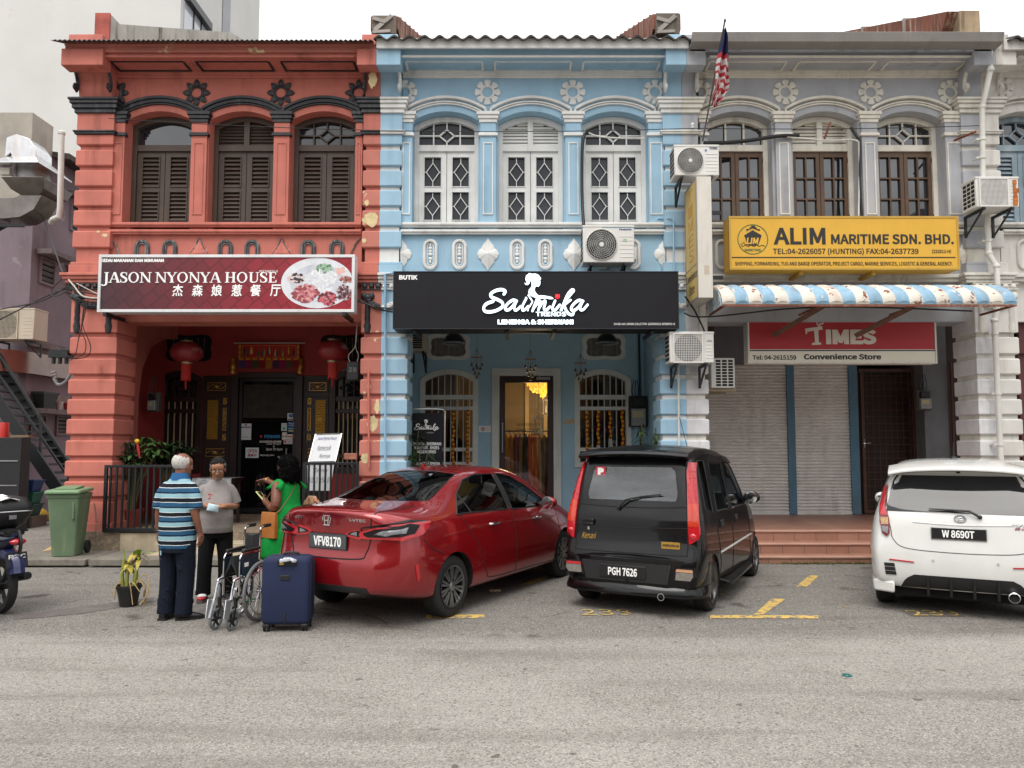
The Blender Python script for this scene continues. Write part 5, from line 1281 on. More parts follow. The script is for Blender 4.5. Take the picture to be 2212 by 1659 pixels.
def blob(cx_,cz_,rx_,rz_,n,cols_,y,sc_=.03,nm_='printed_food'):
 for j,cc in enumerate(cols_):
  k=MB()
  for i in range(n):
   a_=random.uniform(0,2*PI);r_=math.sqrt(random.random())
   x,z=cx_+rx_*r_*math.cos(a_),cz_+rz_*r_*math.sin(a_);s_=sc_*random.uniform(.5,1.2);an=random.uniform(0,PI)
   d=y-.0002*j-.00003*i
   k.add([(min(x+s_*math.cos(t+an)*random.uniform(.7,1.2),xm),d,z+s_*.7*math.sin(t+an))for t in[2*PI*q/7 for q in range(7)]],[tuple(range(7))])
  k.build(nm_,mat('print_'+cc[1:],cc,.5,var=.2,scale=30),sg,smooth=0)
def spx(x,y):p=W(x,y,Y1);return p.x,p.z
x,z=spx(694,607);blob(x,z,.26,.17,46,('#dcdde0','#cfd1d6'),Y1-.001,.05)
x,z=spx(700,580);blob(x,z,.12,.07,30,('#4f7f5e','#8fae90'),Y1-.002,.025)
x,z=spx(660,634);blob(x,z,.19,.13,36,('#b5646a','#cf8f90','#8e3f46'),Y1-.0022,.04)
x,z=spx(708,645);blob(x,z,.14,.10,34,('#a33040','#5e1d26','#c4606a'),Y1-.0024,.028)
x,z=spx(744,632);blob(x,z,.11,.12,34,('#7a4a4f','#b99a9c','#3f2428'),Y1-.0026,.024)
x,z=spx(747,604);blob(x,z,.09,.05,24,('#6a2c30','#a86a5c'),Y1-.002,.022)
x,z=spx(640,601);blob(x,z,.12,.07,26,('#d9b9b4','#cfc6c8','#3a2a2c'),Y1-.002,.03)
x,z=spx(735,585);blob(x,z,.08,.05,12,('#e2dfdc','#d8b0a8'),Y1-.002,.045)
Y2=11.0
M_LIT=mat('lit_white_acrylic','#dff1fb',.4,var=0,emit=.75);M_LITR=mat('lit_red_acrylic','#e0202a',.4,var=0,emit=.5)
M_SBLK=mat('matt_black_panel','#1b1a1f',.5,var=.1,scale=3,spec=.2);M_HALO=mat('letter_return','#101012',.5,var=0)
def logo(parent,f,rad,Y,ml,mr,halo=True,rr=1.0):
 """script word with a ponytailed figure; f maps drawing units to (x, z)"""
 T=lambda p,d=0:Vector((f(*p)[0],Y-d,f(*p)[1]))
 strokes=[([(540,440),(562,395),(500,368),(400,388),(330,440),(345,485),(430,522),(510,570),(520,632),(440,690),(330,720),(240,708),(222,650),(270,590),(370,552)],1.1),([(740,548),(680,535),(600,590),(558,660),(590,693),(650,660),(740,550)],1),([(738,552),(705,640),(712,690),(745,688),(810,630)],.9),([(880,532),(838,620),(832,690),(872,685),(925,630)],.9),([(890,500),(893,512)],.9),([(925,455),(975,530),(990,560),(955,620),(925,665),(918,700)],.55),([(1058,535),(1020,630),(992,705)],1),([(1008,665),(1065,590),(1112,548),(1110,600),(1085,690)],.95),([(1092,665),(1150,575),(1192,548),(1190,600),(1172,665),(1205,692),(1270,640)],.95),([(1350,545),(1312,640),(1315,690),(1352,688),(1425,610)],.95),([(1440,695),(1500,570),(1600,440),(1645,385),(1610,375),(1550,440),(1495,560),(1452,690)],.9),([(1490,615),(1560,560),(1595,532)],.8),([(1492,610),(1520,690),(1568,752),(1625,765),(1645,715)],1),([(1790,552),(1720,540),(1640,600),(1602,668),(1640,700),(1710,655),(1785,555)],1),([(1785,556),(1745,650),(1755,690),(1800,680),(1862,608)],.9)]
 for nm_,mm,ex,dd in([('letter_edge',M_HALO,1.45,.012)]if halo else[])+[('lettering',ml,1,.03 if halo else.004)]:
  k=MB()
  for i,(pts,w)in enumerate(strokes):
   P=bez([T(p,dd+.0003*i)for p in pts],5);n=len(P);Lr=[]
   for j,p in enumerate(P):
    t=(P[min(j+1,n-1)]-P[max(j-1,0)]).normalized();r_=rad*w*ex*(.75+.25*abs(t.x));nn=Vector((-t.z,0,t.x))*r_
    back=Vector((0,dd-.001,0))
    Lr.append([p+nn,p-nn,p-nn+back,p+nn+back])
   k.loft(Lr)
   for e in(0,-1):k.lathe([(rad*w*ex*.85,0),(rad*w*ex*.85,dd*.9)],P[e]+Vector((0,dd-.001,0)),10,'Y')
  pony=[(985,122),(940,110),(890,150),(880,210),(900,255),(895,275),(865,262),(880,290),(915,297),(945,270),(947,215),(942,175),(962,150)]
  body=[(985,122),(1040,118),(1090,140),(1110,170),(1127,190),(1120,210),(1108,225),(1118,250),(1112,265),(1115,280),(1105,300),(1085,322),(1045,315),(1030,345),(1025,385),(1050,430),(1085,462),(1150,462),(1240,475),(1300,490),(1325,515),(1270,520),(1200,508),(1110,510),(1085,560),(1040,500),(975,470),(930,430),(925,400),(945,385),(930,375),(965,340),(980,300),(975,260),(955,220),(950,180)]
  for poly,c0 in((pony,(915,210)),(body,(1035,300))):
   P=[(c0[0]+(x-c0[0])*(1+.04*(ex>1)),c0[1]+(y-c0[1])*(1+.04*(ex>1)))for x,y in poly]
   k.prism([T(p,dd+.006)for p in P],(0,dd+.005,0))
  k.build(nm_,mm,parent,smooth=0)
 k=MB();p=T((1388,480),.01);s_=abs(f(1428,0)[0]-f(1388,0)[0]);k.ell(p,(s_,.02 if halo else.002,s_*.85),14,6)
 for q in(-.6,0,.6):k.ell(p+Vector((q*s_,0,s_*.7)),(s_*.3,.02 if halo else.002,s_*.4),8,5)
 k.build('flower_mark',mr,parent)
a,b_=W(848.8,710,Y2),W(1464.7,586.5,Y2)
sb=empty('boutique_sign',((a.x+b_.x)/2,Y2,a.z),'long black fascia sign with lit white script letters and a ponytailed figure','shop sign')
k=MB();k.box(a.x,b_.x,Y2,Y2+.5,a.z,b_.z);k.build('panel',M_SBLK,sb,bevel=.004)
k=MB();frame_ring(k,a.x-.004,b_.x+.004,a.z-.004,b_.z+.004,.012,Y2-.008,Y2+.03);k.build('frame',mat('dark_aluminium','#37363b',.4,metal=.5),sb,smooth=0)
def f8(x,y):p=W(1014.9+.1364*x,576+.1364*y,Y2);return p.x,p.z
logo(sb,f8,.021,Y2,M_LIT,M_LITR)
ptext('lettering','TRENDS',1157.5,1223,683,673.6,Y2-.012,M_LIT,sb,bold=.02,ext=.008);ptext('lettering','LEHENGA & SHERWANI',1075,1238.6,700.5,690.4,Y2-.012,M_LIT,sb,bold=.04,ext=.01)
ptext('lettering','BUTIK',862,902,604,594.5,Y2-.001,M_WHTL,sb,bold=.035,ext=.003);ptext('lettering','Dimiliki oleh: SAIMIKA COLLECTION  202003069231 (003088741-H)',1326.5,1458,702,697.5,Y2-.001,M_WHTL,sb,ext=.002)
for x in(-.1,.62,-1.5,2.1):k=MB();k.box(x,x+.05,Y2+.1,YW+.1,a.z-.05,a.z-.003);k.build('bracket',M_BLKM,sb,smooth=0)
Y3=11.15
a,b_=W(1577,582,Y3),W(2069,467.5,Y3)
M_YS=mat('yellow_sign_face','#cf9f2f',.45,var=.06,scale=2,streak=.2,scol='#a88536')
sy=empty('maritime_sign',((a.x+b_.x)/2,Y3,a.z),'large yellow lightbox sign with ship emblem and black capitals','shop sign')
k=MB();k.box(a.x,b_.x,Y3,Y3+.32,a.z,b_.z);k.build('box',M_YS,sy,bevel=.006)
k=MB();frame_ring(k,a.x-.004,b_.x+.004,a.z-.004,b_.z+.004,.03,Y3-.008,Y3+.05);k.build('frame',mat('yellow_frame','#b58f35',.5,var=.1,streak=.4),sy,smooth=0)
Yt=Y3-.001;M_GREEN=mat('dark_green_ink','#2c5a2e',.5,var=0)
ptext('lettering','ALIM',1671.4,1782.6,528,492,Yt,M_INK,sy,bold=.02,ext=.004);ptext('lettering','MARITIME SDN. BHD.',1795.7,2059.6,527,506,Yt,M_INK,sy,bold=.02,ext=.004)
ptext('lettering','TEL:04-2626057 (HUNTING) FAX:04-2637739',1670,1984,548.5,537,Yt,M_INK,sy,bold=.012,ext=.003);ptext('lettering','(232812-H)',2013.7,2054.5,546.5,539.5,Yt,M_INK,sy,bold=.008,ext=.003)
ptext('lettering','SHIPPING, FORWARDING, TUG AND BARGE OPERATOR, PROJECT CARGO, MARINE SERVICES, LOGISTIC & GENERAL AGENCY.',1588,2058,573.5,565.5,Yt,M_INK,sy,bold=.01,ext=.003)
k=MB();p,q=W(1581,557,Yt),W(2064,555,Yt);k.box(p.x,q.x,Yt-.004,Yt,p.z,q.z);k.build('rule_line',M_INK,sy,smooth=0)
ce=W(1626.3,517,Y3);rr=33.7/143.3
k=MB();k.lathe([(rr-.012,0),(rr-.012,.004),(rr,.004),(rr,0)],ce,40,'Y',ring=True);k.build('emblem_ring',M_GREEN,sy,smooth=0)
e=lambda x,y:(ce.x+(x-563)*.3551/143.3,ce.z-(y-1450)*.3551/143.3)
k=MB();k.xz([e(510,1425),(e(563,1392)),e(618,1425),e(598,1480),e(590,1488),e(535,1488),e(527,1480)],Yt-.004,Yt)
k.xz([e(524,1398),e(524,1385),e(545,1385),e(545,1374),e(555,1374),e(555,1364),e(578,1364),e(578,1374),e(588,1374),e(588,1385),e(607,1385),e(607,1398),e(563,1380)],Yt-.004,Yt);k.build('emblem_ship',M_INK,sy,smooth=0)
k=MB();k.tube([Vector((e(490+i*5,0)[0],Yt-.002,e(0,1490+4*math.sin(i*.9))[1]))for i in range(30)],.005,5);k.build('emblem_wave',M_INK,sy)
p,q=e(487,1480),e(600,1440);text('lettering','ALIM',p[0],q[0],p[1],q[1],Yt-.003,M_YS,sy,bold=.03,ext=.003,shear=.2);text('lettering','ALIM',p[0]-.006,q[0]-.006,p[1]-.006,q[1]-.006,Yt-.001,M_INK,sy,bold=.06,ext=.002,shear=.2)
p,q=e(512,1525),e(612,1509);text('lettering','MARITIME',p[0],q[0],p[1],q[1],Yt,M_GREEN,sy,bold=.015,ext=.003)
for x in(a.x+1.1,b_.x-1.3):k=MB();k.box(x,x+.06,Y3+.1,YW,a.z-.06,a.z-.002);k.build('bracket',mat('yellow_frame','#b58f35'),sy,smooth=0)
Y4=11.82
a,b_=W(1616,785.5,Y4),W(2021,685.5,Y4)
ss=empty('store_sign',((a.x+b_.x)/2,Y4,a.z),'red and cream store sign hanging under the striped awning','shop sign')
zs_=ZZ(754.5,Y4)
k=MB();frame_ring(k,a.x,b_.x,a.z,b_.z,.028,Y4-.012,Y4+.2);k.build('frame',M_CREAM,ss,bevel=.003)
k=MB();k.box(a.x+.028,b_.x-.028,Y4,Y4+.18,zs_,b_.z-.028);k.build('red_field',mat('sign_red','#a6262b',.5,var=.06),ss,smooth=0)
k=MB();k.box(a.x+.028,b_.x-.028,Y4,Y4+.18,a.z+.028,zs_-.001);k.build('cream_field',mat('sign_cream','#dad2c1',.4,var=.05),ss,smooth=0)
k=MB();k.box(a.x+.028,b_.x-.028,Y4-.004,Y4,ZZ(758.5,Y4),ZZ(756,Y4));k.build('rule_line',mat('navy_ink','#2a2742',.5,var=0),ss,smooth=0)
M_CRML=mat('cream_lettering','#cfc5b8',.5,var=0)
ptext('lettering','IMES',1784.7,1892.6,743.5,712,Y4-.001,M_CRML,ss,bold=.045,ext=.004)
t7=lambda x,y:W(1426.4+.3968*x,493.7+.3968*y,Y4)-Vector((0,.003,0))
k=MB();k.prism([t7(835,540),t7(860,540),t7(862,620),t7(875,622),t7(875,632),t7(825,634),t7(825,624),t7(842,620)],(0,-.004,0))
k.prism([t7(788,545),t7(880,532),t7(884,550),t7(800,562),t7(798,574),t7(790,574)],(0,-.005,0))
P=bez([t7(858,540),t7(870,522),t7(886,515),t7(880,502),t7(862,504),t7(852,516),t7(860,526),t7(870,522),t7(872,514)],5);k.tube(P,.012,6);k.build('letter_with_curl',M_CRML,ss,smooth=0)
ptext('lettering','Tel: 04-2615159',1626,1720,777,767.5,Y4-.001,M_INK,ss,bold=.02,ext=.003);ptext('lettering','Convenience Store',1736.7,1903.4,776.5,765,Y4-.001,M_INK,ss,bold=.03,ext=.003)
Yf,Yr=10.7,11.42
p=W(1508,640,Yf);xa_=p.x;xb2=W(1541,640,Yf).x;z0,z1=ZZ(643,Yf),ZZ(381,Yf)
sv=empty('projecting_sign',((xa_+xb2)/2,Yf,z0),'tall stained white and yellow lightbox projecting edge on from the pier','projecting sign')
k=MB();k.box(xa_+.006,xb2,Yf,Yr,z0,z1);k.build('box',mat('stained_white_aluminium','#c9c4ba',.5,metal=.2,var=.08,streak=.8,scol='#8e826f',sscale=9),sv,bevel=.005)
k=MB();k.box(xa_,xa_+.004,Yf+.03,Yr-.03,z0+.03,z1-.03);k.build('face',mat('faded_yellow_panel','#c6aa66',.6,var=.12,streak=.3,scol='#b9a878'),sv,smooth=0)
k=MB();k.box(xa_-.004,xa_+.01,Yf,Yf+.03,z0,z1);k.box(xa_-.004,xa_+.01,Yr-.03,Yr,z0,z1);k.box(xa_-.004,xa_+.01,Yf+.03,Yr-.03,z0,z0+.03);k.box(xa_-.004,xa_+.01,Yf+.03,Yr-.03,z1-.03,z1);k.box(xa_-.004,xa_,Yf+.03,Yr-.03,z0+.52,z0+.53);k.build('frame',M_GUTTER,sv,smooth=0)
ML=Matrix.Translation((xa_-.001,Yf,0))@Matrix.Rotation(R(-90),4,'Z')
text('lettering','Convenience',-.69,-.04,z0+.33,z0+.45,0,M_INK,sv,M=ML,ext=.002);text('lettering','Store',-.52,-.2,z0+.12,z0+.26,0,M_INK,sv,M=ML,ext=.002)
for i,ch in enumerate('SEMIT'):
 text('lettering',ch,-.5,-.22,z0+.62+i*.23,z0+.8+i*.23,0,mat('faded_ochre_ink','#b58a35',.6,var=.1),sv,M=ML,ext=.002)
k=MB();k.box(xb2-.01,xb2+.3,Yr-.2,Yr-.15,z0+.4,z0+.45);k.box(xb2-.01,xb2+.3,Yr-.2,Yr-.15,z1-.4,z1-.35);k.box(xa_+.05,xb2-.04,Yr-.02,YP+.1,z1-.3,z1-.25);k.build('bracket',M_BLKM,sv,smooth=0)
k=MB();k.box(xa_+.1,xa_+.17,Yf-.003,Yf,z0+.35,z0+.48);k.build('patch',mat('beige_sticker','#b5a893',.7),sv,smooth=0)
YA0,YA1=10.62,11.46
xa_,xb2=W(1560,655,YA0).x,W(2197,655,YA0).x
aw=empty('awning',((xa_+xb2)/2,YA1,ZZ(625,YA1)),'rust stained blue and white striped metal awning over the grey shop','awning')
zc0,zc1=ZZ(656,YA0),ZZ(627,YA1)
n=22;wdt=(xb2-xa_)/n
M_AWW=mat('rusty_white_slat','#d2cbbf',.6,var=.12,scale=5,peel=.59,peelcol='#7d4a30',pscale=7,streak=.6,scol='#9c6440');M_AWB=mat('rusty_blue_slat','#86a9bf',.6,var=.2,scale=5,peel=.6,peelcol='#c9c3b8',pscale=7,streak=.8,scol='#8a5a3c')
def awp(t):
 a_=t*PI/2;return YA1-(YA1-YA0)*math.sin(a_)*.97-.03*t*(YA1-YA0),zc1-(zc1-zc0)*(1-math.cos(a_))
for i in range(n):
 k=MB();rings=[];x0=xa_+wdt*i;m_=14
 for j in range(m_*4+1):
  t=j/(m_*4);y,z=awp(t);ph=(j%4)/4
  bump_=.012*(1-ph)
  rings.append([(x0+wdt*u,y-.02*math.sin(PI*u)-bump_*.7,z+.026*math.sin(PI*u)+bump_*1.3)for u in(0,.15,.35,.65,.85,1)]+[(x0+wdt,y,z-.006),(x0,y,z-.006)])
 k.loft(rings);k.build('slat',M_AWB if i%2 else M_AWW,aw,smooth=0)
k=MB()
for s_ in range(6):
 x0=xa_-.015
 y0,y1=YA0+(YA1-YA0)*s_/6,YA0+(YA1-YA0)*(s_+1)/6
k.mat(0)
for s_ in range(6):
 t0,t1=s_/6,(s_+1)/6;(ya,za),(yb2,zb2)=awp(t0),awp(t1);k.cur=s_%2
 zl=zc0-.03;k.prism([(xa_-.01,ya,za),(xa_-.01,yb2,zb2),(xa_-.01,yb2,zl),(xa_-.01,ya,zl+.0)],(-.008,0,0))
k.build('side_valance',[M_AWW,M_AWB],aw,smooth=0)
k=MB();k.box(xa_,xb2,YA0,YA0+.025,zc0-.04,zc0-.01);k.box(xa_,xb2,YA1-.05,YA1,zc1-.08,zc1-.02)
for x in(xa_+.02,xa_+(xb2-xa_)*.33,xa_+(xb2-xa_)*.66,xb2-.05):k.box(x,x+.03,YA0+.026,YA1-.051,zc0-.04,zc0-.01)
k.build('frame',M_RUST,aw,smooth=0)
for x in(W(1735,672,11.0).x,W(1925,670,11.0).x):k=MB();k.bar((x+.18,10.72,zc0-.02),(x-.2,YW,zc0-.30),.07,.05);k.build('strut',mat('weathered_brown_timber','#6e4f40',.8,var=.25,scale=8,streak=.5),aw,smooth=0)
# ---------------- air conditioners ----------------
M_ACW=mat('ac_white','#cfcdc8',.45,var=.05,scale=3,streak=.25,scol='#a69f92');M_ACB=mat('ac_beige','#bdb3a0',.5,var=.07,streak=.4,scol='#8a7d6a');M_ACD=mat('ac_dark_coil','#3d4348',.6,metal=.3,var=.3,scale=20)
M_ACBLK=mat('ac_shadow_well','#121314',.8,var=0)
def ac(px0,px1,pyb,pyt,Y,d,label,casing=M_ACW,guard='spiral',txt=None,side='l',fan_f=.66,rz=0,group='outdoor air conditioner units',rust=False,cfan=None):
 a,b_=W(px0,pyb,Y),W(px1,pyt,Y);w,h=b_.x-a.x,b_.z-a.z
 o=empty('air_conditioner',a,label,'air conditioner',group,rz)
 k=MB();k.box(0,w,0,d,0,h);c=k.build('casing',casing,o,local=True,bevel=.014)
 k=MB();k.box(-.006,w+.006,-.006,d+.006,h-.03,h+.006);k.build('lid',casing,o,local=True,bevel=.008)
 fw=w*fan_f;cx_,cz_=w*.03+fw/2,h*.48;r_=min(fw,h)*.445
 if guard=='none':
  pass
 else:
  k=MB();k.lathe([(r_,.004),(r_,.006)],(cx_,0,cz_),28,'Y');k.build('fan_well',M_ACBLK,o,local=True,smooth=0)
  k=MB();k.lathe([(.0,.012),(r_*.2,.012),(r_*.24,.008)],(cx_,0,cz_),16,'Y')
  for i in range(5):
   a_=2*PI*i/5;p0=[(cx_+r_*s_*math.cos(a_+t),-.008,cz_+r_*s_*math.sin(a_+t))for s_,t in((.2,-.2),(.9,.25),(.92,.85),(.2,.5))];k.prism(p0,(0,.002,0))
  k.build('fan',M_ACD,o,local=True,smooth=0)
  k=MB()
  if guard=='spiral':
   for i in range(6):
    q=r_*(.2+.8*(i+1)/6);k.tube([(cx_+q*math.cos(2*PI*j/28),-.02,cz_+q*math.sin(2*PI*j/28))for j in range(28)],.002,4,closed=True)
   for i in range(28):k.tube([(cx_+r_*s_*math.cos(2*PI*i/28+s_*1.1),-.021,cz_+r_*s_*math.sin(2*PI*i/28+s_*1.1))for s_ in(.2,.4,.6,.8,1)],.0016,4)
   k.lathe([(r_*.98,.0),(r_*1.02,.025),(r_*1.08,.0)],(cx_,0,cz_),28,'Y')
   k.lathe([(r_*.16,.02),(r_*.16,.026),(0,.027)],(cx_,0,cz_),14,'Y')
  else:
   q=min(fw*.94,h*.88)/2
   n=16 if guard=='grid' else 22
   for i in range(n+1):u=-q+2*q*i/n;k.box(cx_+u-.003,cx_+u+.003,-.024,-.018,cz_-q,cz_+q);k.box(cx_-q,cx_+q,-.023,-.017,cz_+u-.003,cz_+u+.003)
   frame_ring(k,cx_-q-.02,cx_+q+.02,cz_-q-.02,cz_+q+.02,.022,-.03,.0)
  k.build('fan_guard',casing,o,local=True,smooth=0)
 k=MB()
 for i in range(6):z=h*(.14+.11*i);k.box(w*(fan_f+.06),w*.97,-.005,.0,z,z+.012)
 k.build('panel_rib',casing,o,local=True,bevel=.003)if guard!='none' else None
 k=MB()
 for i in range(6):
  for j in range(3):y0=d*(.1+.28*j);k.box(-.004,-.001,y0,y0+d*.22,h*(.1+.14*i),h*(.1+.14*i)+h*.1)
 k.build('side_vent',M_ACBLK,o,local=True,smooth=0)
 if rust:
  k=MB()
  for i in range(6):k.box(w*.86+random.uniform(-.01,.01),w*.86+random.uniform(.04,.09),-.0075,-.006,h*(.05+.14*i),h*(.2+.14*i))
  k.build('rust_stain',mat('orange_rust','#a8602a',.9,var=.4,scale=14),o,local=True,smooth=0)
 if txt:
  t,u0,u1,v0,v1,cc=txt;text('lettering',t,w*u0,w*u1,h*v0,h*v1,-.001,mat('ink_'+cc[1:],cc,.5,var=0),o,bold=.03,ext=.002,local=True)
 for x in(w*.14,w*.8):
  k=MB();k.box(x,x+.035,-.02,d+.12,-.045,-.006);k.box(x,x+.035,d+.09,d+.12,-.35,-.045);k.bar((x+.017,.05,-.045),(x+.017,d+.1,-.33),.03,.012);k.build('bracket',M_BLKM,o,local=True,smooth=0)
 return o
o=ac(1259.5,1370,567,487,11.22,.33,'cream air conditioner with round fan guard above the black boutique sign',txt=('Panasonic',.71,.95,.87,.92,'#2c3f78'))
k=MB();k.box(.3,.77,-.003,.1,.545,.555);k.build('teal_label',mat('teal_sticker','#2f8d9c',.4,var=0),o,local=True,smooth=0)
k=MB();k.box(.62,.68,-.004,-.001,.33,.36);k.build('green_label',mat('green_sticker','#2f8a4f',.4,var=0),o,local=True,smooth=0)
k=MB();k.box(.77,.84,.05,.3,.05,.26);k.build('valve_cover',M_ACW,o,local=True,bevel=.02)
o=ac(1457.5,1553,379,313,10.95,.34,'white air conditioner with spiral guard high on the blue and white pier',txt=('YORK',.78,.97,.85,.93,'#2b3350'),fan_f=.64)
k=MB();k.box(.655*.71,.655*.75,-.004,-.001,.375,.405);k.build('blue_label',mat('blue_sticker','#2456a8',.4,var=0),o,local=True,smooth=0)
ac(1447,1542,784,717,11.05,.33,'white air conditioner with square grid guard beside the store sign',guard='grid',txt=('R32',.85,.95,.68,.74,'#333333'),fan_f=.76)
k=MB()
a,b_=W(1537,838,11.75),W(1587,773,11.75)
o=empty('air_conditioner',(a.x,11.75,a.z),'narrow air conditioner turned sideways under the grey porch, slotted grille showing','air conditioner','outdoor air conditioner units')
w_,h_=b_.x-a.x,b_.z-a.z
k=MB();k.box(0,w_,0,.75,0,h_);k.build('casing',M_ACW,o,local=True,bevel=.012)
k=MB()
for i in range(9):
 for j in range(3):k.box(w_*(.2+.26*j),w_*(.2+.26*j)+w_*.2,-.004,-.001,h_*(.06+.1*i),h_*(.06+.1*i)+h_*.07)
k.build('vent',M_ACBLK,o,local=True,smooth=0)
k=MB();k.box(-.2,w_+.03,.05,.1,-.05,-.004);k.box(-.2,w_+.03,.6,.65,-.05,-.004);k.build('bracket',mat('stained_timber','#8f8169',.8,var=.2),o,local=True,smooth=0)
ac(2110,2200,447,382,11.05,.36,'rust streaked air conditioner on the right hand pier beside the downpipe',casing=M_ACW,guard='mesh',rust=True,fan_f=.74)
ac(-36,75,733,666,16.7,.5,'beige air conditioner on the mauve alley wall above the steel duct',casing=M_ACB,guard='mesh',fan_f=.72)
ac(878,920,758,705,13.2,.4,'shadowed air conditioner high in the corner of the blue porch',casing=M_ACB,guard='none')
k=MB()
o=bpy.data.objects['air_conditioner.006']if 'air_conditioner.006' in bpy.data.objects else None
if o:
 k=MB()
 for i in range(9):k.box(.05,.28,-.005,-.001,.05+i*.042,.08+i*.042)
 k.build('vent',M_ACBLK,o,local=True,smooth=0)
# ---------------- pipes, wires, lamps, flag ----------------
def pipe(name,pts,r,m,label,cat,n=10,grp=None):
 k=MB();k.tube(pts,r,n);return k.build(name,m,label=label,cat=cat,group=grp)
V=Vector
P=[W(2140,97,11.2),W(2140,150,11.2),W(2122,231,11.42),W(2123,376,11.42),W(2131,453,11.42),W(2136,547,11.42),W(2153,575,11.35),W(2155,616,11.35)]
k=MB();k.tube(P,.042,12)
for p in(P[1],P[2],P[5],P[6]):k.ell(p,(.056,.056,.05))
P2=[W(2155,612,11.35),W(2156,660,11.38),W(2148,692,11.42),W(2163,1005,11.42)];k.tube(P2,.042,12);k.ell(P2[2],(.056,.056,.05))
dp=k.build('downpipe',M_PVC,label='white plastic rain downpipe with bends down the right hand pier',cat='downpipe')
for y in(300,340,520,720,850,960):
 k=MB();p=W(2122 if y<400 else 2135 if y<600 else 2148+(y-692)*.048,y,11.42);k.lathe([(.047,-.02),(.054,-.02),(.054,.02),(.047,.02)],p,12);k.box(p.x-.09,p.x-.05,p.y,p.y+.12,p.z-.015,p.z+.015);k.build('pipe_clip',M_PVC,dp)
pipe('conduit',[W(832,1010,11.48),W(832,592,11.48),W(848,590,11.44)],.018,mat('blue_conduit','#8cb3cd',.6),'thin pale blue conduit up the blue half of the red and blue pier','conduit')
pipe('conduit',[W(1467,985,11.5),W(1465.5,790,11.5)],.016,M_PVC,'thin white conduit below the grid guard air conditioner','conduit')
pipe('conduit',[W(797,1010,11.5),W(796,800,11.5)],.018,M_RED,'thin coral conduit up the red half of the shared pier','conduit')
pipe('conduit',[W(1410,485,11.68),W(1422,472,11.66),W(1455,472,11.56),W(1456,585,11.5)],.014,mat('blue_conduit','#8cb3cd'),'bent pale blue conduit beside the upper pier of the blue shop','conduit')
pipe('drain_hose',bez([W(1261,487,11.4),W(1258,440,11.55),W(1257,380,11.6),W(1258,320,11.6),W(1262,293,11.62),W(1268,287,11.68)],6),.026,M_CABLE,'thick black hose rising beside the right blue window','hose')
pipe('drain_hose',bez([W(1272,287,11.7),W(1290,294,11.68),W(1330,298,11.66),W(1392,299,11.66)],6),.014,M_PVC,'white hose across the fanlight of the right blue window','hose')
pipe('drain_hose',bez([W(1522,309,11.3),W(1570,308,11.55),W(1620,303,11.6),W(1680,294,11.6),W(1726,293,11.62)],6),.03,M_CABLE,'thick black hose draped across the left grey window','hose')
pipe('drain_hose',bez([W(1838,275,11.66),W(1852,296,11.62),W(1858,310,11.6),W(1858,400,11.6),W(1862,468,11.62)],6),.022,M_CABLE,'black hose down between the middle and right grey windows','hose')
pipe('drain_hose',bez([W(1700,296,11.6),W(1790,303,11.62),W(1848,303,11.6),W(1856,330,11.6),W(1855,466,11.6)],6),.012,M_PVC,'thin white pipe down beside the middle grey window','hose')
pipe('overhead_wire',[W(235,255,11.45)]+sag(W(240,256,11.45),W(1495,277,11.45),.12,30)+sag(W(1495,277,11.45),W(2125,271,11.45),.03,12),.006,M_CABLE,'thin wire strung across all three fronts at window head height','wire')
k=MB();p=W(1496,270,11.48);k.lathe([(.02,-.07),(.035,-.05),(.02,-.03),(.035,0),(.02,.03),(.0,.05)],p,10);k.build('insulator',M_WHITE,label='small white porcelain insulator on the pier holding the wire',cat='insulator')
pipe('rusty_rod',[W(2062,303,11.6),W(2111,283,11.1)],.02,M_RUST,'short rusty bracket rod sticking out right of the grey windows','bracket rod')
pipe('timber_batten',[W(1781,300,11.62),W(1794,264,11.6)],.018,M_RUST,'short rusty batten over the middle grey fanlight','batten')
pipe('cable',bez([W(1478,676,11.3),W(1500,684,11.3),W(1560,682,11.1),W(1690,668,11.0),W(1800,663,11.0),W(1930,665,11.0),W(2100,672,11.1)],5),.012,M_CABLE,'black cable strung under the striped awning','cable')
pipe('cable',bez([W(1546,622,11.3),W(1640,612,11.2),W(1720,611,11.1),W(1830,640,10.7),W(1900,652,10.66)],5),.006,M_CABLE,'thin black wire drooping over the striped awning','cable')
pipe('cable',bez([W(1480,640,11.2),W(1500,670,11.2),W(1515,700,11.2),W(1522,716,11.2)],5),.014,M_CABLE,'black cable hanging from the projecting sign to the lower air conditioner','cable')
pipe('cable',bez([W(1410,705,11.9),W(1425,730,11.8),W(1420,755,11.8),W(1450,790,11.6)],5),.008,M_CABLE,'thin black loop of cable at the top right of the blue porch','cable')
pipe('cable',bez([W(1378,704,12.2),W(1400,735,12.0),W(1440,775,11.6)],5),.008,M_WIRE,'pale cable slanting down to the right in the blue porch','cable')
for i,(dx,r_)in enumerate(((0,.016),(8,.02),(15,.014))):pipe('wall_conduit',[W(1372+dx,715,14.3),W(1376+dx*1.1,1000,14.3)],r_,M_BLUEIN if i!=1 else M_CABLE,('pale blue conduit left of the black one in the porch corner','black conduit down the right corner of the blue porch','pale blue conduit right of the black one in the porch corner')[i],'conduit')
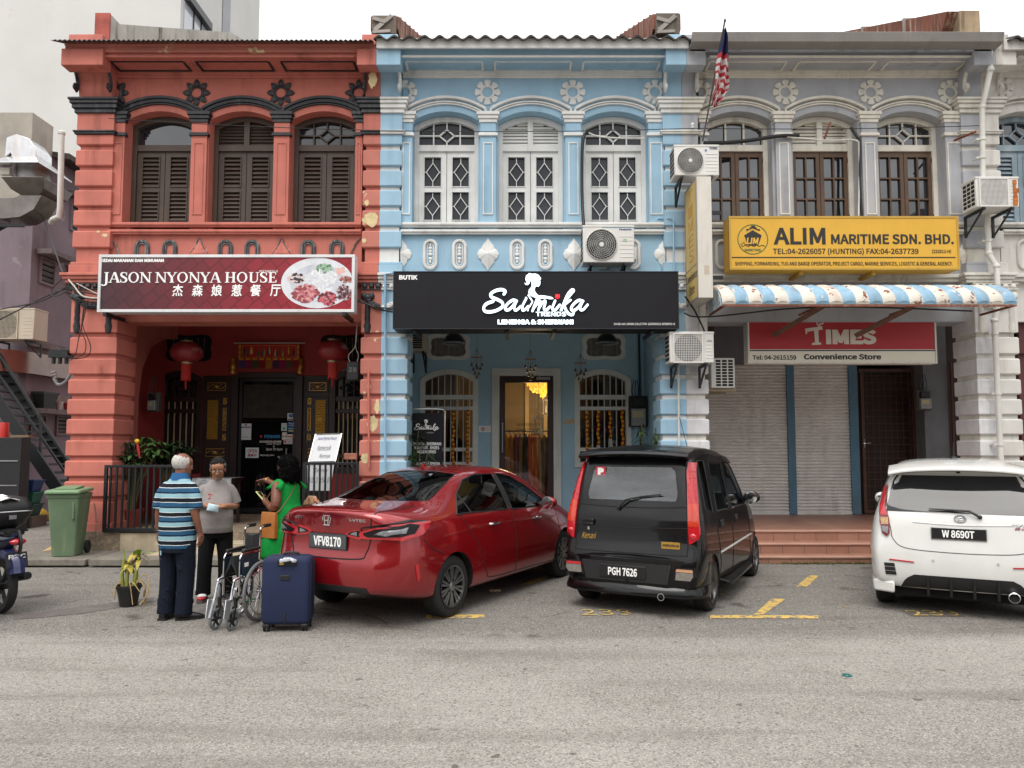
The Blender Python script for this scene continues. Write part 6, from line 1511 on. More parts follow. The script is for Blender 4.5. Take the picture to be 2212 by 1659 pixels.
tang=[[(0,690,13.5),(100,640,12.3),(150,622,11.6),(165,628,11.5),(230,640,11.4)],[(0,668,13.5),(90,650,12.3),(150,618,11.6),(170,640,11.5),(232,650,11.4)],[(148,604,11.5),(160,618,11.45),(180,640,11.4),(222,645,11.35)],[(110,625,11.9),(140,600,11.7),(150,625,11.6),(118,640,11.7),(112,628,11.8),(150,630,11.5)],[(190,648,11.42),(180,690,11.42),(170,730,11.42),(160,770,11.44),(135,762,11.5),(120,748,11.6)],[(185,655,11.42),(178,700,11.4),(195,745,11.42),(190,768,11.42),(165,775,11.45),(140,772,11.5)],[(182,650,11.42),(176,710,11.4),(185,740,11.4),(180,765,11.4),(150,778,11.45)],[(150,640,11.5),(190,652,11.42),(240,652,11.35)],[(165,612,11.45),(200,630,11.4),(225,642,11.35)]]
labs=['lowest black cable crossing the alley to the red pier','second black cable crossing the alley to the red pier','thick pale cable over the left red pier head','coil of black cable beside the left red pier','long black cable loop hanging down the left red pier','black cable loop swinging right on the left red pier','short black cable loop in the middle of the left red pier','black cable running behind the red sign','upper pale cable over the left red pier head']
for i,(t,lab)in enumerate(zip(tang,labs)):pipe('cable',bez([W(*p)for p in t],6),.012 if i in(0,1,2,7)else.007,M_WIRE if i in(2,8)else M_CABLE,lab,'cable',6)
pipe('cable',[W(93,470,16.3),W(140,603,11.8)],.012,M_CABLE,'black stay cable slanting from the exhaust duct to the red pier','cable')
pipe('cable',bez([W(772,650,11.4),W(790,656,11.4),W(820,668,11.35),W(850,674,11.2)],5),.014,M_CABLE,'black cables crossing the red and blue pier to the boutique sign','cable')
pipe('cable',bez([W(772,646,11.4),W(800,660,11.4),W(850,668,11.2)],5),.01,M_CABLE,'upper black cable crossing the red and blue pier','cable')
pipe('cable',bez([W(1020,712,11.3),W(1110,716,11.3),W(1200,718,11.3),W(1240,713,11.3)],5),.012,M_CABLE,'black cable sagging below the boutique sign','cable')
k=MB();p=W(130,766,11.55);k.box(p.x-.16,p.x+.14,11.5,11.6,p.z-.05,p.z+.07)
for i in range(3):k.lathe([(.03,0),(.03,-.09),(.0,-.1)],(p.x-.1+i*.1,11.55,p.z-.05),8)
k.build('cable_junction',M_BLKM,label='black cable junction box hanging left of the red pier',cat='junction box')
k=MB();p=W(116,818,12.4)
for i in range(4):k.tube([p+V((-.05+.02*i,0,.1-.05*i)),p+V((.03+.01*i,0,.12-.05*i))],.018,6)
k.tube(bez([p,p+V((.08,0,-.1)),p+V((.2,0,-.05)),p+V((.28,0,.08))],5),.025,7);k.build('cable_coil',mat('grey_plastic','#77777a',.5,var=.3),label='grey bundle of cable connectors on the alley wall',cat='cable connector')
def pendant(px,lab):
 p=W(px,742,12.5);o=empty('pendant_lamp',p,lab,'lamp','pendant lamps in the blue porch')
 k=MB();k.lathe([(.188,0),(.182,.035),(.165,.085),(.13,.135),(.075,.17),(.06,.18),(.058,.24),(.03,.26)],(0,0,0),28);k.build('lamp_shade',mat('black_enamel','#17181b',.35,var=.1),o,local=True)
 k=MB();k.lathe([(.19,-.008),(.19,.014),(.182,.016),(.15,.01),(.15,-.008)],(0,0,0),28,ring=True);k.build('rim',M_STEEL,o,local=True)
 k=MB();k.lathe([(.0,.02),(.05,.03),(.06,.07),(.03,.12)],(0,0,-.01),12);k.build('bulb',M_CREAM,o,local=True)
 k=MB();k.tube([(0,0,.25),(0,0,4.12-p.z)],.012,6);k.build('stem',M_CABLE,o,local=True)
pendant(980.8,'black domed pendant lamp in the blue porch left of the door');pendant(1310.8,'black domed pendant lamp in the blue porch right of the door')
def chime(px,py,lab,seed):
 random.seed(seed);p=W(px,py,12.8);o=empty('wind_chime',p,lab,'wind chime','bell wind chimes in the blue porch')
 k=MB();k.bar((-.1,0,0),(.1,0,0),.02,.02);k.bar((0,-.1,-.001),(0,.1,-.001),.02,.018);k.build('cross_bar',mat('pale_bamboo','#8c6a48',.7),o,local=True)
 k=MB()
 for x,y in((-.09,0),(.09,0),(0,-.09),(0,.09),(-.04,0),(.04,0)):k.tube([(x,y,0),(0,0,.16)],.003,4)
 k.tube([(0,0,.16),(0,0,4.12-p.z)],.003,4)
 pts=[(-.09,0,-.12),(.09,0,-.12),(-.06,0,-.2),(.06,0,-.19),(-.03,0,-.27),(.035,0,-.28),(0,0,-.34),(0,-.09,-.15),(0,.09,-.17)]
 for x,y,z in pts:k.tube([(x,y,0),(x,y,z)],.0025,4)
 k.build('string',mat('chime_string','#6b4a42',.8),o,local=True)
 for x,y,z in pts:
  k=MB();k.lathe([(.0,.03),(.012,.028),(.016,.0),(.026,-.03),(.022,-.03)],(x,y,z),9);k.build('bell',mat('dull_brass','#6e5836',.45,metal=.6,var=.3,scale=20),o,local=True)
chime(1030,772,'bell wind chime hanging left of the blue shop door',3);chime(1146,776,'bell wind chime hanging in front of the blue shop door',4);chime(1254,784,'bell wind chime hanging right of the blue shop door',5)
random.seed(11)
p=W(881,747,12.0);o=empty('life_ring',p,'red and white life ring hung edge on inside the blue pier','life ring')
k=MB()
for i in range(24):
 k.cur=1 if(i%6)in(0,1)else 0
 a0,a1=2*PI*i/24,2*PI*(i+1)/24
 r_=[]
 for a_ in(a0,a1):r_.append([V((.06*math.cos(2*PI*q/10),(.19+.06*math.sin(2*PI*q/10))*math.cos(a_),(.19+.06*math.sin(2*PI*q/10))*math.sin(a_)))for q in range(10)])
 k.loft(r_,False,False)
k.build('ring',[M_WHITE,mat('life_ring_red','#b23a42',.6,var=.15)],o,local=True,smooth=60)
p0,p1=W(1518,305,11.55),W(1566,44,10.5)
o=empty('flag',p0,'striped flag drooping from a slanted pole above the grey shop','flag')
k=MB();k.tube([V((0,0,0)),p1-p0],.014,8);k.ell(p1-p0,(.02,.02,.03));k.build('pole',mat('faded_pole','#5b5650',.6,var=.3,scale=8),o,local=True)
fp=lambda x,y:W(x,y,10.55+(y-60)/200*.65)-p0
rows=[(1565,62,1566,62),(1558,80,1573,82),(1553,108,1576,113),(1549,130,1574,145),(1546,150,1574,165),(1545,168,1575,182),(1541,190,1570,198),(1537,212,1556,220),(1536,226,1546,232)]
k=MB();n=10;grid=[]
def row(t):
 f=t*(len(rows)-1);i=min(int(f),len(rows)-2);u=f-i;return[rows[i][q]*(1-u)+rows[i+1][q]*u for q in range(4)]
mrow=46
for j in range(mrow+1):
 r_=row(j/mrow);grid.append([fp(r_[0]+(r_[2]-r_[0])*i/n,r_[1]+(r_[3]-r_[1])*i/n)+V((0,.05*math.sin(i*1.3+j*.12)-.01,0))for i in range(n+1)])
vs=[v for r_ in grid for v in r_];k.add(vs,[])
for j in range(mrow):
 for i in range(n):
  t=j/mrow
  k.f.append([j*(n+1)+i,j*(n+1)+i+1,(j+1)*(n+1)+i+1,(j+1)*(n+1)+i]);d_=j*1.0
  k.m.append(2 if t<.28 else(int((j-13)/2.6+(i/n)*.6)%2 if t<.62 or i>n*.45 else int((i-j*.35)/1.3)%2))
k.build('cloth',[mat('flag_red','#b5323c',.8,var=.1),mat('flag_white','#cfc9c8',.8,var=.08),mat('flag_blue','#23284f',.8,var=.1)],o,local=True)
# ---------------- vehicles ----------------
def tab(t,x):
 if x<=t[0][0]:return t[0][1]
 for(a,b),(c,d)in zip(t,t[1:]):
  if x<=c:
   u=(x-a)/(c-a);return b+(d-b)*u
 return t[-1][1]
def applied(o):
 dg=bpy.context.evaluated_depsgraph_get();dg.update()
 me=bpy.data.meshes.new_from_object(o.evaluated_get(dg),depsgraph=dg);return me
def carpaint(name,c,rough=.28,metal=.0,coat=1.0,spec=.5):
 m=mat(name,c,rough,metal=metal,var=.04,scale=4,coat=coat,spec=spec);return m
M_TYRE=mat('tyre_rubber','#1c1b1a',.8,var=.2,scale=20);M_CARBLK=mat('black_car_plastic','#1a1a1b',.5,var=.1);M_WELL=mat('wheel_well_black','#0a0a0a',.9,var=0)
M_ALLOY=mat('alloy_rim','#9b9b9c',.3,metal=.9,var=.08);M_ALLOYD=mat('dark_alloy','#2c2c2e',.4,metal=.7,var=.1);M_PLATE=mat('plate_black','#141416',.35,var=0)
M_LRED=mat('tail_lamp_red','#b0101c',.15,var=.1,coat=1);M_LCLR=mat('clear_lamp','#85878b',.2,metal=.2,var=.3,scale=30,spec=.4);M_LSMK=mat('smoked_lamp','#1b1618',.25,var=.2,spec=.25);M_LAMB=mat('amber_lamp','#c8641a',.2,var=.1,coat=1)
M_SEAT=mat('grey_seat_cloth','#66676b',.9,var=.15,scale=9);M_CABIN=mat('dark_cabin','#232326',.8,var=.1);M_SEAM=mat('panel_gap','#0b0a0a',.8,var=0)
class Car:
 def __init__(s,name,label,loc,head,spec,cat='car'):
  s.sp=spec;s.root=empty(name,(loc[0],loc[1],0),label,cat,'cars parked at an angle',-head);s.ov=spec['ov']
 def body(s,paint,cavity=True):
  sp=s.sp;L_=sp['L']
  def ring(y,inset=0,zfloor=None):
   zb,zs,zt=tab(sp['bot'],y),tab(sp['belt'],y),tab(sp['top'],y)
   wl,ws,wt=tab(sp['wl'],y)-inset,tab(sp['ws'],y)-inset,tab(sp['wt'],y)-inset
   if inset:zt-=inset;zb=zfloor
   cr=sp.get('crown',.025)
   zm=zb+(zs-zb)*.5
   pts=[(0,zb),(wl*.6,zb),(wl*.93,zb+.012),(wl*.985,zb+.09),(wl,zm-.06),(wl+.004,zm+.06),(ws+(wl-ws)*.35,zs-.07),(ws,zs),(ws+(wt-ws)*.5,zs+(zt-zs)*.52),(wt,zt-.06 if zt-zs>.15 else zt-.02),(wt-.07,zt),(wt*.5,zt+cr),(0,zt+cr*1.2)]
   fr=max(0,1-y/sp.get('fr',.7));ff=max(0,1-(L_-y)/sp.get('ff',.8))
   P3=[Vector((x,y+tab(sp['er'],z)*fr-tab(sp['ef'],z)*ff-s.ov,z))for x,z in pts]
   return P3+[Vector((-p.x,p.y,p.z))for p in P3[-2:0:-1]]
  def shell(ys,**k):
   mb=MB();R_=[ring(y,**k)for y in ys];n=len(R_[0]);mb.loft(R_,False,False);h=n//2
   for o,rev in((0,0),((len(ys)-1)*n,1)):
    for i in range(h):
     a,b,c,d=i,i+1,(n-i-1)%n,(n-i)%n
     f=[a,b,c,d];f=[q for j,q in enumerate(f)if q not in f[:j]]
     f=[o+q for q in f];mb.f.append(f if rev else f[::-1]);mb.m.append(mb.cur)
   return mb
  o=shell(sp['ys']).build('body',[paint,M_WELL,sp.get('cabin',M_CABIN)],s.root,local=True,smooth=0)
  md=o.modifiers.new('s','SUBSURF');md.levels=md.render_levels=2
  me=applied(o);o.modifiers.clear();o.data=me
  me.polygons.foreach_set('use_smooth',[True]*len(me.polygons))
  s.b=o;bm=bmesh.new();bm.from_mesh(me);s.bvh=BVHTree.FromBMesh(bm);bm.free();s.shell=shell
  return o
 def hit(s,p,d):
  h=s.bvh.ray_cast(Vector(p),Vector(d))
  if h[0]is None:
   h=s.bvh.find_nearest(Vector(p)+Vector(d)*3)
  return h[0],h[1]
 def pj(s,how,u,v):
  """how: r rear (x,z), s right side (y,z), l left side, t top (x,y), d rear right corner (along diagonal, z)"""
  if how=='r':return(u,-4,v),(0,1,0)
  if how=='f':return(u,8,v),(0,-1,0)
  if how=='s':return(4,u,v),(-1,0,0)
  if how=='l':return(-4,u,v),(1,0,0)
  if how=='t':return(u,v,4),(0,0,-1)
  a=R(45);sg=1 if how=='d' else-1
  ax=Vector((math.cos(a)*sg,math.sin(a),0));d=Vector((-math.sin(a)*sg,math.cos(a),0))
  return Vector((0,-s.ov*.5,v))+ax*u-d*4,d
 def pt(s,how,u,v,off=.003):
  p,d=s.pj(how,u,v);h,n=s.hit(p,d)
  if n.dot(Vector(d))>0:n=-n
  return h+n*off
 def panel(s,name,how,poly,m,off=.004,nu=10,nv=8,parent=None,label=None,skirt=.02,smooth=60):
  """a pane or lamp laid on the body: the outline is filled row by row and set on the surface"""
  vs_=[p[1]for p in poly];v0,v1=min(vs_),max(vs_);rows=[]
  n=len(poly)
  for j in range(nv+1):
   v=v0+(v1-v0)*min(max(j/nv,.004),.996);xs=[]
   for i in range(n):
    a,b=poly[i],poly[(i+1)%n]
    if(a[1]<=v)!=(b[1]<=v):xs.append(a[0]+(b[0]-a[0])*(v-a[1])/(b[1]-a[1]))
   if len(xs)<2:continue
   a,b=min(xs),max(xs);rows.append([(a+(b-a)*i/nu,v)for i in range(nu+1)])
  k=MB();m_=len(rows)
  top=[[s.pt(how,u,v,off)for u,v in r]for r in rows]
  bot=[[s.pt(how,u,v,-skirt)for u,v in r]for r in rows]
  k.add([p for r in top for p in r],[(j*(nu+1)+i,j*(nu+1)+i+1,(j+1)*(nu+1)+i+1,(j+1)*(nu+1)+i)for j in range(m_-1)for i in range(nu)])
  if skirt:
   idx=[(0,i)for i in range(nu+1)]+[(j,nu)for j in range(1,m_)]+[(m_-1,i)for i in range(nu-1,-1,-1)]+[(j,0)for j in range(m_-2,0,-1)]
   o=len(k.v);k.v+=[bot[j][i]for j,i in idx];q=len(idx)
   for e in range(q):
    a,b=idx[e],idx[(e+1)%q];k.f.append([a[0]*(nu+1)+a[1],b[0]*(nu+1)+b[1],o+(e+1)%q,o+e]);k.m.append(k.cur)
  ob=k.build(name,m,parent or s.root,local=True,smooth=smooth,label=label);return ob
 def line(s,name,how,pts,r,m,off=.0,parent=None,closed=False,n=6,res=10,flat=False):
  P=bez([(p[0],0,p[1])for p in pts],res)if not flat else[Vector((p[0],0,p[1]))for p in pts]
  k=MB();k.tube([s.pt(how,p.x,p.z,off)for p in P],r,n,closed=closed);return k.build(name,m,parent or s.root,local=True)
 def cut(s,wells,wr,ww,windows,cav=None):
  """wheel arches, cabin and window openings cut out of the body"""
  cs_=[]
  def cutter(mb,mi):
   mb.m=[mi]*len(mb.m);o=mb.build('cut',[M_WELL,M_WELL,M_CABIN],None,smooth=0,loc=(0,0,0));cs_.append(o);return o
  for y in wells:
   for sx in(-1,1):
    k=MB();k.lathe([(wr,0),(wr,.5)],(sx*(tab(s.sp['wl'],y+s.ov)+.14),y,s.sp['wheel']+.01),36,'X',None)
    for i in range(len(k.v)):k.v[i].x=sx*(tab(s.sp['wl'],y+s.ov)+.14)-sx*abs(k.v[i].x-sx*(tab(s.sp['wl'],y+s.ov)+.14))*(ww/.5+.3)
    cutter(k,1)
  if cav:
   ys,zf=cav;cutter(s.shell(ys,inset=.055,zfloor=zf),2)
  for how,poly in windows:
   k=MB()
   if how=='r':k.prism([(p[0],-2.5,p[1])for p in poly],(0,2.5+cav[0][0]-s.ov+.9,0))
   elif how=='s':k.prism([(0,p[0],p[1])for p in poly],(2,0,0))
   elif how=='l':k.prism([(0,p[0],p[1])for p in poly],(-2,0,0))
   elif how=='f':k.prism([(p[0],5.5,p[1])for p in poly],(0,-(5.5-(s.sp['L']-s.ov-1.9)),0))
   cutter(k,2)
  orig=s.b.copy();orig.data=s.b.data.copy();COL.objects.link(orig)
  for c in cs_:
   md=s.b.modifiers.new('b','BOOLEAN');md.operation='DIFFERENCE';md.solver='EXACT';md.object=c
   try:md.material_mode='INDEX'
   except Exception:pass
   c.matrix_world=Matrix.Translation(s.root.location)@Matrix.Rotation(s.root.rotation_euler.z,4,'Z')
  bpy.context.view_layer.update()
  me=applied(s.b);s.b.modifiers.clear();s.b.data=me
  me.polygons.foreach_set('use_smooth',[True]*len(me.polygons));me.set_sharp_from_angle(angle=R(42))
  for c in cs_:bpy.data.objects.remove(c)
  bpy.data.objects.remove(orig)
 def wheel(s,x,y,r,w,style,label=None):
  sx=1 if x>0 else-1;c=(x,y,r)
  k=MB();ri=r*.68
  k.lathe([(ri,-w/2+.012),(r*.9,-w/2),(r*.985,-w/2+.02),(r,-w/2+.045),(r,w/2-.045),(r*.985,w/2-.02),(r*.9,w/2),(ri,w/2-.012)],c,44,'X',ring=True)
  t=k.build('wheel',M_TYRE,s.root,local=True,smooth=50)
  xo=x+sx*(w/2-.016)
  k=MB();k.lathe([(ri*1.0,-.06*sx),(ri*1.02,.012*sx),(ri*.95,.016*sx),(ri*.92,-.02*sx),(ri*.9,-.07*sx),(0,-.075*sx)],(xo,y,r),44,'X');k.build('rim',M_ALLOYD,t,local=True)
  k=MB()
  def spoke(a,w0,w1,r0=.16,r1=.95):
   M_=Matrix.Rotation(a,3,'X');pts=[(0,-w0,ri*r0),(0,w0,ri*r0),(0,w1,ri*r1),(0,-w1,ri*r1)]
   P=[Vector((xo,y,r))+M_@Vector(p)for p in pts];k.prism([p+Vector((sx*.004,0,0))for p in P],(-sx*.025,0,0))
  if style=='multi':
   for i in range(10):
    for d in(-.11,.11):spoke(2*PI*i/10+d,.008,.012)
  elif style=='five':
   for i in range(5):
    spoke(2*PI*i/5,.028,.04)
  k.lathe([(ri*.97,.0),(ri*1.0,sx*.016),(ri*.93,sx*.012),(ri*.93,-sx*.01)],(xo,y,r),40,'X',ring=True)
  k.lathe([(ri*.2,-sx*.03),(ri*.2,sx*.01),(ri*.14,sx*.016),(0,sx*.016)],(xo,y,r),18,'X')
  k.build('spokes',M_ALLOY,t,local=True,smooth=30)
  k=MB();
  for i in range(5):k.lathe([(.011,-.01*sx),(.011,.012*sx),(0,.012*sx)],(xo,y+ri*.3*math.cos(2*PI*i/5),r+ri*.3*math.sin(2*PI*i/5)),8,'X')
  k.build('wheel_nut',M_ALLOYD,t,local=True)
  return t
 def plate(s,txt,z,x0,w,h,m_frame,tc,x_txt=(.1,.9),lean=0,y=None,face=M_PLATE):
  yy=s.pt('r',x0,z,.0).y-.02 if y is None else y
  k=MB();k.box(x0-w/2,x0+w/2,yy,yy+.014,z-h/2,z+h/2);po=k.build('number_plate',m_frame,s.root,local=True,bevel=.004)
  k=MB();k.box(x0-w/2+.008,x0+w/2-.008,yy-.002,yy,z-h/2+.008,z+h/2-.008);k.build('plate_face',face,po,local=True,smooth=0)
  text('lettering',txt,x0-w/2+w*x_txt[0],x0-w/2+w*x_txt[1],z-h*.3,z+h*.3,yy-.003,M_WHTL,po,bold=.02,ext=.002,local=True)
  return po,yy
 def rtext(s,txt,x0,x1,z0,z1,m,bold=.01,shear=0,off=.004,name='badge'):
  yy=min(s.pt('r',x0,(z0+z1)/2,.0).y,s.pt('r',x1,(z0+z1)/2,.0).y)
  ob=text(name,txt,x0,x1,z0,z1,0,m,s.root,bold=bold,ext=.003,shear=shear,local=True)
  for v in ob.data.vertices:
   h=s.pt('r',v.co.x,v.co.z,off);v.co.y=h.y+v.co.y
  return ob
 def seats(s,rows,m=M_SEAT,hz=1.0):
  for y,xs_,zt in rows:
   for x in xs_:
    k=MB();k.loft([[(x+.24*c*a,y+b_,z)for c,b_ in((-1,-.05),(-.8,.05),(.8,.05),(1,-.05),(.8,-.09),(-.8,-.09))]for z,a in((.5,1),(.75,1),(zt-.22,.92),(zt-.18,.8))])
    k.ell((x,y-.02,zt-.09),(.14,.06,.11),14,8);k.obox((x,y+.3,.5),.24,.28,.08)
    k.build('seat',m,s.root,local=True,smooth=50)
 def mirror(s,y,z,m,ox=.12,rx=.105):
  for sx in(-1,1):
   p=s.pt('s' if sx>0 else 'l',y,z,.0);c=p+Vector((sx*ox,.0,.02))
   k=MB();k.ell(c,(rx,.07,.075),16,10);k.bar(p-Vector((sx*.02,0,.02)),c-Vector((0,-.01,.03)),.05,.04);mo=k.build('mirror',m,s.root,local=True)
   k=MB();k.lathe([(.0,.001),(rx*.7,.001),(rx*.74,.0)],c+Vector((0,-.066,0)),18,'Y');k.build('mirror_glass',M_CHROME,mo,local=True)
 def handles(s,pts,m,chrome=True):
  for how,y,z in pts:
   sx=1 if how=='s' else-1
   p0,p1,pm=s.pt(how,y-.1,z,.004),s.pt(how,y+.1,z,.004),s.pt(how,y,z,.035)
   k=MB();k.tube(bez([p0,s.pt(how,y-.07,z,.028),pm,s.pt(how,y+.07,z,.028),p1],4),.013,8);k.build('door_handle',m,s.root,local=True)
M_GTINT=glass('car_glass_tinted','#34373b',see=.9,ior=1.55,rough=.01);M_GGREY=glass('car_glass_grey','#8f9899',see=.85,ior=1.55,rough=.01)
M_GREAR=glass('rear_glass_reflective','#8f9899',see=.85,ior=2.2,rough=.01)
M_GDARK=glass('car_glass_dark','#101113',see=.35,ior=1.55,rough=.01)
# --- red sedan
sp=dict(L=4.5,ov=.94,wheel=.305,crown=.02,fr=.8,ff=.9,ys=[0,.03,.1,.25,.5,.72,1.0,1.35,1.7,2.1,2.5,2.85,3.2,3.5,3.8,4.1,4.35,4.48,4.55],bot=[(0,.34),(.2,.28),(.6,.2),(3.8,.19),(4.3,.2),(4.55,.26)],belt=[(0,.97),(.3,1.01),(.8,1.01),(1.6,.965),(2.6,.93),(3.4,.9),(3.9,.83),(4.4,.68),(4.55,.6)],top=[(0,1.06),(.05,1.095),(.2,1.105),(.5,1.12),(.7,1.14),(1.05,1.27),(1.45,1.405),(1.8,1.46),(2.2,1.472),(2.6,1.44),(2.95,1.33),(3.25,1.17),(3.5,1.02),(3.75,.965),(4.1,.89),(4.4,.77),(4.55,.66)],wl=[(0,.5),(.03,.62),(.1,.73),(.25,.815),(.5,.86),(1,.874),(3.6,.874),(4.1,.85),(4.4,.76),(4.55,.6)],ws=[(0,.47),(.03,.59),(.1,.69),(.25,.765),(.5,.80),(.9,.815),(1.6,.825),(2.6,.825),(3.5,.79),(4.1,.74),(4.4,.64),(4.55,.5)],wt=[(0,.42),(.1,.58),(.3,.63),(.5,.62),(.8,.60),(1.1,.58),(1.8,.565),(2.4,.565),(2.9,.6),(3.3,.66),(3.8,.66),(4.3,.56),(4.55,.44)],er=[(.2,.12),(.36,.03),(.5,.0),(.64,.0),(.69,.05),(.82,.065),(.92,.05),(1.03,.02),(1.09,-.01),(1.25,0)],ef=[(.2,.1),(.5,0),(.7,.1),(.9,.3)])
M_CRED=carpaint('metallic_red_paint','#8c1118',metal=.4,rough=.2)
car=Car('red_sedan','metallic red four door sedan with dark tinted glass, parked behind the suitcase',(-1.32,7.93),R(29.2),sp)
car.body(M_CRED);ov=sp['ov']
yy=lambda y:y-ov
win_s=[[(yy(1.05),1.0),(yy(1.17),1.01),(yy(2.12),.985),(yy(2.12),1.385),(yy(1.75),1.385),(yy(1.5),1.335),(yy(1.25),1.2)],[(yy(2.2),.98),(yy(3.18),.945),(yy(3.05),1.07),(yy(2.8),1.22),(yy(2.5),1.345),(yy(2.2),1.39)]]
rw=[(-.60,1.155),(.60,1.155),(.53,1.3),(.47,1.40),(.2,1.425),(-.2,1.425),(-.47,1.40),(-.53,1.3)]
fwn=[(-.62,1.04),(.62,1.04),(.52,1.38),(-.52,1.38)]
gls=[]
for how in('s','l'):
 for i,w_ in enumerate(win_s):gls.append((how,w_))
for how,w_ in gls:
 car.panel('side_window',how,w_,M_GTINT,off=-.002,nu=8,nv=8,skirt=0)
 car.line('window_trim',how,w_+[w_[0]],.009,M_CARBLK,off=.0,flat=True)
 if w_[0][0]<yy(2):car.line('window_trim',how,[(yy(1.33),1.0),(yy(1.26),1.2)],.012,M_CARBLK,flat=True)
car.panel('rear_window','r',rw,M_GTINT,off=-.002,nu=14,nv=10,skirt=0);car.line('window_trim','r',rw+[rw[0]],.008,M_CARBLK,flat=True)
car.panel('windscreen','f',fwn,M_GTINT,off=-.002,nu=10,nv=8,skirt=0)
def inset(poly,d):
 cx_,cy_=sum(p[0]for p in poly)/len(poly),sum(p[1]for p in poly)/len(poly);return[(p[0]-(p[0]-cx_)*d,p[1]-(p[1]-cy_)*d)for p in poly]
car.panel('pillar_trim','s',[(yy(2.1),.985),(yy(2.22),.98),(yy(2.22),1.39),(yy(2.1),1.385)],M_CARBLK,off=.002,nu=2,nv=6,skirt=0)
for how in('d','e'):
 car.panel('tail_lamp',how,[(-.03,.90),(.1,.955),(.42,.99),(.64,.99),(.62,.93),(.54,.86),(.35,.825),(.0,.83)],M_LRED,off=.02,nu=16,nv=8)
 car.panel('lamp_lens',how,[(.0,.895),(.12,.945),(.42,.975),(.52,.96),(.46,.88),(.34,.865),(.05,.865)],M_LSMK,off=.025,nu=12,nv=6)
 car.panel('lamp_reflector',how,[(.08,.885),(.18,.93),(.40,.945),(.37,.88),(.2,.875)],M_LCLR,off=.028,nu=10,nv=4)
 car.panel('lamp_trim',how,[(-.02,.945),(.1,.975),(.42,1.005),(.64,1.0),(.635,.975),(.42,.985),(.1,.95)],M_CARBLK,off=.023,nu=12,nv=3)
for sx in(-1,1):
 car.panel('tail_lamp','r',[(sx*.22,.85),(sx*.40,.835),(sx*.40,.935),(sx*.22,.90)][::1],M_LRED,off=.016,nu=6,nv=4)
 car.panel('lamp_lens','r',[(sx*.24,.865),(sx*.39,.86),(sx*.39,.925),(sx*.24,.895)],M_LSMK,off=.02,nu=6,nv=3)
 car.panel('lamp_reflector','r',[(sx*.28,.875),(sx*.36,.87),(sx*.36,.91),(sx*.28,.89)],M_LCLR,off=.023,nu=4,nv=3)
 car.panel('bumper_reflector','d' if sx>0 else 'e',[(.50,.44),(.535,.45),(.51,.60),(.475,.60)],M_LRED,off=.008,nu=3,nv=5)
car.line('boot_seam','r',[(-.52,1.04),(-.5,.83),(-.46,.71),(-.4,.66),(0,.645),(.4,.66),(.46,.71),(.5,.83),(.52,1.04)],.007,M_SEAM,res=6)
car.line('boot_seam','t',[(-.53,yy(.08)),(-.58,yy(.3)),(-.6,yy(.6))],.006,M_SEAM);car.line('boot_seam','t',[(.53,yy(.08)),(.58,yy(.3)),(.6,yy(.6))],.006,M_SEAM)
for how in('s','l'):
 car.line('door_seam',how,[(yy(1.08),1.0),(yy(1.22),.85),(yy(1.42),.6),(yy(1.55),.36),(yy(1.7),.29),(yy(2.55),.28),(yy(3.3),.28),(yy(3.36),.4),(yy(3.36),.9)],.005,M_SEAM)
 car.line('door_seam',how,[(yy(2.17),.98),(yy(2.2),.6),(yy(2.2),.285)],.005,M_SEAM)
 car.line('bumper_seam',how,[(yy(.45),.82),(yy(.55),.73),(yy(.72),.66)],.005,M_SEAM)
 car.line('body_crease',how,[(yy(.75),.82),(yy(1.6),.86),(yy(2.6),.84),(yy(3.6),.8)],.012,M_CRED,off=-.006)
car.panel('lower_bumper','r',[(-.5,.34),(.5,.34),(.48,.4),(-.48,.4)],M_CARBLK,off=.004,nu=10,nv=3)
plate_grey=mat('plate_dark_grey','#45474a',.4,var=.05)
car.plate('VFV8170',.80,-.0,.48,.15,M_PLATE,0,(.14,.86),face=plate_grey)
car.rtext('CITY',-.45,-.31,1.0,1.025,M_CHROME,.02);car.rtext('i-VTEC',.28,.47,1.0,1.025,M_CHROME,.02)
k=MB();pc=car.pt('r',0,1.0,.006);
pts=[(-.042,.045),(.042,.045),(.05,.02),(.035,-.045),(-.035,-.045),(-.05,.02)]
k.tube([pc+V((a,-.006,b_))for a,b_ in pts],.007,6,closed=True)
for sx in(-1,1):k.bar(pc+V((sx*.026,-.006,.034)),pc+V((sx*.02,-.006,-.034)),.013,.01)
k.bar(pc+V((-.02,-.006,.0)),pc+V((.02,-.006,.0)),.012,.01);k.build('badge',M_CHROME,car.root,local=True)
k=MB();p=car.pt('t',0,yy(1.62),0);k.loft([[p+V((-.028,-.07,-.01)),p+V((.028,-.07,-.01)),p+V((.02,.1,-.01)),p+V((-.02,.1,-.01))],[p+V((-.012,-.075,.03)),p+V((.012,-.075,.03)),p+V((.008,.03,.03)),p+V((-.008,.03,.03))],[p+V((-.005,-.08,.062)),p+V((.005,-.08,.062)),p+V((.004,-.045,.062)),p+V((-.004,-.045,.062))]]);k.build('antenna_fin',M_CRED,car.root,local=True,bevel=.004)
for x in(-.74,.74):
 for y in(0,2.6):car.wheel(x,y,.305,.19,'multi')
car.handles([('s',yy(1.72),.86),('s',yy(2.75),.84),('l',yy(1.72),.86),('l',yy(2.75),.84)],M_CHROME)
car.mirror(yy(3.0),.985,M_CRED)
car.cut((0,2.6),.335,.2,[(h,w_)for h,w_ in gls]+[('r',rw),('f',fwn)],cav=([1.0,1.1,1.35,1.7,2.1,2.5,2.85,3.0],.5))
car.seats([(yy(1.5),(-.36,.36),1.22),(yy(2.35),(-.37,.37),1.25)],M_CABIN)
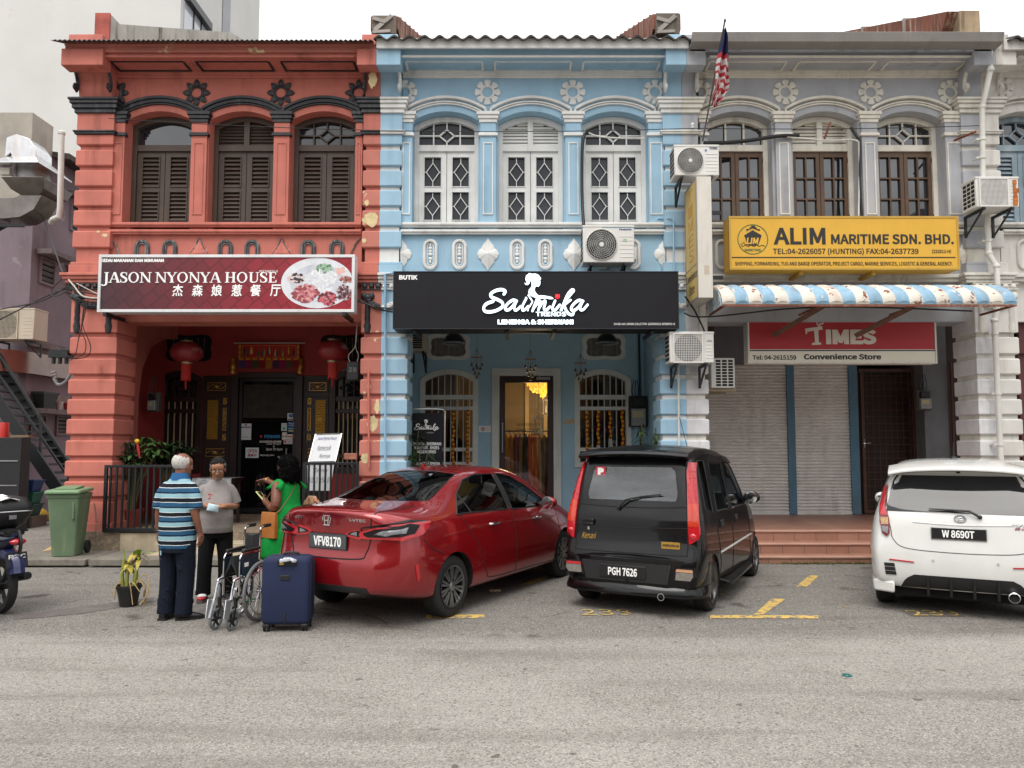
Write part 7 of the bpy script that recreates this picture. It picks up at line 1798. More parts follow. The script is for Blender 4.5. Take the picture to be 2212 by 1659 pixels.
# --- black boxy minicar
M_CABL=mat('pale_cabin_lining','#6d6f70',.85,var=.1)
sp=dict(L=3.42,ov=.5,cabin=M_CABL,wheel=.272,crown=.03,fr=.55,ff=.7,ys=[0,.02,.07,.2,.45,.8,1.2,1.6,2.0,2.25,2.5,2.75,2.95,3.15,3.3,3.38,3.42],bot=[(0,.24),(.3,.2),(2.9,.2),(3.42,.25)],belt=[(0,.98),(1,.97),(2.3,.95),(2.8,.92),(3.2,.84),(3.42,.7)],top=[(0,1.6),(.1,1.65),(.3,1.68),(.8,1.69),(1.5,1.68),(1.9,1.63),(2.15,1.52),(2.45,1.25),(2.7,1.03),(2.95,.98),(3.2,.92),(3.42,.78)],wl=[(0,.66),(.02,.70),(.07,.725),(.2,.74),(2.6,.74),(3.1,.7),(3.3,.62),(3.42,.5)],ws=[(0,.64),(.02,.68),(.07,.7),(.2,.715),(2.5,.715),(3.1,.66),(3.42,.45)],wt=[(0,.52),(.02,.55),(.07,.575),(.2,.59),(1.6,.59),(2.1,.6),(2.7,.62),(3.42,.4)],er=[(.2,.06),(.3,-.05),(.55,-.06),(.6,.0),(.7,.0),(1.0,.03),(1.3,.1),(1.6,.2)],ef=[(.2,.1),(.5,0),(.8,.1),(1,.2)])
M_CBLK=carpaint('black_car_paint','#08080a',rough=.3,coat=.55,spec=.15)
car=Car('black_minicar','boxy black minicar with tall red tail lamps, between the red sedan and white hatchback',(1.455,8.17),R(28.5),sp)
car.body(M_CBLK);ov=.5;yy=lambda y:y-ov
rw=[(-.535,1.115),(.535,1.115),(.545,1.2),(.5,1.47),(.45,1.51),(-.45,1.51),(-.5,1.47),(-.545,1.2)]
rwc=[(-.47,1.14),(.47,1.14),(.49,1.2),(.445,1.45),(.40,1.485),(-.40,1.485),(-.445,1.45),(-.49,1.2)]
win_s=[[(yy(.33),1.05),(yy(.62),1.0),(yy(.66),1.55),(yy(.4),1.55),(yy(.36),1.4)],[(yy(.8),1.0),(yy(1.42),.99),(yy(1.42),1.56),(yy(.86),1.56)],[(yy(1.52),.99),(yy(2.3),.98),(yy(2.25),1.15),(yy(2.0),1.44),(yy(1.86),1.54),(yy(1.52),1.56)]]
fwn=[(-.6,1.1),(.6,1.1),(.52,1.58),(-.52,1.58)]
gls=[(h,w_)for h in('s','l')for w_ in win_s]
for how,w_ in gls:
 car.panel('side_window',how,w_,M_GGREY if w_ is not win_s[0]else M_GTINT,off=-.002,nu=6,nv=8,skirt=0);car.line('window_trim',how,w_+[w_[0]],.009,M_CARBLK,flat=True)
 if w_ is not win_s[0]:
  a,b_=w_[-1][0],(w_[2][0]if w_ is win_s[1]else w_[3][0]);car.panel('rain_visor',how,[(a-.01,1.5),(b_+.01,1.49),(b_,1.58),(a,1.59)],M_LSMK,off=.025,nu=6,nv=3,skirt=.02)
car.panel('rear_window','r',rwc,M_GREAR,off=.003,nu=12,nv=9,skirt=0)
car.panel('windscreen','f',fwn,M_GGREY,off=-.002,nu=8,nv=8,skirt=0)
for sx in(1,-1):
 car.panel('tail_lamp','r',[(sx*.555,1.53),(sx*.60,1.53),(sx*.655,1.2),(sx*.70,.85),(sx*.69,.74),(sx*.62,.725),(sx*.605,.95),(sx*.585,1.25)],M_LRED,off=.03,nu=5,nv=16)
 car.panel('lamp_lens','r',[(sx*.598,1.12),(sx*.665,1.12),(sx*.69,.9),(sx*.61,.9)],mat('orange_red_lamp','#bb3315',.15,var=.15,coat=1),off=.034,nu=4,nv=5)
 k=MB();c=car.pt('r',sx*.655,.80,.03);k.ell(c,(.035,.012,.035),12,6);k.build('lamp_lens',M_LRED,car.root,local=True)
 for i in range(9):
  z=.93+.063*i;car.line('lamp_rib','r',[(sx*(.61-.05*(z-.9)),z),(sx*(.69-.145*(z-.9)),z)],.004,M_LRED,off=.034,flat=True)
sg_=[]
k=MB()
rings=[]
for j in range(9):
 u=-1+2*j/8;x=u*.6;z0=1.655-.03*u*u;y0=-ov-.0+.06*u*u
 yb_=car.pt('t',min(max(x,-.55),.55),yy(.35),0)
 rings.append([(x,y0+.03,z0-.055),(x,y0-.0,z0-.03),(x,y0+.03,z0+.0),(x,y0+.3,z0+.045),(x,y0+.36,z0+.02),(x,y0+.3,z0-.03)])
k.loft(rings);k.build('roof_spoiler',M_CBLK,car.root,local=True,smooth=50,bevel=.008)
k=MB();rings=[]
for x,yo in((-.735,.55),(-.74,.3),(-.71,.08),(-.62,-.03),(-.4,-.07),(0,-.085),(.4,-.07),(.62,-.03),(.71,.08),(.74,.3),(.735,.55)):
 y0=-ov+yo;i_=.06;cx_=-x*.06
 rings.append([(x+cx_,y0+.07,.2),(x,y0+.02,.23),(x*1.005,y0-.005,.33),(x,y0,.48),(x,y0,.56),(x+cx_*.5,y0+.05,.6),(x+cx_*2,y0+.1,.6),(x+cx_*2,y0+.12,.2)])
k.loft(rings);bo=k.build('rear_bumper',M_CBLK,car.root,local=True,smooth=45);
k=MB();rings=[]
for x,yo in((-.75,.4),(-.755,.2),(-.72,.03),(-.58,-.075),(0,-.12),(.58,-.075),(.72,.03),(.755,.2),(.75,.4)):
 y0=-ov+yo;rings.append([(x,y0-.01,.2),(x,y0-.015,.24),(x*.99,y0+.03,.3),(x*.95,y0+.07,.3),(x*.95,y0+.07,.2)])
k.loft(rings);k.build('bumper_lip',M_CBLK,bo,local=True,smooth=45)
yb0=-ov-.085
k=MB();k.xz([(-.45,.33),(.42,.33),(.46,.52),(-.5,.52)],yb0-.004,yb0+.05);k.build('plate_recess',M_CARBLK,bo,local=True,smooth=0)
for sx in(-1,1):
 k=MB();k.xz([(sx*.47,.37),(sx*.66,.37),(sx*.7,.43),(sx*.69,.5),(sx*.5,.5)],-ov-.075-.012,-ov+.02);bl_=k.build('bumper_lamp',M_LSMK if True else 0,bo,local=True,smooth=0)
 k=MB();k.xz([(sx*.5,.385),(sx*.65,.385),(sx*.68,.43),(sx*.675,.462),(sx*.51,.462)],-ov-.075-.02,-ov-.08);k.build('lamp_lens',mat('dull_clear_lamp','#77726b',.2,var=.2,scale=25,coat=1),bl_,local=True,smooth=0)
 k=MB();k.xz([(sx*.505,.466),(sx*.676,.466),(sx*.672,.492),(sx*.515,.492)],-ov-.075-.021,-ov-.08);k.build('lamp_lens',M_LRED if sx<0 else mat('faded_amber','#b98c6a',.3,var=.1),bl_,local=True,smooth=0)
po,y_=car.plate('PGH 7626',.425,-.05,.5,.13,M_CARBLK,0,(.2,.82),y=yb0-.016)
car.line('tailgate_seam','r',[(-.54,1.58),(-.575,1.2),(-.6,.9),(-.6,.64),(-.55,.615),(0,.61),(.55,.615),(.6,.64),(.6,.9),(.575,1.2),(.54,1.58)],.006,M_SEAM,res=5)
car.line('tailgate_crease','r',[(-.59,1.09),(-.3,1.075),(0,1.07),(.3,1.075),(.59,1.09)],.006,M_SEAM,off=.001);car.line('tailgate_crease','r',[(-.6,.88),(0,.865),(.6,.88)],.004,M_SEAM)
k=MB();p=car.pt('r',-.455,.905,.01);k.box(p.x-.06,p.x+.06,p.y-.02,p.y+.02,p.z-.035,p.z+.03);k.box(p.x-.055,p.x+.055,p.y-.03,p.y-.02,p.z-.03,p.z-.012);k.build('tailgate_handle',M_CBLK,car.root,local=True,bevel=.008)
k=MB();p=car.pt('r',-.46,.835,.006);k.lathe([(.016,0),(.016,.008),(0,.01)],p,12,'Y');k.build('key_lock',M_CHROME,car.root,local=True)
k=MB();p=car.pt('r',-.13,1.055,.012);k.lathe([(.02,-.01),(.02,.02),(0,.024)],p,12,'Y');k.tube([p+V((0,-.02,0)),p+V((.09,-.03,.09)),p+V((.24,-.0,.125)),p+V((.46,-.0,.155))],[.013,.011,.009,.006],7);k.build('rear_wiper',M_CARBLK,car.root,local=True)
M_GBADGE=mat('gold_badge','#b98f3f',.35,metal=.5,var=.05)
car.rtext('Kenari',-.535,-.37,.73,.79,M_GBADGE,.0,shear=.35)
k=MB();p0_,p1_=car.pt('r',.34,.70,.004),car.pt('r',.53,.70,.004);yq=min(p0_.y,p1_.y);k.box(.34,.53,yq-.008,yq+.02,.675,.74);bd=k.build('badge',M_GBADGE,car.root,local=True,smooth=0)
text('lettering','PERODUA',.35,.52,.695,.72,yq-.0085,M_INK,bd,bold=.03,ext=.001,shear=.25,local=True)
k=MB();p=car.pt('r',-.365,1.43,.008);k.box(p.x-.055,p.x+.055,p.y-.004,p.y,p.z-.055,p.z+.055);ps=k.build('probation_sticker',mat('sticker_red','#c0343c',.5,var=.05),car.root,local=True,smooth=0)
text('lettering','P',p.x-.035,p.x+.035,p.z-.035,p.z+.042,p.y-.0045,M_WHTL,ps,bold=.07,ext=.002,local=True)
car.line('side_moulding','s',[(yy(.82),.56),(yy(1.6),.575),(yy(2.5),.59)],.011,mat('pale_moulding','#b9b7b0',.4,var=.1),off=.004)
for how in('s','l'):
 car.line('door_seam',how,[(yy(.72),1.57),(yy(.72),1.0),(yy(.78),.7),(yy(.86),.45),(yy(.95),.3),(yy(2.4),.29),(yy(2.45),.5),(yy(2.4),.95)],.005,M_SEAM);car.line('door_seam',how,[(yy(1.47),1.58),(yy(1.47),.9),(yy(1.47),.3)],.005,M_SEAM)
 sx=1 if how=='s' else-1
 k=MB();k.prism([(sx*.70,yy(.9),.24),(sx*.70,yy(2.45),.24),(sx*.78,yy(2.35),.2),(sx*.82,yy(1.0),.2),(sx*.80,yy(.95),.205)],(0,0,.03));k.build('side_skirt',M_CBLK,car.root,local=True,bevel=.008)
for how,y,z in(('s',yy(.93),.86),('s',yy(1.66),.86),('l',yy(.93),.86),('l',yy(1.66),.86)):
 p=car.pt(how,y,z,.008);sx=1 if how=='s' else-1;k=MB();k.obox(p,.012,.055,.04);k.obox(p+V((sx*.014,0,-.012)),.006,.05,.014);k.build('door_handle',M_CARBLK,car.root,local=True,bevel=.006)
car.line('window_sill','s',[(yy(1.3),.985),(yy(1.6),.985)],.012,M_CHROME,off=.006)
car.mirror(yy(2.22),1.05,M_CBLK)
k=MB();k.lathe([(.033,-.05),(.036,.06),(.03,.06),(.028,-.02)],(.36,-ov-.06,.21),18,'Y',ring=True);k.mat(1).lathe([(.029,.02),(.029,.022)],(.36,-ov-.06,.21),18,'Y');k.build('exhaust_tip',[M_CHROME,M_WELL],car.root,local=True)
k=MB();p=car.pt('s',yy(2.15),1.52,.0);k.tube([p+V((-.05,0,0)),p+V((-.12,-.25,.55))],.004,5);k.build('antenna',M_CABLE,car.root,local=True)
for x in(-.645,.645):
 for y in(0,2.36):car.wheel(x,y,.272,.165,'five')
car.cut((0,2.36),.3,.18,[(h,w_)for h,w_ in gls]+[('r',rwc),('f',fwn)],cav=([.16,.25,.45,.8,1.2,1.6,2.0,2.25,2.45],.5))
car.seats([(yy(.62),(-.3,.02,.36),1.32),(yy(1.45),(-.33,.33),1.38)],M_SEAT)
# --- white hatchback
sp=dict(L=3.69,ov=.62,wheel=.29,crown=.025,fr=.6,ff=.8,ys=[0,.02,.08,.22,.45,.8,1.2,1.6,2.0,2.3,2.6,2.85,3.1,3.35,3.55,3.65,3.69],bot=[(0,.26),(.3,.22),(3.1,.2),(3.69,.24)],belt=[(0,1.0),(.8,1.0),(1.6,.97),(2.4,.93),(3,.86),(3.4,.76),(3.69,.62)],top=[(0,1.46),(.1,1.5),(.3,1.53),(.8,1.55),(1.5,1.54),(1.9,1.48),(2.3,1.27),(2.7,1.03),(3,.96),(3.4,.86),(3.69,.68)],wl=[(0,.70),(.02,.76),(.08,.80),(.22,.828),(2.8,.832),(3.3,.78),(3.55,.68),(3.69,.52)],ws=[(0,.66),(.02,.71),(.08,.745),(.22,.77),(2.4,.78),(3.2,.7),(3.69,.45)],wt=[(0,.5),(.02,.53),(.08,.56),(.22,.575),(1.6,.585),(2.1,.61),(2.7,.66),(3.69,.4)],er=[(.2,.1),(.35,.0),(.58,-.02),(.66,.0),(.8,.015),(1.0,.05),(1.2,.14),(1.45,.27)],ef=[(.2,.1),(.5,0),(.8,.15),(1,.3)])
M_CWHT=carpaint('white_car_paint','#d4d4d0',rough=.25)
car=Car('white_hatchback','white hatchback with dark rear glass and black diffuser at the right edge',(4.75,7.97),R(28),sp)
car.body(M_CWHT);ov=.62;yy=lambda y:y-ov
rw=[(-.65,1.03),(.65,1.03),(.645,1.1),(.585,1.34),(.545,1.40),(-.545,1.40),(-.585,1.34),(-.645,1.1)]
win_s=[[(yy(.55),1.08),(yy(.75),1.02),(yy(1.55),1.0),(yy(1.55),1.43),(yy(.95),1.44),(yy(.65),1.34)],[(yy(1.65),1.0),(yy(2.55),.97),(yy(2.3),1.2),(yy(2.0),1.37),(yy(1.65),1.43)]]
fwn=[(-.62,1.08),(.62,1.08),(.52,1.46),(-.52,1.46)];gls=[(h,w_)for h in('s','l')for w_ in win_s]
for how,w_ in gls:car.panel('side_window',how,w_,M_GDARK,off=-.002,nu=6,nv=8,skirt=0);car.line('window_trim',how,w_+[w_[0]],.009,M_CARBLK,flat=True)
car.panel('rear_window','r',rw,glass('rear_glass_smoked','#25272a',ior=1.6,rough=.02),off=.006,nu=14,nv=10,skirt=.0)
car.panel('windscreen','f',fwn,M_GDARK,off=-.002,nu=8,nv=8,skirt=0)
for sx in(-1,1):
 car.panel('tail_lamp','r',[(sx*.63,1.29),(sx*.665,1.26),(sx*.71,1.05),(sx*.715,.9),(sx*.70,.80),(sx*.66,.77),(sx*.63,.80),(sx*.628,.95),(sx*.66,1.06),(sx*.645,1.2)],mat('dark_red_lamp','#6d0d14',.15,var=.1,coat=1),off=.02,nu=5,nv=14)
 car.panel('lamp_lens','r',[(sx*.637,1.28),(sx*.66,1.25),(sx*.702,1.05),(sx*.705,.985),(sx*.645,.985),(sx*.668,1.06),(sx*.652,1.2)],M_LRED,off=.025,nu=5,nv=10)
 car.panel('lamp_reflector','r',[(sx*.642,.895),(sx*.705,.895),(sx*.706,.965),(sx*.64,.965)],mat('clear_amber_lamp','#b08a5c',.12,metal=.3,var=.5,scale=30,coat=1),off=.025,nu=4,nv=3)
 car.panel('lamp_reflector','r',[(sx*.648,.80),(sx*.69,.81),(sx*.703,.875),(sx*.642,.875)],M_LCLR,off=.025,nu=4,nv=3)
 how='d' if sx>0 else 'e'
 car.panel('bumper_reflector','r',[(sx*.42,.525),(sx*.65,.53),(sx*.64,.55),(sx*.42,.548)],M_LRED,off=.01,nu=6,nv=2)
 for i in range(3):car.panel('bumper_vent','r',[(sx*(.58+.006*i),.39+.042*i),(sx*(.68+.004*i),.39+.042*i),(sx*(.684+.004*i),.424+.042*i),(sx*(.586+.006*i),.424+.042*i)],M_CARBLK,off=.008,nu=4,nv=2)
 k=MB();k.prism([(sx*.60,-ov+.0,.2),(sx*.80,-ov+.1,.2),(sx*.83,-ov+.42,.2),(sx*.62,-ov+.35,.2)],(0,0,.12));k.build('bumper_corner',M_CWHT,car.root,local=True,bevel=.02)
car.panel('diffuser','r',[(-.56,.24),(.56,.24),(.50,.36),(.42,.405),(-.42,.405),(-.50,.36)],M_CARBLK,off=.006,nu=12,nv=5)
for x in(-.3,-.1,.1,.3):k=MB();k.yz([(-ov-.02,.39),(-ov+.03,.2),(-ov+.2,.2),(-ov+.2,.39)],x-.012,x+.012);k.build('diffuser_fin',M_CARBLK,car.root,local=True,smooth=0)
k=MB();k.box(-.68,.68,-ov+.16,1.9,.16,.24);k.build('underbody',M_WELL,car.root,local=True,smooth=0)
k=MB();rings=[]
for j in range(11):
 u=-1+2*j/10;x=u*.63;z0=1.495-.035*u*u-.02*abs(u)**6;y0=-ov-.02+.08*u*u
 rings.append([(x,y0+.04,z0-.045),(x,y0,z0-.035),(x,y0,z0-.012),(x,y0+.06,z0+.012),(x,y0+.4,z0+.055),(x,y0+.42,z0+.0)])
k.loft(rings);k.build('roof_spoiler',M_CWHT,car.root,local=True,smooth=50,bevel=.006)
k=MB();k.ell((0,-ov+.03,1.443),(.02,.02,.012));k.build('brake_light',M_LSMK,car.root,local=True)
car.line('tailgate_seam','r',[(-.63,1.38),(-.65,1.05),(-.62,.85),(-.6,.75),(-.5,.67),(-.2,.645),(.2,.645),(.5,.67),(.6,.75),(.62,.85),(.65,1.05),(.63,1.38)],.0045,mat('grey_panel_gap','#4a4a49',.8,var=0),res=5)
car.line('tailgate_crease','r',[(-.42,.93),(0,.915),(.42,.93)],.008,M_CWHT,off=.0)
car.plate('W 8690T',.83,-.02,.48,.12,M_ALLOY,0,(.2,.78))
k=MB();pc=car.pt('r',0,.975,.008);k.tube([pc+V((.05*math.cos(2*PI*i/24),-.004,.033*math.sin(2*PI*i/24)))for i in range(24)],.006,6,closed=True)
k.tube(bez([pc+V((-.03,-.004,-.025)),pc+V((-.005,-.004,.018)),pc+V((.03,-.004,.012)),pc+V((.012,-.004,-.004)),pc+V((-.01,-.004,-.0))],4),.007,6);k.build('badge',M_CHROME,car.root,local=True)
car.rtext('myvi',.42,.57,.925,.955,M_CHROME,.02,shear=.3);car.rtext('SE 1.5',.45,.56,.895,.912,mat('red_chrome','#9a5a60',.3,metal=.5),.02,shear=.2)
k=MB();p=car.pt('r',.17,1.0,.012);k.lathe([(.02,-.01),(.02,.02),(0,.024)],p,12,'Y');k.tube([p+V((0,-.02,0)),p+V((-.09,-.02,.055)),p+V((-.25,-.0,.06)),p+V((-.44,-.0,.065))],[.014,.012,.01,.006],7);k.build('rear_wiper',M_CARBLK,car.root,local=True)
for x in(-.25,.3):k=MB();k.lathe([(.012,0),(.012,.004),(0,.005)],car.pt('r',x,.56,.003),12,'Y');k.build('parking_sensor',mat('sensor_grey','#b5b5b2',.4),car.root,local=True)
k=MB();k.lathe([(.045,-.06),(.05,.04),(.043,.045),(.04,-.02)],(.42,-ov+.02,.25),20,'Y',ring=True);k.mat(1).lathe([(.041,.015),(.041,.017)],(.42,-ov+.02,.25),20,'Y');k.build('exhaust_tip',[M_CHROME,M_WELL],car.root,local=True)
k=MB();p=car.pt('t',0,yy(.75),0);k.ell(p,(.035,.05,.025));k.tube([p,p+V((0,-.06,.17))],[.008,.004],6);k.build('antenna',M_CARBLK,car.root,local=True)
car.mirror(yy(2.5),1.0,M_CWHT,.05,.075)
for x in(-.70,.70):
 for y in(0,2.44):car.wheel(x,y,.29,.185,'five')
car.cut((0,2.44),.32,.2,[],cav=None)
# ---------------- people ----------------
M_SKIN1=mat('brown_skin','#7a4d3a',.55,var=.1,scale=14);M_SKIN2=mat('tan_skin','#96674c',.55,var=.1,scale=14);M_SKIN3=mat('deep_brown_skin','#6b3d2b',.5,var=.1,scale=14)
M_EYEW=mat('eye_white','#d8d4cc',.3,var=0);M_IRIS=mat('dark_iris','#1d120c',.2,var=0);M_LIP=mat('lip_brown','#6d3b33',.5,var=.05)
def fuse(mb,name,m,parent,voxel=.0055,smooth=5,label=None):
 """overlapping volumes grown together into one continuous skin"""
 o=mb.build(name,m,parent,local=True,smooth=0,label=label)
 r=o.modifiers.new('r','REMESH');r.mode='VOXEL';r.voxel_size=voxel;r.use_smooth_shade=True
 if smooth:q=o.modifiers.new('q','SMOOTH');q.factor=.5;q.iterations=smooth
 me=applied(o);o.modifiers.clear();o.data=me
 me.materials.clear();me.materials.append(m)
 me.polygons.foreach_set('use_smooth',[True]*len(me.polygons));return o
def limb(mb,pts,rad,n=12,end=True):
 P=bez(pts,6);m_=len(P)-1;k=len(rad)-1
 R_=[]
 for i in range(m_+1):
  f=i/m_*k;a=min(int(f),k-1);R_.append(rad[a]+(rad[a+1]-rad[a])*(f-a))
 mb.tube(P,R_,n);mb.ell(P[0],(R_[0],)*3,10,6)
 if end:mb.ell(P[-1],(R_[-1],)*3,10,6)
def torso(mb,rows,n=20):
 mb.loft([[(cx_+rx*math.copysign(abs(math.cos(2*PI*i/n))**.85,math.cos(2*PI*i/n)),cy_+ry*math.copysign(abs(math.sin(2*PI*i/n))**.9,math.sin(2*PI*i/n)),z)for i in range(n)]for z,rx,ry,cx_,cy_ in rows])
def hand(mb,wrist,d,pn,side,curl=.35,spread=.10,fl=1.0,index=None):
 """palm, four unequal bent fingers and a thumb; d points along the fingers, pn out of the palm, side +1/-1 puts the thumb"""
 w=Vector(wrist);d=Vector(d).normalized();pn=Vector(pn);pn=(pn-d*pn.dot(d)).normalized();s_=d.cross(pn)*side
 M_=Matrix((s_,d,pn)).transposed()
 mb.ell(w+d*.045,(.039,.055,.017),12,8,M_);mb.tube([w-d*.01,w+d*.03],[.025,.03],10)
 for i,(o,L_)in enumerate(((.031,.070),(.011,.080),(-.010,.075),(-.030,.058))):
  c=curl if index is None or i else index
  p=w+d*.082+s_*o-d*abs(o)*.25;dirv=(d+s_*(o*spread*18)).normalized();pts=[p-dirv*.02];a=c*.6;r_=[.0095]
  for j,seg in enumerate((.45,.32,.23)):
   q=dirv*math.cos(a)+pn*math.sin(a);pts.append(pts[-1]+q*L_*fl*seg*(1.25 if j==0 else 1));a+=c;r_.append(.0085-.0008*j)
  mb.tube(pts,r_,8);mb.ell(pts[-1],(r_[-1],)*3,8,5)
 p=w+d*.025+s_*.03;t1=(d*.62+s_*.72+pn*.25).normalized();t2=(d*.9+s_*.25+pn*.35).normalized()
 mb.tube([p-t1*.015,p+t1*.032,p+t1*.032+t2*.034],[.013,.0105,.008],8);mb.ell(p+t1*.032+t2*.034,(.008,)*3,8,5)
def head(mb,c,M_,s_=1.0,ear=1.0):
 """skull, jaw, brow, nose, lips and ears about the head centre c, face along local +Y"""
 c=Vector(c);A=lambda*p:c+M_@(Vector(p)*s_)
 E=lambda p,r_,n=14,m_=10,R3=None:mb.ell(A(*p),tuple(q*s_ for q in r_),n,m_,M_@R3 if R3 else M_)
 E((0,-.012,.03),(.074,.094,.085));E((0,.028,-.035),(.059,.062,.078));E((0,.06,-.092),(.028,.026,.02));E((0,.05,.035),(.064,.04,.05))
 for q in(-1,1):
  E((q*.032,.074,.018),(.024,.013,.009));E((q*.04,.066,-.028),(.02,.018,.02));E((q*.075,-.005,-.012),(.009,.02*ear,.032*ear),10,8,Matrix.Rotation(-q*.35,3,'Z'))
  E((q*.046,-.0,-.06),(.016,.04,.032));E((q*.012,.094,-.034),(.009,.011,.008))
 mb.tube([A(0,.084,.012),A(0,.096,-.01),A(0,.109,-.031)],[.009*s_,.011*s_,.0125*s_],8);E((0,.104,-.033),(.012,.011,.0095))
 E((0,.084,-.058),(.023,.0105,.0065));E((0,.083,-.07),(.02,.0105,.0065))
 return A
def face_bits(root,A,M_,s_,lip=M_LIP,down=0,brow='#2a2522'):
 for q in(-1,1):
  k=MB();k.ell(A(q*.032,.0775,-.0015),(.0125*s_,.007*s_,.0062*s_),12,8,M_);e_=k.build('eye',M_EYEW,root,local=True)
  k=MB();k.ell(A(q*.032,.0835,-.003-down),(.0055*s_,.003*s_,.0052*s_),10,6,M_);k.build('iris',M_IRIS,e_,local=True)
  k=MB();k.tube([A(q*.014,.0885,.019),A(q*.03,.089,.026),A(q*.05,.078,.02)],[.003,.0042,.0025],6);k.build('eyebrow',mat('brow_'+brow[1:],brow,.9,var=0),root,local=True)
 k=MB();k.tube([A(-.021,.084,-.0635),A(0,.0935,-.062),A(.021,.084,-.0635)],[.002,.0032,.002],6);k.build('mouth',lip,root,local=True)
def stripes(name,bands,period,rough=.8):
 """knit stripes by height; bands = (fraction, colour)"""
 m=bpy.data.materials.new(name);m.use_nodes=True;N,L=m.node_tree.nodes,m.node_tree.links;b=N['Principled BSDF'];b.inputs['Roughness'].default_value=rough;b.inputs['Specular IOR Level'].default_value=.2
 t=N.new('ShaderNodeTexCoord');sp=N.new('ShaderNodeSeparateXYZ');L.new(t.outputs['Object'],sp.inputs[0])
 nz=N.new('ShaderNodeTexNoise');nz.inputs['Scale'].default_value=5;L.new(t.outputs['Object'],nz.inputs['Vector'])
 ma=N.new('ShaderNodeMath');ma.operation='MULTIPLY_ADD';L.new(nz.outputs['Fac'],ma.inputs[0]);ma.inputs[1].default_value=.022;L.new(sp.outputs['Z'],ma.inputs[2])
 md=N.new('ShaderNodeMath');md.operation='MODULO';L.new(ma.outputs[0],md.inputs[0]);md.inputs[1].default_value=period
 dv=N.new('ShaderNodeMath');dv.operation='DIVIDE';L.new(md.outputs[0],dv.inputs[0]);dv.inputs[1].default_value=period
 cr_=N.new('ShaderNodeValToRGB');cr_.color_ramp.interpolation='CONSTANT';L.new(dv.outputs[0],cr_.inputs[0]);el=cr_.color_ramp.elements
 el.remove(el[1]);el[0].position=0;el[0].color=H(bands[0][1])
 for f,c in bands[1:]:e_=el.new(f);e_.color=H(c)
 L.new(cr_.outputs[0],b.inputs['Base Color'])
 bp=N.new('ShaderNodeBump');bp.inputs['Strength'].default_value=.5;bp.inputs['Distance'].default_value=.02;n2=N.new('ShaderNodeTexNoise');n2.inputs['Scale'].default_value=9;n2.inputs['Detail'].default_value=3;L.new(t.outputs['Object'],n2.inputs['Vector']);L.new(n2.outputs['Fac'],bp.inputs['Height']);L.new(bp.outputs[0],b.inputs['Normal'])
 return m
def cloth(name,c,**k):return mat(name,c,.85,var=k.pop('var',.12),scale=7,bump=.9,bscale=k.pop('bs',11),spec=.15,**k)
def shoe(mb,x,y,ang,L_=.27,h=.085):
 M_=Matrix.Rotation(ang,3,'Z');P=lambda a,b_,c:Vector((x,y,0))+M_@Vector((a,b_,c))
 mb.loft([[P(w*math.cos(2*PI*i/12),yy_,max(.006,z0+hh*math.sin(2*PI*i/12)))for i in range(12)]for yy_,w,z0,hh in((-.09,.028,.04,.035),(-.07,.042,.045,.042),(0,.043,.045,.044),(.06,.047,.035,.034),(.12,.045,.028,.026),(.16,.03,.022,.018),(.175,.012,.02,.012))])
def sole(mb,x,y,ang):
 M_=Matrix.Rotation(ang,3,'Z');pts=[(-.04,-.09),(.04,-.09),(.043,0),(.05,.07),(.046,.13),(.025,.175),(-.02,.18),(-.045,.13),(-.047,.07),(-.042,0)]
 mb.prism([Vector((x,y,0))+M_@Vector((a*1.04,b_*1.02,.002))for a,b_ in pts],(0,0,.02))
p=G(378,1338);o=empty('person',(p.x,p.y,0),'person seen from behind in a blue striped polo shirt and navy trousers','person','people talking in the street',R(-12))
I3=Matrix.Identity(3);HM=Matrix.Rotation(R(-14),3,'Z')@Matrix.Rotation(R(-4),3,'X')
b=MB();A=head(b,(.01,.035,1.515),HM,1.03,1.1)
limb(b,[(0,.0,1.34),(.003,.008,1.40),(.006,.02,1.46)],[.062,.056,.058])
torso(b,[(.72,.15,.11,0,0),(.85,.16,.125,0,0),(1.0,.155,.12,0,0),(1.15,.155,.11,0,0),(1.26,.145,.095,0,-.0),(1.34,.10,.07,0,0),(1.38,.07,.06,0,0)])
limb(b,[(-.14,0,1.28),(-.205,-.015,1.07),(-.222,.015,.85)],[.05,.046,.04,.036,.027]);limb(b,[(.14,0,1.28),(.2,-.03,1.07),(.228,.03,.85)],[.055,.046,.04,.036,.027])
hand(b,(-.222,.015,.84),(.0,.12,-1),(1,0,0),-1,.4);hand(b,(.23,.033,.84),(.03,.15,-1),(-1,0,0),1,.4)
for s_ in(-1,1):limb(b,[(s_*.085,0,.78),(s_*.1,.01,.42),(s_*.1,-.01,.07)],[.075,.06,.05,.045,.035])
fuse(b,'body',M_SKIN1,o,.0055,4);face_bits(o,A,HM,1.03)
hm=mat('white_hair','#b5b2ac',.8,var=.25,scale=60);k=MB()
for i in range(420):
 a=random.uniform(-PI*1.05,PI*.05);e_=random.uniform(-.75,.60);ca=math.cos(e_)
 v=Vector((.0765*ca*math.cos(a),-.012+.097*ca*math.sin(a),.03+.087*math.sin(e_)))
 if v.y>.035 or(math.sin(e_)>.42 and v.y>-.065)or v.z<-.065:continue
 t=Vector((random.uniform(-.3,.3),.1,-1));q=A(*v);k.ell(q,(.008,.006,.019),6,4,HM@Matrix.Rotation(a+PI/2,3,'Z')@Matrix.Rotation(-e_*.9,3,'X'))
k.build('hair',hm,o,local=True)
k=MB();torso(k,[(.70,.178,.135,0,0),(.74,.183,.14,0,0),(.9,.185,.145,0,0),(1.05,.182,.14,0,0),(1.2,.178,.128,0,0),(1.27,.175,.115,0,0),(1.325,.15,.095,0,.0),(1.375,.10,.078,0,.005),(1.40,.07,.065,0,.008)])
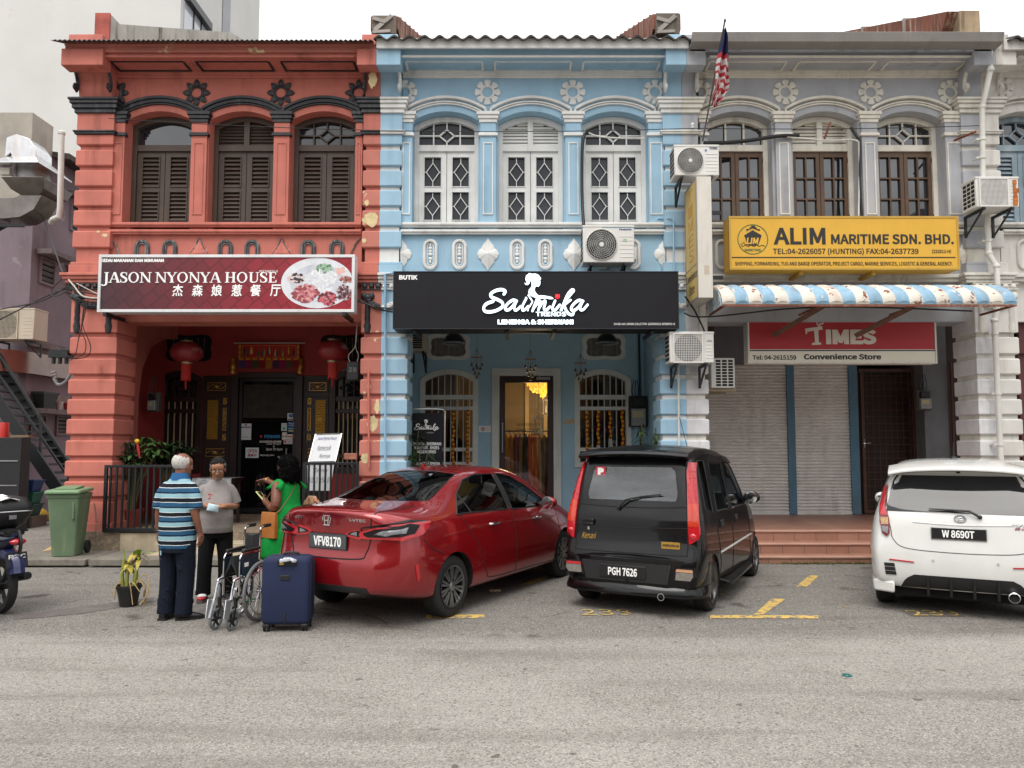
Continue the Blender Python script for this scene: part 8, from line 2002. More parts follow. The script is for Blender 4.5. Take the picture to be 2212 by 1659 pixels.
for s_ in(-1,1):limb(k,[(s_*.135,0,1.295),(s_*.178,-.012,1.22),(s_*.208,-.015,1.085)],[.06,.066,.07],end=False)
for i in range(9):a=random.uniform(0,2*PI);z=random.uniform(.8,1.2);k.tube([(.17*math.cos(a),.13*math.sin(a),z),(.178*math.cos(a+.25),.135*math.sin(a+.25),z-.12),(.178*math.cos(a+.35),.137*math.sin(a+.35),z-.22)],[.006,.013,.005],6)
fuse(k,'shirt',stripes('striped_polo_knit',[(0,'#10203a'),(.1,'#27506f'),(.38,'#dfe2e3'),(.415,'#131820'),(.68,'#dfe2e3'),(.71,'#86a9b3')],.139),o,.007,5)
k=MB();k.loft([[(r_*1.1*math.cos(2*PI*i/20),.012+r_*math.sin(2*PI*i/20),z-(.015 if math.sin(2*PI*i/20)>0 else 0))for i in range(20)]for r_,z in((.092,1.365),(.078,1.41),(.066,1.44),(.061,1.435),(.07,1.40))],False,False);k.build('collar',cloth('polo_collar_blue','#2b5a86'),o,local=True)
k=MB();torso(k,[(.66,.165,.13,0,0),(.8,.172,.132,0,0),(.9,.165,.125,0,0)])
for s_ in(-1,1):limb(k,[(s_*.085,0,.74),(s_*.095,.015,.45),(s_*.098,-.012,.055)],[.105,.095,.085,.08,.084],end=False);
for s_ in(-1,1):
 for i in range(6):a=random.uniform(0,2*PI);z=random.uniform(.12,.6);k.tube([(s_*.097+.085*math.cos(a),.085*math.sin(a),z),(s_*.097+.088*math.cos(a+.5),.088*math.sin(a+.5),z-.05)],[.01,.004],6)
fuse(k,'trousers',cloth('navy_trousers','#151a26'),o,.0075,4)
k=MB();shoe(k,-.1,.0,R(8));so=k.build('shoe',mat('black_leather','#121213',.3,var=.1),o,local=True);k=MB();sole(k,-.1,0,R(8));k.build('sole',M_CARBLK,so,local=True)
k=MB();shoe(k,.1,.02,R(-55));so=k.build('shoe',MATS['black_leather'],o,local=True);k=MB();sole(k,.1,.02,R(-55));k.build('sole',M_CARBLK,so,local=True)
k=MB();k.tube([(-.222+.034*math.cos(2*PI*i/20),.012+.032*math.sin(2*PI*i/20),.865)for i in range(20)],.009,6,closed=True);k.obox((-.257,.01,.865),.008,.017,.017);k.build('wrist_watch',M_CARBLK,o,local=True)
p=G(462,1295);o=empty('person',(p.x,p.y,0),'person in a grey T-shirt and black track trousers looking down at a pale mask','person','people talking in the street',R(205))
HM=Matrix.Rotation(R(-6),3,'Z')@Matrix.Rotation(R(-19),3,'X')
b=MB();A=head(b,(0,.065,1.455),HM,1.0,1.15)
limb(b,[(0,.0,1.28),(.0,.02,1.35),(.0,.045,1.42)],[.06,.052,.055])
torso(b,[(.75,.145,.11,0,0),(.88,.16,.15,0,.03),(1.0,.155,.15,0,.03),(1.12,.145,.105,0,.01),(1.22,.135,.085,0,0),(1.28,.10,.07,0,0),(1.32,.06,.055,0,.01)])
limb(b,[(-.135,0,1.215),(-.205,-.02,1.04),(-.07,.235,1.045)],[.045,.042,.04,.036,.027]);limb(b,[(.135,0,1.215),(.225,-.03,1.05),(.13,.22,1.06)],[.045,.042,.04,.036,.027])
hand(b,(-.075,.228,1.045),(.85,.35,.12),(.1,-.3,-.6),-1,.45,.08);hand(b,(.135,.212,1.06),(-.75,.5,.1),(-.2,-.3,-.7),1,.6,.06)
for s_ in(-1,1):limb(b,[(s_*.085,0,.78),(s_*.1,.015,.42),(s_*.11,-.01,.07)],[.075,.06,.05,.045,.035])
fuse(b,'body',M_SKIN2,o,.0055,4);face_bits(o,A,HM,1.0,down=.002)
k=MB()
for i in range(500):
 a=random.uniform(0,2*PI);e_=random.uniform(-.5,1.55);ca=math.cos(e_);v=Vector((.0775*ca*math.cos(a),-.012+.098*ca*math.sin(a),.03+.089*math.sin(e_)))
 if v.y>.03 and v.z<.078:continue
 if v.z<-.05 or(abs(v.x)>.06 and v.y>-.0 and v.z<.02):continue
 k.cur=1 if v.z<.055 and random.random()<.75 else 0
 k.ell(A(*v),(.009,.007,.013),6,4,HM@Matrix.Rotation(a,3,'Z'))
k.build('hair',[mat('dark_hair','#141212',.8,var=.3,scale=50),mat('greying_hair','#7c7976',.8,var=.3,scale=50)],o,local=True)
k=MB()
for q in(-1,1):k.tube([A(q*.034+.023*math.cos(2*PI*i/18),.101,-.004+.017*math.sin(2*PI*i/18))for i in range(18)],.0018,5,closed=True);k.tube([A(q*.057,.1,.0),A(q*.077,.06,.004),A(q*.08,.0,.004)],.0017,5)
k.tube([A(-.011,.102,.0),A(0,.105,.004),A(.011,.102,.0)],.0017,5);k.build('spectacles',mat('thin_metal_rim','#8d8577',.3,metal=.8),o,local=True)
k=MB()
for i in range(36):k.ell(A(random.gauss(0,.014),.078+random.uniform(-.004,.008),-.095+random.uniform(-.012,.012)),(.004,.003,.007),5,4)
k.build('goatee',MATS['greying_hair'],o,local=True)
k=MB();torso(k,[(.745,.172,.15,0,.02),(.80,.178,.162,0,.03),(.92,.18,.172,0,.035),(1.03,.173,.158,0,.028),(1.13,.17,.13,0,.012),(1.2,.165,.108,0,.0),(1.26,.135,.088,0,.0),(1.315,.085,.072,0,.008),(1.328,.066,.062,0,.012)])
limb(k,[(-.135,0,1.225),(-.17,-.01,1.16),(-.205,-.02,1.06)],[.058,.064,.066],end=False);limb(k,[(.135,0,1.225),(.175,-.01,1.165),(.222,-.027,1.07)],[.058,.064,.066],end=False)
for i in range(7):a=random.uniform(.2,PI-.2);z=random.uniform(.85,1.1);k.tube([(.165*math.cos(a),.03+.15*math.sin(a),z),(.17*math.cos(a+.3),.032+.156*math.sin(a+.3),z-.1)],[.005,.011],6)
sh=fuse(k,'shirt',cloth('grey_jersey','#8d8684'),o,.007,5)
k=MB();dg=bpy.context.evaluated_depsgraph_get()
bvh_=BVHTree.FromPolygons([v.co.copy()for v in sh.data.vertices],[tuple(f.vertices)for f in sh.data.polygons])
for(u,v,r_)in((.075,1.17,.012),(.06,1.165,.009),(.09,1.168,.009),(.075,1.15,.008)):
 h=bvh_.ray_cast(Vector((u,2,v)),Vector((0,-1,0)))[0];k.ell(h,(r_,.003,r_*1.3),7,4)
h=bvh_.ray_cast(Vector((.075,2,1.13)),Vector((0,-1,0)))[0];k.box(.055,.095,h.y-.003,h.y+.003,1.122,1.136);k.build('shirt_print',mat('red_print','#a6424a',.8,var=.1),sh,local=True,smooth=0)
k=MB();torso(k,[(.68,.158,.12,0,0),(.8,.168,.142,0,.015),(.88,.165,.15,0,.02)])
for s_ in(-1,1):limb(k,[(s_*.085,.005,.74),(s_*.105,.02,.45),(s_*.115,-.01,.065)],[.1,.09,.08,.078,.084],end=False)
tr=fuse(k,'trousers',cloth('black_track_cloth','#131314'),o,.0075,4)
bv2=BVHTree.FromPolygons([v.co.copy()for v in tr.data.vertices],[tuple(f.vertices)for f in tr.data.polygons])
k=MB();k.tube(bez([bv2.ray_cast(Vector((2,y_,z_)),Vector((-1,0,0)))[0]or Vector((.19,y_,z_))for y_,z_ in((.02,.76),(.03,.6),(.03,.45),(.015,.3),(.01,.18),(.01,.12))],6),.0085,6);k.build('side_stripe',M_WHITE,tr,local=True)
for s_,an in((1,R(-12)),(-1,R(25))):
 k=MB();shoe(k,s_*.115,.01,an);so=k.build('shoe',mat('black_sport_shoe','#1b1a1c',.6,var=.2)if s_<0 else mat('red_black_sandal','#5a1d22',.6,var=.4,scale=12),o,local=True);k=MB();sole(k,s_*.115,.01,an);k.build('sole',mat('grey_sole','#5d5b5a',.8),so,local=True)
 if s_>0:
  k=MB();M_=Matrix.Rotation(an,3,'Z');q=Vector((.115,.01,0))+M_@Vector((0,.06,.06));k.ell(q,(.05,.035,.025),12,8,M_);k.build('strap',M_WHITE,so,local=True)
  k=MB();q=Vector((.115,.01,0))+M_@Vector((0,.12,.045));k.ell(q,(.045,.04,.018),12,8,M_);k.build('toe_strap',mat('bright_red_strap','#b3202a',.5),so,local=True)
mk=MB();rows=[]
for j in range(7):
 v=j/6;rows.append([(-.062+.124*i/10,.028*math.sin(PI*i/10)*(.6+.4*math.sin(PI*v)),.04-.08*v)for i in range(11)])
mk.loft(rows,False,False,closed=False);
MM=Matrix.Translation((p.x,p.y,0))@Matrix.Rotation(R(205),4,'Z')@Matrix.Translation((.05,.285,1.035))@Matrix.Rotation(R(12),4,'Z')@Matrix.Rotation(R(-15),4,'Y')
mk.xform(MM);fm=mk.build('face_mask',mat('pale_blue_nonwoven','#b9d3da',.8,var=.06,bump=.5,bscale=30),label='pale blue surgical mask held in the grey shirted person\'s hands',cat='face mask')
s_=fm.modifiers.new('t','SOLIDIFY');s_.thickness=.003
WX,WY,WR=-2.54,8.40,R(58)
o=empty('person',(WX,WY,0),'person in a bright green frilled dress with black curly hair, pointing left','person','people talking in the street',WR)
HM=Matrix.Rotation(R(12),3,'Z')@Matrix.Rotation(R(-2),3,'X')
b=MB();A=head(b,(0,.03,1.475),HM,.96,.9)
limb(b,[(0,-.01,1.30),(0,.0,1.37),(0,.015,1.42)],[.05,.045,.047])
torso(b,[(.75,.15,.12,0,0),(.88,.165,.13,0,0),(1.0,.14,.115,0,0),(1.1,.14,.11,0,.01),(1.22,.15,.095,0,.0),(1.30,.12,.075,0,-.01),(1.33,.06,.05,0,-.01)])
limb(b,[(-.155,-.01,1.26),(-.22,-.06,1.03),(-.13,.2,1.08)],[.055,.056,.048,.04,.027]);limb(b,[(.15,0,1.27),(.13,.24,1.235),(.10,.47,1.31)],[.052,.045,.04,.034,.025])
hand(b,(-.128,.205,1.082),(.25,.8,.35),(.9,-.1,.2),1,.55,.06);hand(b,(.10,.475,1.31),(-.05,.9,-.1),(-.2,-.1,-.8),1,.75,.05,index=.12)
for s_ in(-1,1):limb(b,[(s_*.085,0,.78),(s_*.095,.01,.42),(s_*.095,-.01,.07)],[.085,.06,.05,.048,.032]);b.ell((s_*.095,.05,.03),(.04,.11,.03),12,8)
fuse(b,'body',M_SKIN3,o,.0055,4);face_bits(o,A,HM,.96,lip=mat('lipstick','#8e3a3c',.4,var=0))
k=MB();k.tube([A(-.014,.088,-.066),A(0,.094,-.065),A(.014,.088,-.066)],[.003,.005,.003],6);k.build('teeth',M_EYEW,o,local=True)
k=MB();mh=mat('black_curly_hair','#070606',.9,var=.4,scale=60,spec=.12)
core=[((0,-.035,.03),(.1,.105,.1)),((0,-.06,-.05),(.115,.1,.09)),((0,-.07,-.115),(.12,.085,.07))]
for c_,r_ in core:k.ell(A(*c_),r_,18,12,HM)
for i in range(900):
 c_,r_=random.choice(core);a,e_=random.uniform(0,2*PI),random.uniform(-1.4,1.5);ca=math.cos(e_)
 v=Vector((c_[0]+r_[0]*1.03*ca*math.cos(a),c_[1]+r_[1]*1.03*ca*math.sin(a),c_[2]+r_[2]*1.03*math.sin(e_)))
 if v.y>.045 and v.z<.075 and abs(v.x)<.075:continue
 pts=[];ph=random.uniform(0,6);dz=random.uniform(.03,.06);rr_=random.uniform(.007,.013);out=Vector((math.cos(a)*.02,math.sin(a)*.02,0))
 for j in range(9):t=j/8;pts.append(A(v.x+out.x*t+rr_*math.cos(ph+t*9),v.y+out.y*t+rr_*math.sin(ph+t*9),v.z+.015-dz*t))
 k.tube(pts,[.0045,.005,.0045,.0045,.004,.004,.0035,.003,.002],4)
k.build('hair',mh,o,local=True)
k=MB()
for q in(-1,1):k.ell(A(q*.038,.055,.115),(.03,.008,.02),12,6,HM@Matrix.Rotation(R(-50),3,'X'));k.tube([A(q*.066,.05,.11),A(q*.085,-.01,.075),A(q*.088,-.05,.06)],.003,5)
k.build('sunglasses',mat('black_gloss_plastic','#111112',.15),o,local=True)
M_GRN=cloth('bright_green_cotton','#138538',bs=14);k=MB();n=40
def skirt(rows,fold):
 return[[(cx_+rx*(1+fold*t*math.sin(i*2*PI/n*9+z*6))*math.cos(2*PI*i/n),cy_+ry*(1+fold*t*math.sin(i*2*PI/n*9+z*6))*math.sin(2*PI*i/n),z)for i in range(n)]for z,rx,ry,cx_,cy_,t in rows]
k.loft(skirt([(.44,.31,.27,0,.0,1.2),(.50,.31,.27,0,0,1.1),(.68,.30,.26,0,0,.9),(.795,.28,.24,0,0,.6),(.80,.255,.215,0,0,.9),(.9,.225,.19,0,0,.6),(1.02,.185,.155,0,0,.3),(1.04,.165,.135,0,.005,.5),(1.12,.162,.13,0,.01,.2),(1.22,.168,.112,0,.0,.1),(1.28,.15,.09,0,-.005,0),(1.325,.10,.07,0,-.01,0)],.035))
dr_=k.build('dress',M_GRN,o,local=True,smooth=60);q=dr_.modifiers.new('s','SUBSURF');q.levels=q.render_levels=1
for s_ in(-1,1):
 k=MB();rows=[]
 for j in range(4):
  t=j/3;rows.append([(s_*(.12+.075*t+.02*t*math.sin(i*1.9)),.09*math.cos(PI*i/16)*(1+.25*t),1.29-.07*t+.05*math.sin(PI*i/16)*(1-t*.4)+.014*t*math.sin(i*2.3))for i in range(17)])
 k.loft(rows,False,False,closed=False);f_=k.build('sleeve_frill',M_GRN,dr_,local=True,smooth=60);q=f_.modifiers.new('t','SOLIDIFY');q.thickness=.006
k=MB();k.tube([(.108+.032*math.cos(2*PI*i/16),.455,1.306+.03*math.sin(2*PI*i/16))for i in range(16)],.005,6,closed=True);k.build('bracelet',M_GOLD,o,local=True)
for s_ in(-1,1):k=MB();sole(k,s_*.095,.0,0);k.build('sandal',M_LBROWN,o,local=True)
WM=Matrix.Translation((WX,WY,0))@Matrix.Rotation(WR,4,'Z')
k=MB();PM=Matrix.Translation((-.095,.30,1.135))@Matrix.Rotation(R(35),4,'X')@Matrix.Rotation(R(15),4,'Y');k.obox((0,0,0),.038,.078,.006);k.xform(WM@PM)
ph_=k.build('mobile_phone',mat('black_phone','#121416',.2,var=0),label='black mobile phone with pale rim held by the person in green',cat='phone',bevel=.004,smooth=0)
k=MB();frame_ring(k,-.041,.041,-.081,.081,.004,-.007,.007);k.xform(WM@PM@Matrix.Rotation(R(-90),4,'X'));k.build('case_rim',mat('pale_yellow_rim','#c9c98a',.5),ph_,smooth=0)
M_TANL=mat('tan_leather','#a4652a',.5,var=.15,scale=6,bump=.2)
k=MB();k.loft([[(-.265+.035*s_*math.cos(2*PI*i/20)*d_,-.03+.115*w_*max(-1,min(1,1.25*math.sin(2*PI*i/20))),z)for i in range(20)]for z,w_,d_,s_ in((.70,.9,.6,1),(.71,1,1,1),(.85,1,1.1,1),(.96,.97,.7,1),(.985,.95,.5,1))]);k.xform(WM);bg_=k.build('shoulder_bag',M_TANL,label='tan leather crossbody bag at the hip of the person in green',cat='bag')
k=MB();P=bez([(-.25,.06,.97),(-.2,.1,1.1),(-.1,.105,1.22),(.06,.06,1.335),(.09,-.02,1.34),(.05,-.09,1.28),(-.08,-.135,1.15),(-.2,-.14,1.02),(-.255,-.12,.97)],6)
k.loft([[p_+Vector((0,.0,.009)),p_+Vector((-.004,-.004,0)),p_+Vector((0,0,-.009)),p_+Vector((.004,.004,0))]for p_ in P]);k.xform(WM);k.build('strap',mat('brown_strap','#7a5030',.6,var=.1),bg_)
k=MB();k.loft([[(.33+.05*d_*math.cos(2*PI*i/16),-.05+.14*w_*math.sin(2*PI*i/16),z)for i in range(16)]for z,w_,d_ in((.72,.7,.7),(.78,1,1.2),(.95,1.05,1.3),(1.06,.9,.9),(1.13,.4,.3))]);k.xform(WM);tb_=k.build('tote_bag',mat('floral_beige_cloth','#b08a6a',.9,var=.2,scale=9,peel=.55,peelcol='#8a4a38',pscale=16),label='beige floral cloth bag behind the person in green',cat='bag')
# ---------------- wheelchair, suitcase ----------------
o=empty('wheelchair',(-2.60,7.40,0),'folded chrome wheelchair with blue side panels, beside the suitcase','wheelchair',rz=R(168));o.scale=(.8,1,.955)
def tubes(name,lst,r,m,parent=o):
 k=MB();[k.tube(bez(t,5)if len(t)>2 else t,r,8)for t in lst];return k.build(name,m,parent,local=True)
for s_ in(-1,1):
 x=s_*.105
 tubes('side_frame',[[(x,-.06,.2),(x,-.05,.5),(x,-.06,.88),(x,-.075,.93),(x,-.16,.95),(x,-.2,.95)],[(x,-.05,.7),(x,.2,.715),(x,.275,.69),(x,.29,.6),(x,.29,.3)],[(x,-.05,.48),(x,.33,.48),(x,.385,.44),(x,.43,.3),(x,.5,.13)],[(x,-.05,.22),(x,.29,.22)]],.0125,M_CHROME)
 k=MB();k.obox((x+s_*.012,.13,.58),.004,.13,.085);sp_=k.build('side_panel',mat('dark_teal_panel','#16333f',.4,var=.1),o,local=True,smooth=0)
 k=MB();k.obox((x+s_*.018,.2,.6),.001,.035,.02);k.build('sticker',M_WHTL,sp_,local=True,smooth=0)
 k=MB();k.obox((x,.1,.735),.022,.15,.016);k.build('armrest',M_CARBLK,o,local=True,bevel=.01)
 k=MB();k.tube([(x,-.12,.95),(x,-.24,.948)],.019,10);k.build('handle_grip',M_CARBLK,o,local=True)
 xw=s_*.165
 k=MB();k.lathe([(.277,-.014),(.29,-.02),(.302,-.012),(.305,0),(.302,.012),(.29,.02),(.277,.014)],(xw,0,.305),40,'X',ring=True);w_=k.build('wheel',mat('grey_rubber','#6d6e70',.7,var=.1),o,local=True)
 k=MB();k.tube([(xw,.27*math.cos(2*PI*i/40),.305+.27*math.sin(2*PI*i/40))for i in range(40)],.009,6,closed=True);k.tube([(xw+s_*.03,.235*math.cos(2*PI*i/40),.305+.235*math.sin(2*PI*i/40))for i in range(40)],.008,6,closed=True)
 for i in range(18):a=2*PI*i/18;k.tube([(xw,.03*math.cos(a+.6),.305+.03*math.sin(a+.6)),(xw,.27*math.cos(a),.305+.27*math.sin(a))],.002,4)
 k.lathe([(.03,-.03),(.03,.03)],(xw,0,.305),12,'X');k.build('rim',M_CHROME,w_,local=True)
 k=MB();k.lathe([(.075,-.012),(.097,-.014),(.1,0),(.097,.014),(.075,.012)],(x,.4,.1),28,'X',ring=True);c_=k.build('caster',mat('grey_rubber','#6d6e70'),o,local=True)
 k=MB();[k.obox((x,.4,.1),.009,.078,.009,Matrix.Rotation(PI*i/3,3,'X'))for i in range(3)];k.lathe([(.02,-.02),(.02,.02)],(x,.4,.1),12,'X');k.build('hub',M_CARBLK,c_,local=True)
 k=MB();k.bar((x-.02,.4,.1),(x-.02,.36,.22),.008,.02);k.bar((x+.02,.4,.1),(x+.02,.36,.22),.008,.02);k.lathe([(.02,.2),(.022,.3)],(x,.345,0),10);k.build('caster_fork',M_CARBLK,o,local=True)
 k=MB();k.obox((x*1.1,.49,.22),.007,.045,.09,Matrix.Rotation(R(10),3,'X'));k.build('footplate',mat('brushed_alloy','#b9bbbd',.35,metal=.7,var=.1),o,local=True,bevel=.01)
k=MB();k.loft([[(-.09,-.05,.5),(-.03,.0,.7),(.03,-.01,.7),(.09,-.05,.5)],[(-.09,-.06,.88),(-.025,-.03,.86),(.03,-.03,.86),(.09,-.06,.88)]],True,True);k.build('back_cloth',mat('black_nylon','#17181a',.7,var=.15,bump=.6,bscale=12),o,local=True)
k=MB();k.loft([[(-.085,y,.5),(-.02,y,.66),(.0,y,.69),(.02,y,.66),(.085,y,.5),(.0,y,.62)]for y in(-.02,.14,.3)]);k.build('seat_cloth',MATS['black_nylon'],o,local=True)
tubes('cross_brace',[[(-.1,.06,.2),(.1,.1,.5)],[(.1,.06,.2),(-.1,.1,.5)]],.011,M_CARBLK)
tubes('brake_lever',[[(-.12,.26,.36),(-.14,.31,.43)],[(.12,.26,.36),(.14,.31,.43)]],.009,M_CARBLK)
p0=G(612,1366);o=empty('suitcase',(p0.x,p0.y+.13,0),'navy blue fabric suitcase standing upright behind the red sedan\'s bumper','suitcase',rz=R(4))
M_NAVY=mat('navy_suitcase_fabric','#222a46',.75,var=.06,scale=4,bump=.25,bscale=180,spec=.25)
k=MB();w_,d_,z0,z1=.218,.13,.065,.675
def rrect(w,d,r_,n=5):return[(sx*(w-r_)+r_*math.cos(a),sy*(d-r_)+r_*math.sin(a))for sx,sy,a0 in((1,1,0),(-1,1,PI/2),(-1,-1,PI),(1,-1,PI*1.5))for a in[a0+PI/2*i/n for i in range(n+1)]]
k.loft([[(x,y,z)for x,y in rrect(w_-i_,d_-i_,.045)]for z,i_ in((z0,.03),(z0+.012,.008),(z0+.04,0),(z1-.045,0),(z1-.012,.008),(z1,.03))]);k.build('case_body',M_NAVY,o,local=True,smooth=50)
k=MB()
for y in(-d_+.045,d_-.045):k.tube([(x*1.004,y,z)for x,z in[(-w_,z0+.05),(-w_,z1-.05),(-w_+.045,z1-.0),(w_-.045,z1-.0),(w_,z1-.05),(w_,z0+.05),(w_-.045,z0),(-w_+.045,z0)]],.006,6,closed=True)
k.build('piping',mat('dark_navy_piping','#151b33',.6),o,local=True)
k=MB();k.xz([(-.08,z1-.075),(.10,z1-.075),(.10,z1-.025),(.085,z1-.012),(-.065,z1-.012),(-.08,z1-.025)],-d_-.006,-d_+.01);k.build('handle_recess',M_CARBLK,o,local=True,bevel=.006);k=MB();k.xz([(-.04,z1-.205),(.035,z1-.205),(.042,z1-.195),(.042,z1-.165),(.035,z1-.158),(-.04,z1-.158),(-.046,z1-.165),(-.046,z1-.195)],-d_-.007,-d_+.01);k.build('badge_plate',M_CARBLK,o,local=True,bevel=.006);k=MB();k.box(-.008,.006,-d_-.008,-d_+.01,z0+.01,z0+.11);k.build('kick_strip',M_CARBLK,o,local=True,bevel=.004)
for z in(.55,.17):k=MB();k.box(w_-.004,w_+.006,-.05,.02,z,z+.02);k.build('side_stud',M_CARBLK,o,local=True,bevel=.004)
k=MB();k.tube(bez([(-.055,-d_-.008,z1-.05),(-.04,-d_-.03,z1-.03),(.02,-d_-.035,z1-.025),(.07,-d_-.03,z1-.03),(.08,-d_-.008,z1-.05)],4),.012,8);k.build('carry_handle',M_CARBLK,o,local=True);k=MB();k.tube(bez([(-.06,.05,z1),(-.04,.05,z1+.022),(.06,.05,z1+.022),(.08,.05,z1)],4),.012,8);k.build('carry_handle',M_CARBLK,o,local=True)
k=MB()
for i in range(14):t=i/13;k.ell((-.03+.11*t+random.uniform(-.01,.01),-d_-.035+random.uniform(-.01,.01),z1-.025+.014*math.sin(PI*t)),(.022,.016,.018),6,4,Matrix.Rotation(random.uniform(0,3),3,'Y'))
k.build('plastic_wrap',mat('crinkled_plastic','#b9bcc2',.15,var=.4,scale=40,spec=.9),o,local=True,smooth=0)
k=MB();k.box(-.052,-.012,-d_-.03,-d_-.012,z1-.06,z1-.012);k.build('luggage_tag',mat('yellow_tag','#c9a44a',.6),o,local=True,bevel=.004)
for sx in(-1,1):
 for sy in(-1,1):
  x,y=sx*(w_-.045),sy*(d_-.03);k=MB();k.box(x-.03,x+.03,y-.025,y+.025,.04,z0+.005);hb=k.build('wheel_mount',M_CARBLK,o,local=True,bevel=.006)
  k=MB();[k.lathe([(.012,-.011),(.026,-.009),(.027,0),(.026,.009),(.012,.011)],(x+q,y-.012*sy,.028),18,'X')for q in(-.017,.017)];k.build('wheel',M_TYRE,hb,local=True)
# ---------------- porch clutter, plants, alley, motorcycles ----------------
def leaf(mb,p,d,L_,w,droop=.3,up=(0,0,1)):
 d=Vector(d).normalized();s_=d.cross(Vector(up));s_=s_.normalized()if s_.length>.01 else Vector((1,0,0));n=s_.cross(d);p=Vector(p);o=len(mb.v)
 P=[]
 for t,ww in((0,.12),(.3,.9),(.6,1),(.85,.55),(1,.03)):
  c=p+d*L_*t-Vector((0,0,1))*droop*L_*t*t;P+=[c-s_*w*ww+n*.15*w*ww,c,c+s_*w*ww+n*.15*w*ww]
 mb.add(P,[(i*3+j,i*3+j+1,i*3+j+4,i*3+j+3)for i in range(4)for j in(0,1)])
def rail(name,x0,x1,Y,zt,zb,n,label):
 o=empty(name,((x0+x1)/2,Y,zb),label,'railing','black porch railings');k=MB()
 k.box(x0,x1,Y-.02,Y+.02,zt-.04,zt);k.box(x0,x1,Y-.02,Y+.02,zb,zb+.06);k.box(x0,x0+.045,Y-.023,Y+.023,zb+.06,zt-.04);k.box(x1-.045,x1,Y-.023,Y+.023,zb+.06,zt-.04);k.build('frame',M_BLKM,o,bevel=.003)
 for i in range(n):x=x0+.09+(x1-x0-.18)*i/(n-1);k=MB();k.box(x-.014,x+.014,Y-.012,Y+.012,zb+.06,zt-.04);k.build('baluster',M_BLKM,o,smooth=0)
 return o
rail('porch_railing',XX(224,11.42,1080),XX(412,11.42,1080),11.42,1.42,.40,13,'black steel railing along the left of the red porch, behind the people');rail('porch_railing',XX(654,11.42,1040),XX(775,11.42,1040),11.42,1.46,.40,9,'short black steel railing at the right of the red porch')
k=MB();zt_=ZZ(980,11.8)
for x in(270,279,290):p=W(x,968,11.9);k.lathe([(.014,-.5),(.014,0),(.02,.0),(.003,.09)],p,8)
k.box(W(262,995,11.9).x,W(300,995,11.9).x,11.885,11.915,ZZ(988,11.9),ZZ(984,11.9));k.build('spear_fence',M_BLKM,label='dark spear topped fence piece behind the left red pier',cat='fence',smooth=0)
M_LEAF=mat('mid_green_leaf','#3c5a2c',.5,var=.35,scale=9);M_LEAFD=mat('dark_green_leaf','#23391f',.5,var=.35,scale=9);M_LEAFY=mat('yellowing_leaf','#a8983a',.6,var=.35,scale=9);M_DRY=mat('dry_straw_leaf','#b39a6a',.8,var=.3,scale=9);M_STEM=mat('green_brown_stem','#5c5a36',.8,var=.3);M_TPOT=mat('red_plastic_pot','#7d2f2b',.6,var=.15)
def shrub(px,py,Y,hw,hh,n,label,mt,seed):
 random.seed(seed);b_=W(px,py,Y);o=empty('potted_shrub',(b_.x,Y,FL),label,'potted plant','potted shrubs in the red porch')
 k=MB();k.lathe([(.11,0),(.16,.26),(.17,.26),(.17,.29),(.15,.29),(.14,.25),(0,.25)],(0,0,0),20);k.build('pot',M_TPOT,o,local=True)
 zc=b_.z-FL;st,lf=MB(),MB()
 for i in range(n):
  a=random.uniform(0,2*PI);r_=random.random()**.5;tip=Vector((hw*r_*math.cos(a),.3*r_*math.sin(a),zc+hh*random.uniform(-1,1)*(1-.5*r_*r_)))
  st.tube(bez([(.03*math.cos(a),.03*math.sin(a),.22),(tip.x*.35,tip.y*.35,tip.z*.6),tip],4),[.009,.008,.007,.006,.006,.005,.005,.004,.004],5)
  for q in range(7):
   b2=2*PI*q/7+a;leaf(lf,tip,(math.cos(b2),math.sin(b2),random.uniform(-.1,.45)),random.uniform(.13,.23),random.uniform(.022,.036),.45)
 st.build('stem',M_STEM,o,local=True);lf.build('foliage',mt,o,local=True,smooth=0);return o
shrub(290,975,12.1,.46,.26,64,'broad leaved green shrub in a pot behind the left railing',M_LEAF,5);o=shrub(370,980,12.5,.34,.22,44,'darker shrub with red flowers beside the barred window',M_LEAFD,6)
k=MB()
for i in range(6):k.ell((random.uniform(-.25,.25),-.2,random.uniform(1.05,1.25)),(.022,.02,.018),7,5)
k.build('flower',mat('orange_red_petal','#c4402a',.6),o,local=True)
k=MB();p=W(296,953,11.75);k.ell(p,(.04,.03,.035));k.cur=1;k.tube([p,p+V((.02,0,-.12)),p+V((.05,0,-.26))],[.012,.02,.01],6);k.build('festive_ornament',[mat('yellow_ornament','#d9ab28',.5),M_REDL],label='small yellow and red festive ornament hung in the left shrub',cat='ornament')
def bamboo(px,pyb,pyt,Y,label,seed,n=7,g_='potted bamboo plants'):
 random.seed(seed);b_=W(px,pyt,Y);o=empty('bamboo_plant',(b_.x,Y,FL),label,'potted plant',g_);h=b_.z-FL
 k=MB();k.lathe([(.1,0),(.14,.26),(.15,.28),(.13,.28),(.12,.24),(0,.24)],(0,0,0),18);k.build('pot',M_CARBLK,o,local=True)
 st,lf=MB(),MB()
 for i in range(n):
  a=random.uniform(0,6.3);hh=h*random.uniform(.8,1.08);t_=Vector((.17*math.cos(a),.13*math.sin(a),hh));st.tube(bez([(.04*math.cos(a),.04*math.sin(a),.2),(.07*math.cos(a),.07*math.sin(a),hh*.6),t_],4),.008,6)
  for j in range(46):
   t=random.uniform(.3,1);q=Vector((t_.x*t,t_.y*t,.2+(hh-.2)*t));b2=random.uniform(0,6.3);leaf(lf,q,(math.cos(b2),math.sin(b2),random.uniform(-.1,.7)),random.uniform(.13,.22),random.uniform(.011,.017),.5)
 st.build('stem',M_STEM,o,local=True);lf.build('foliage',M_LEAF,o,local=True,smooth=0)
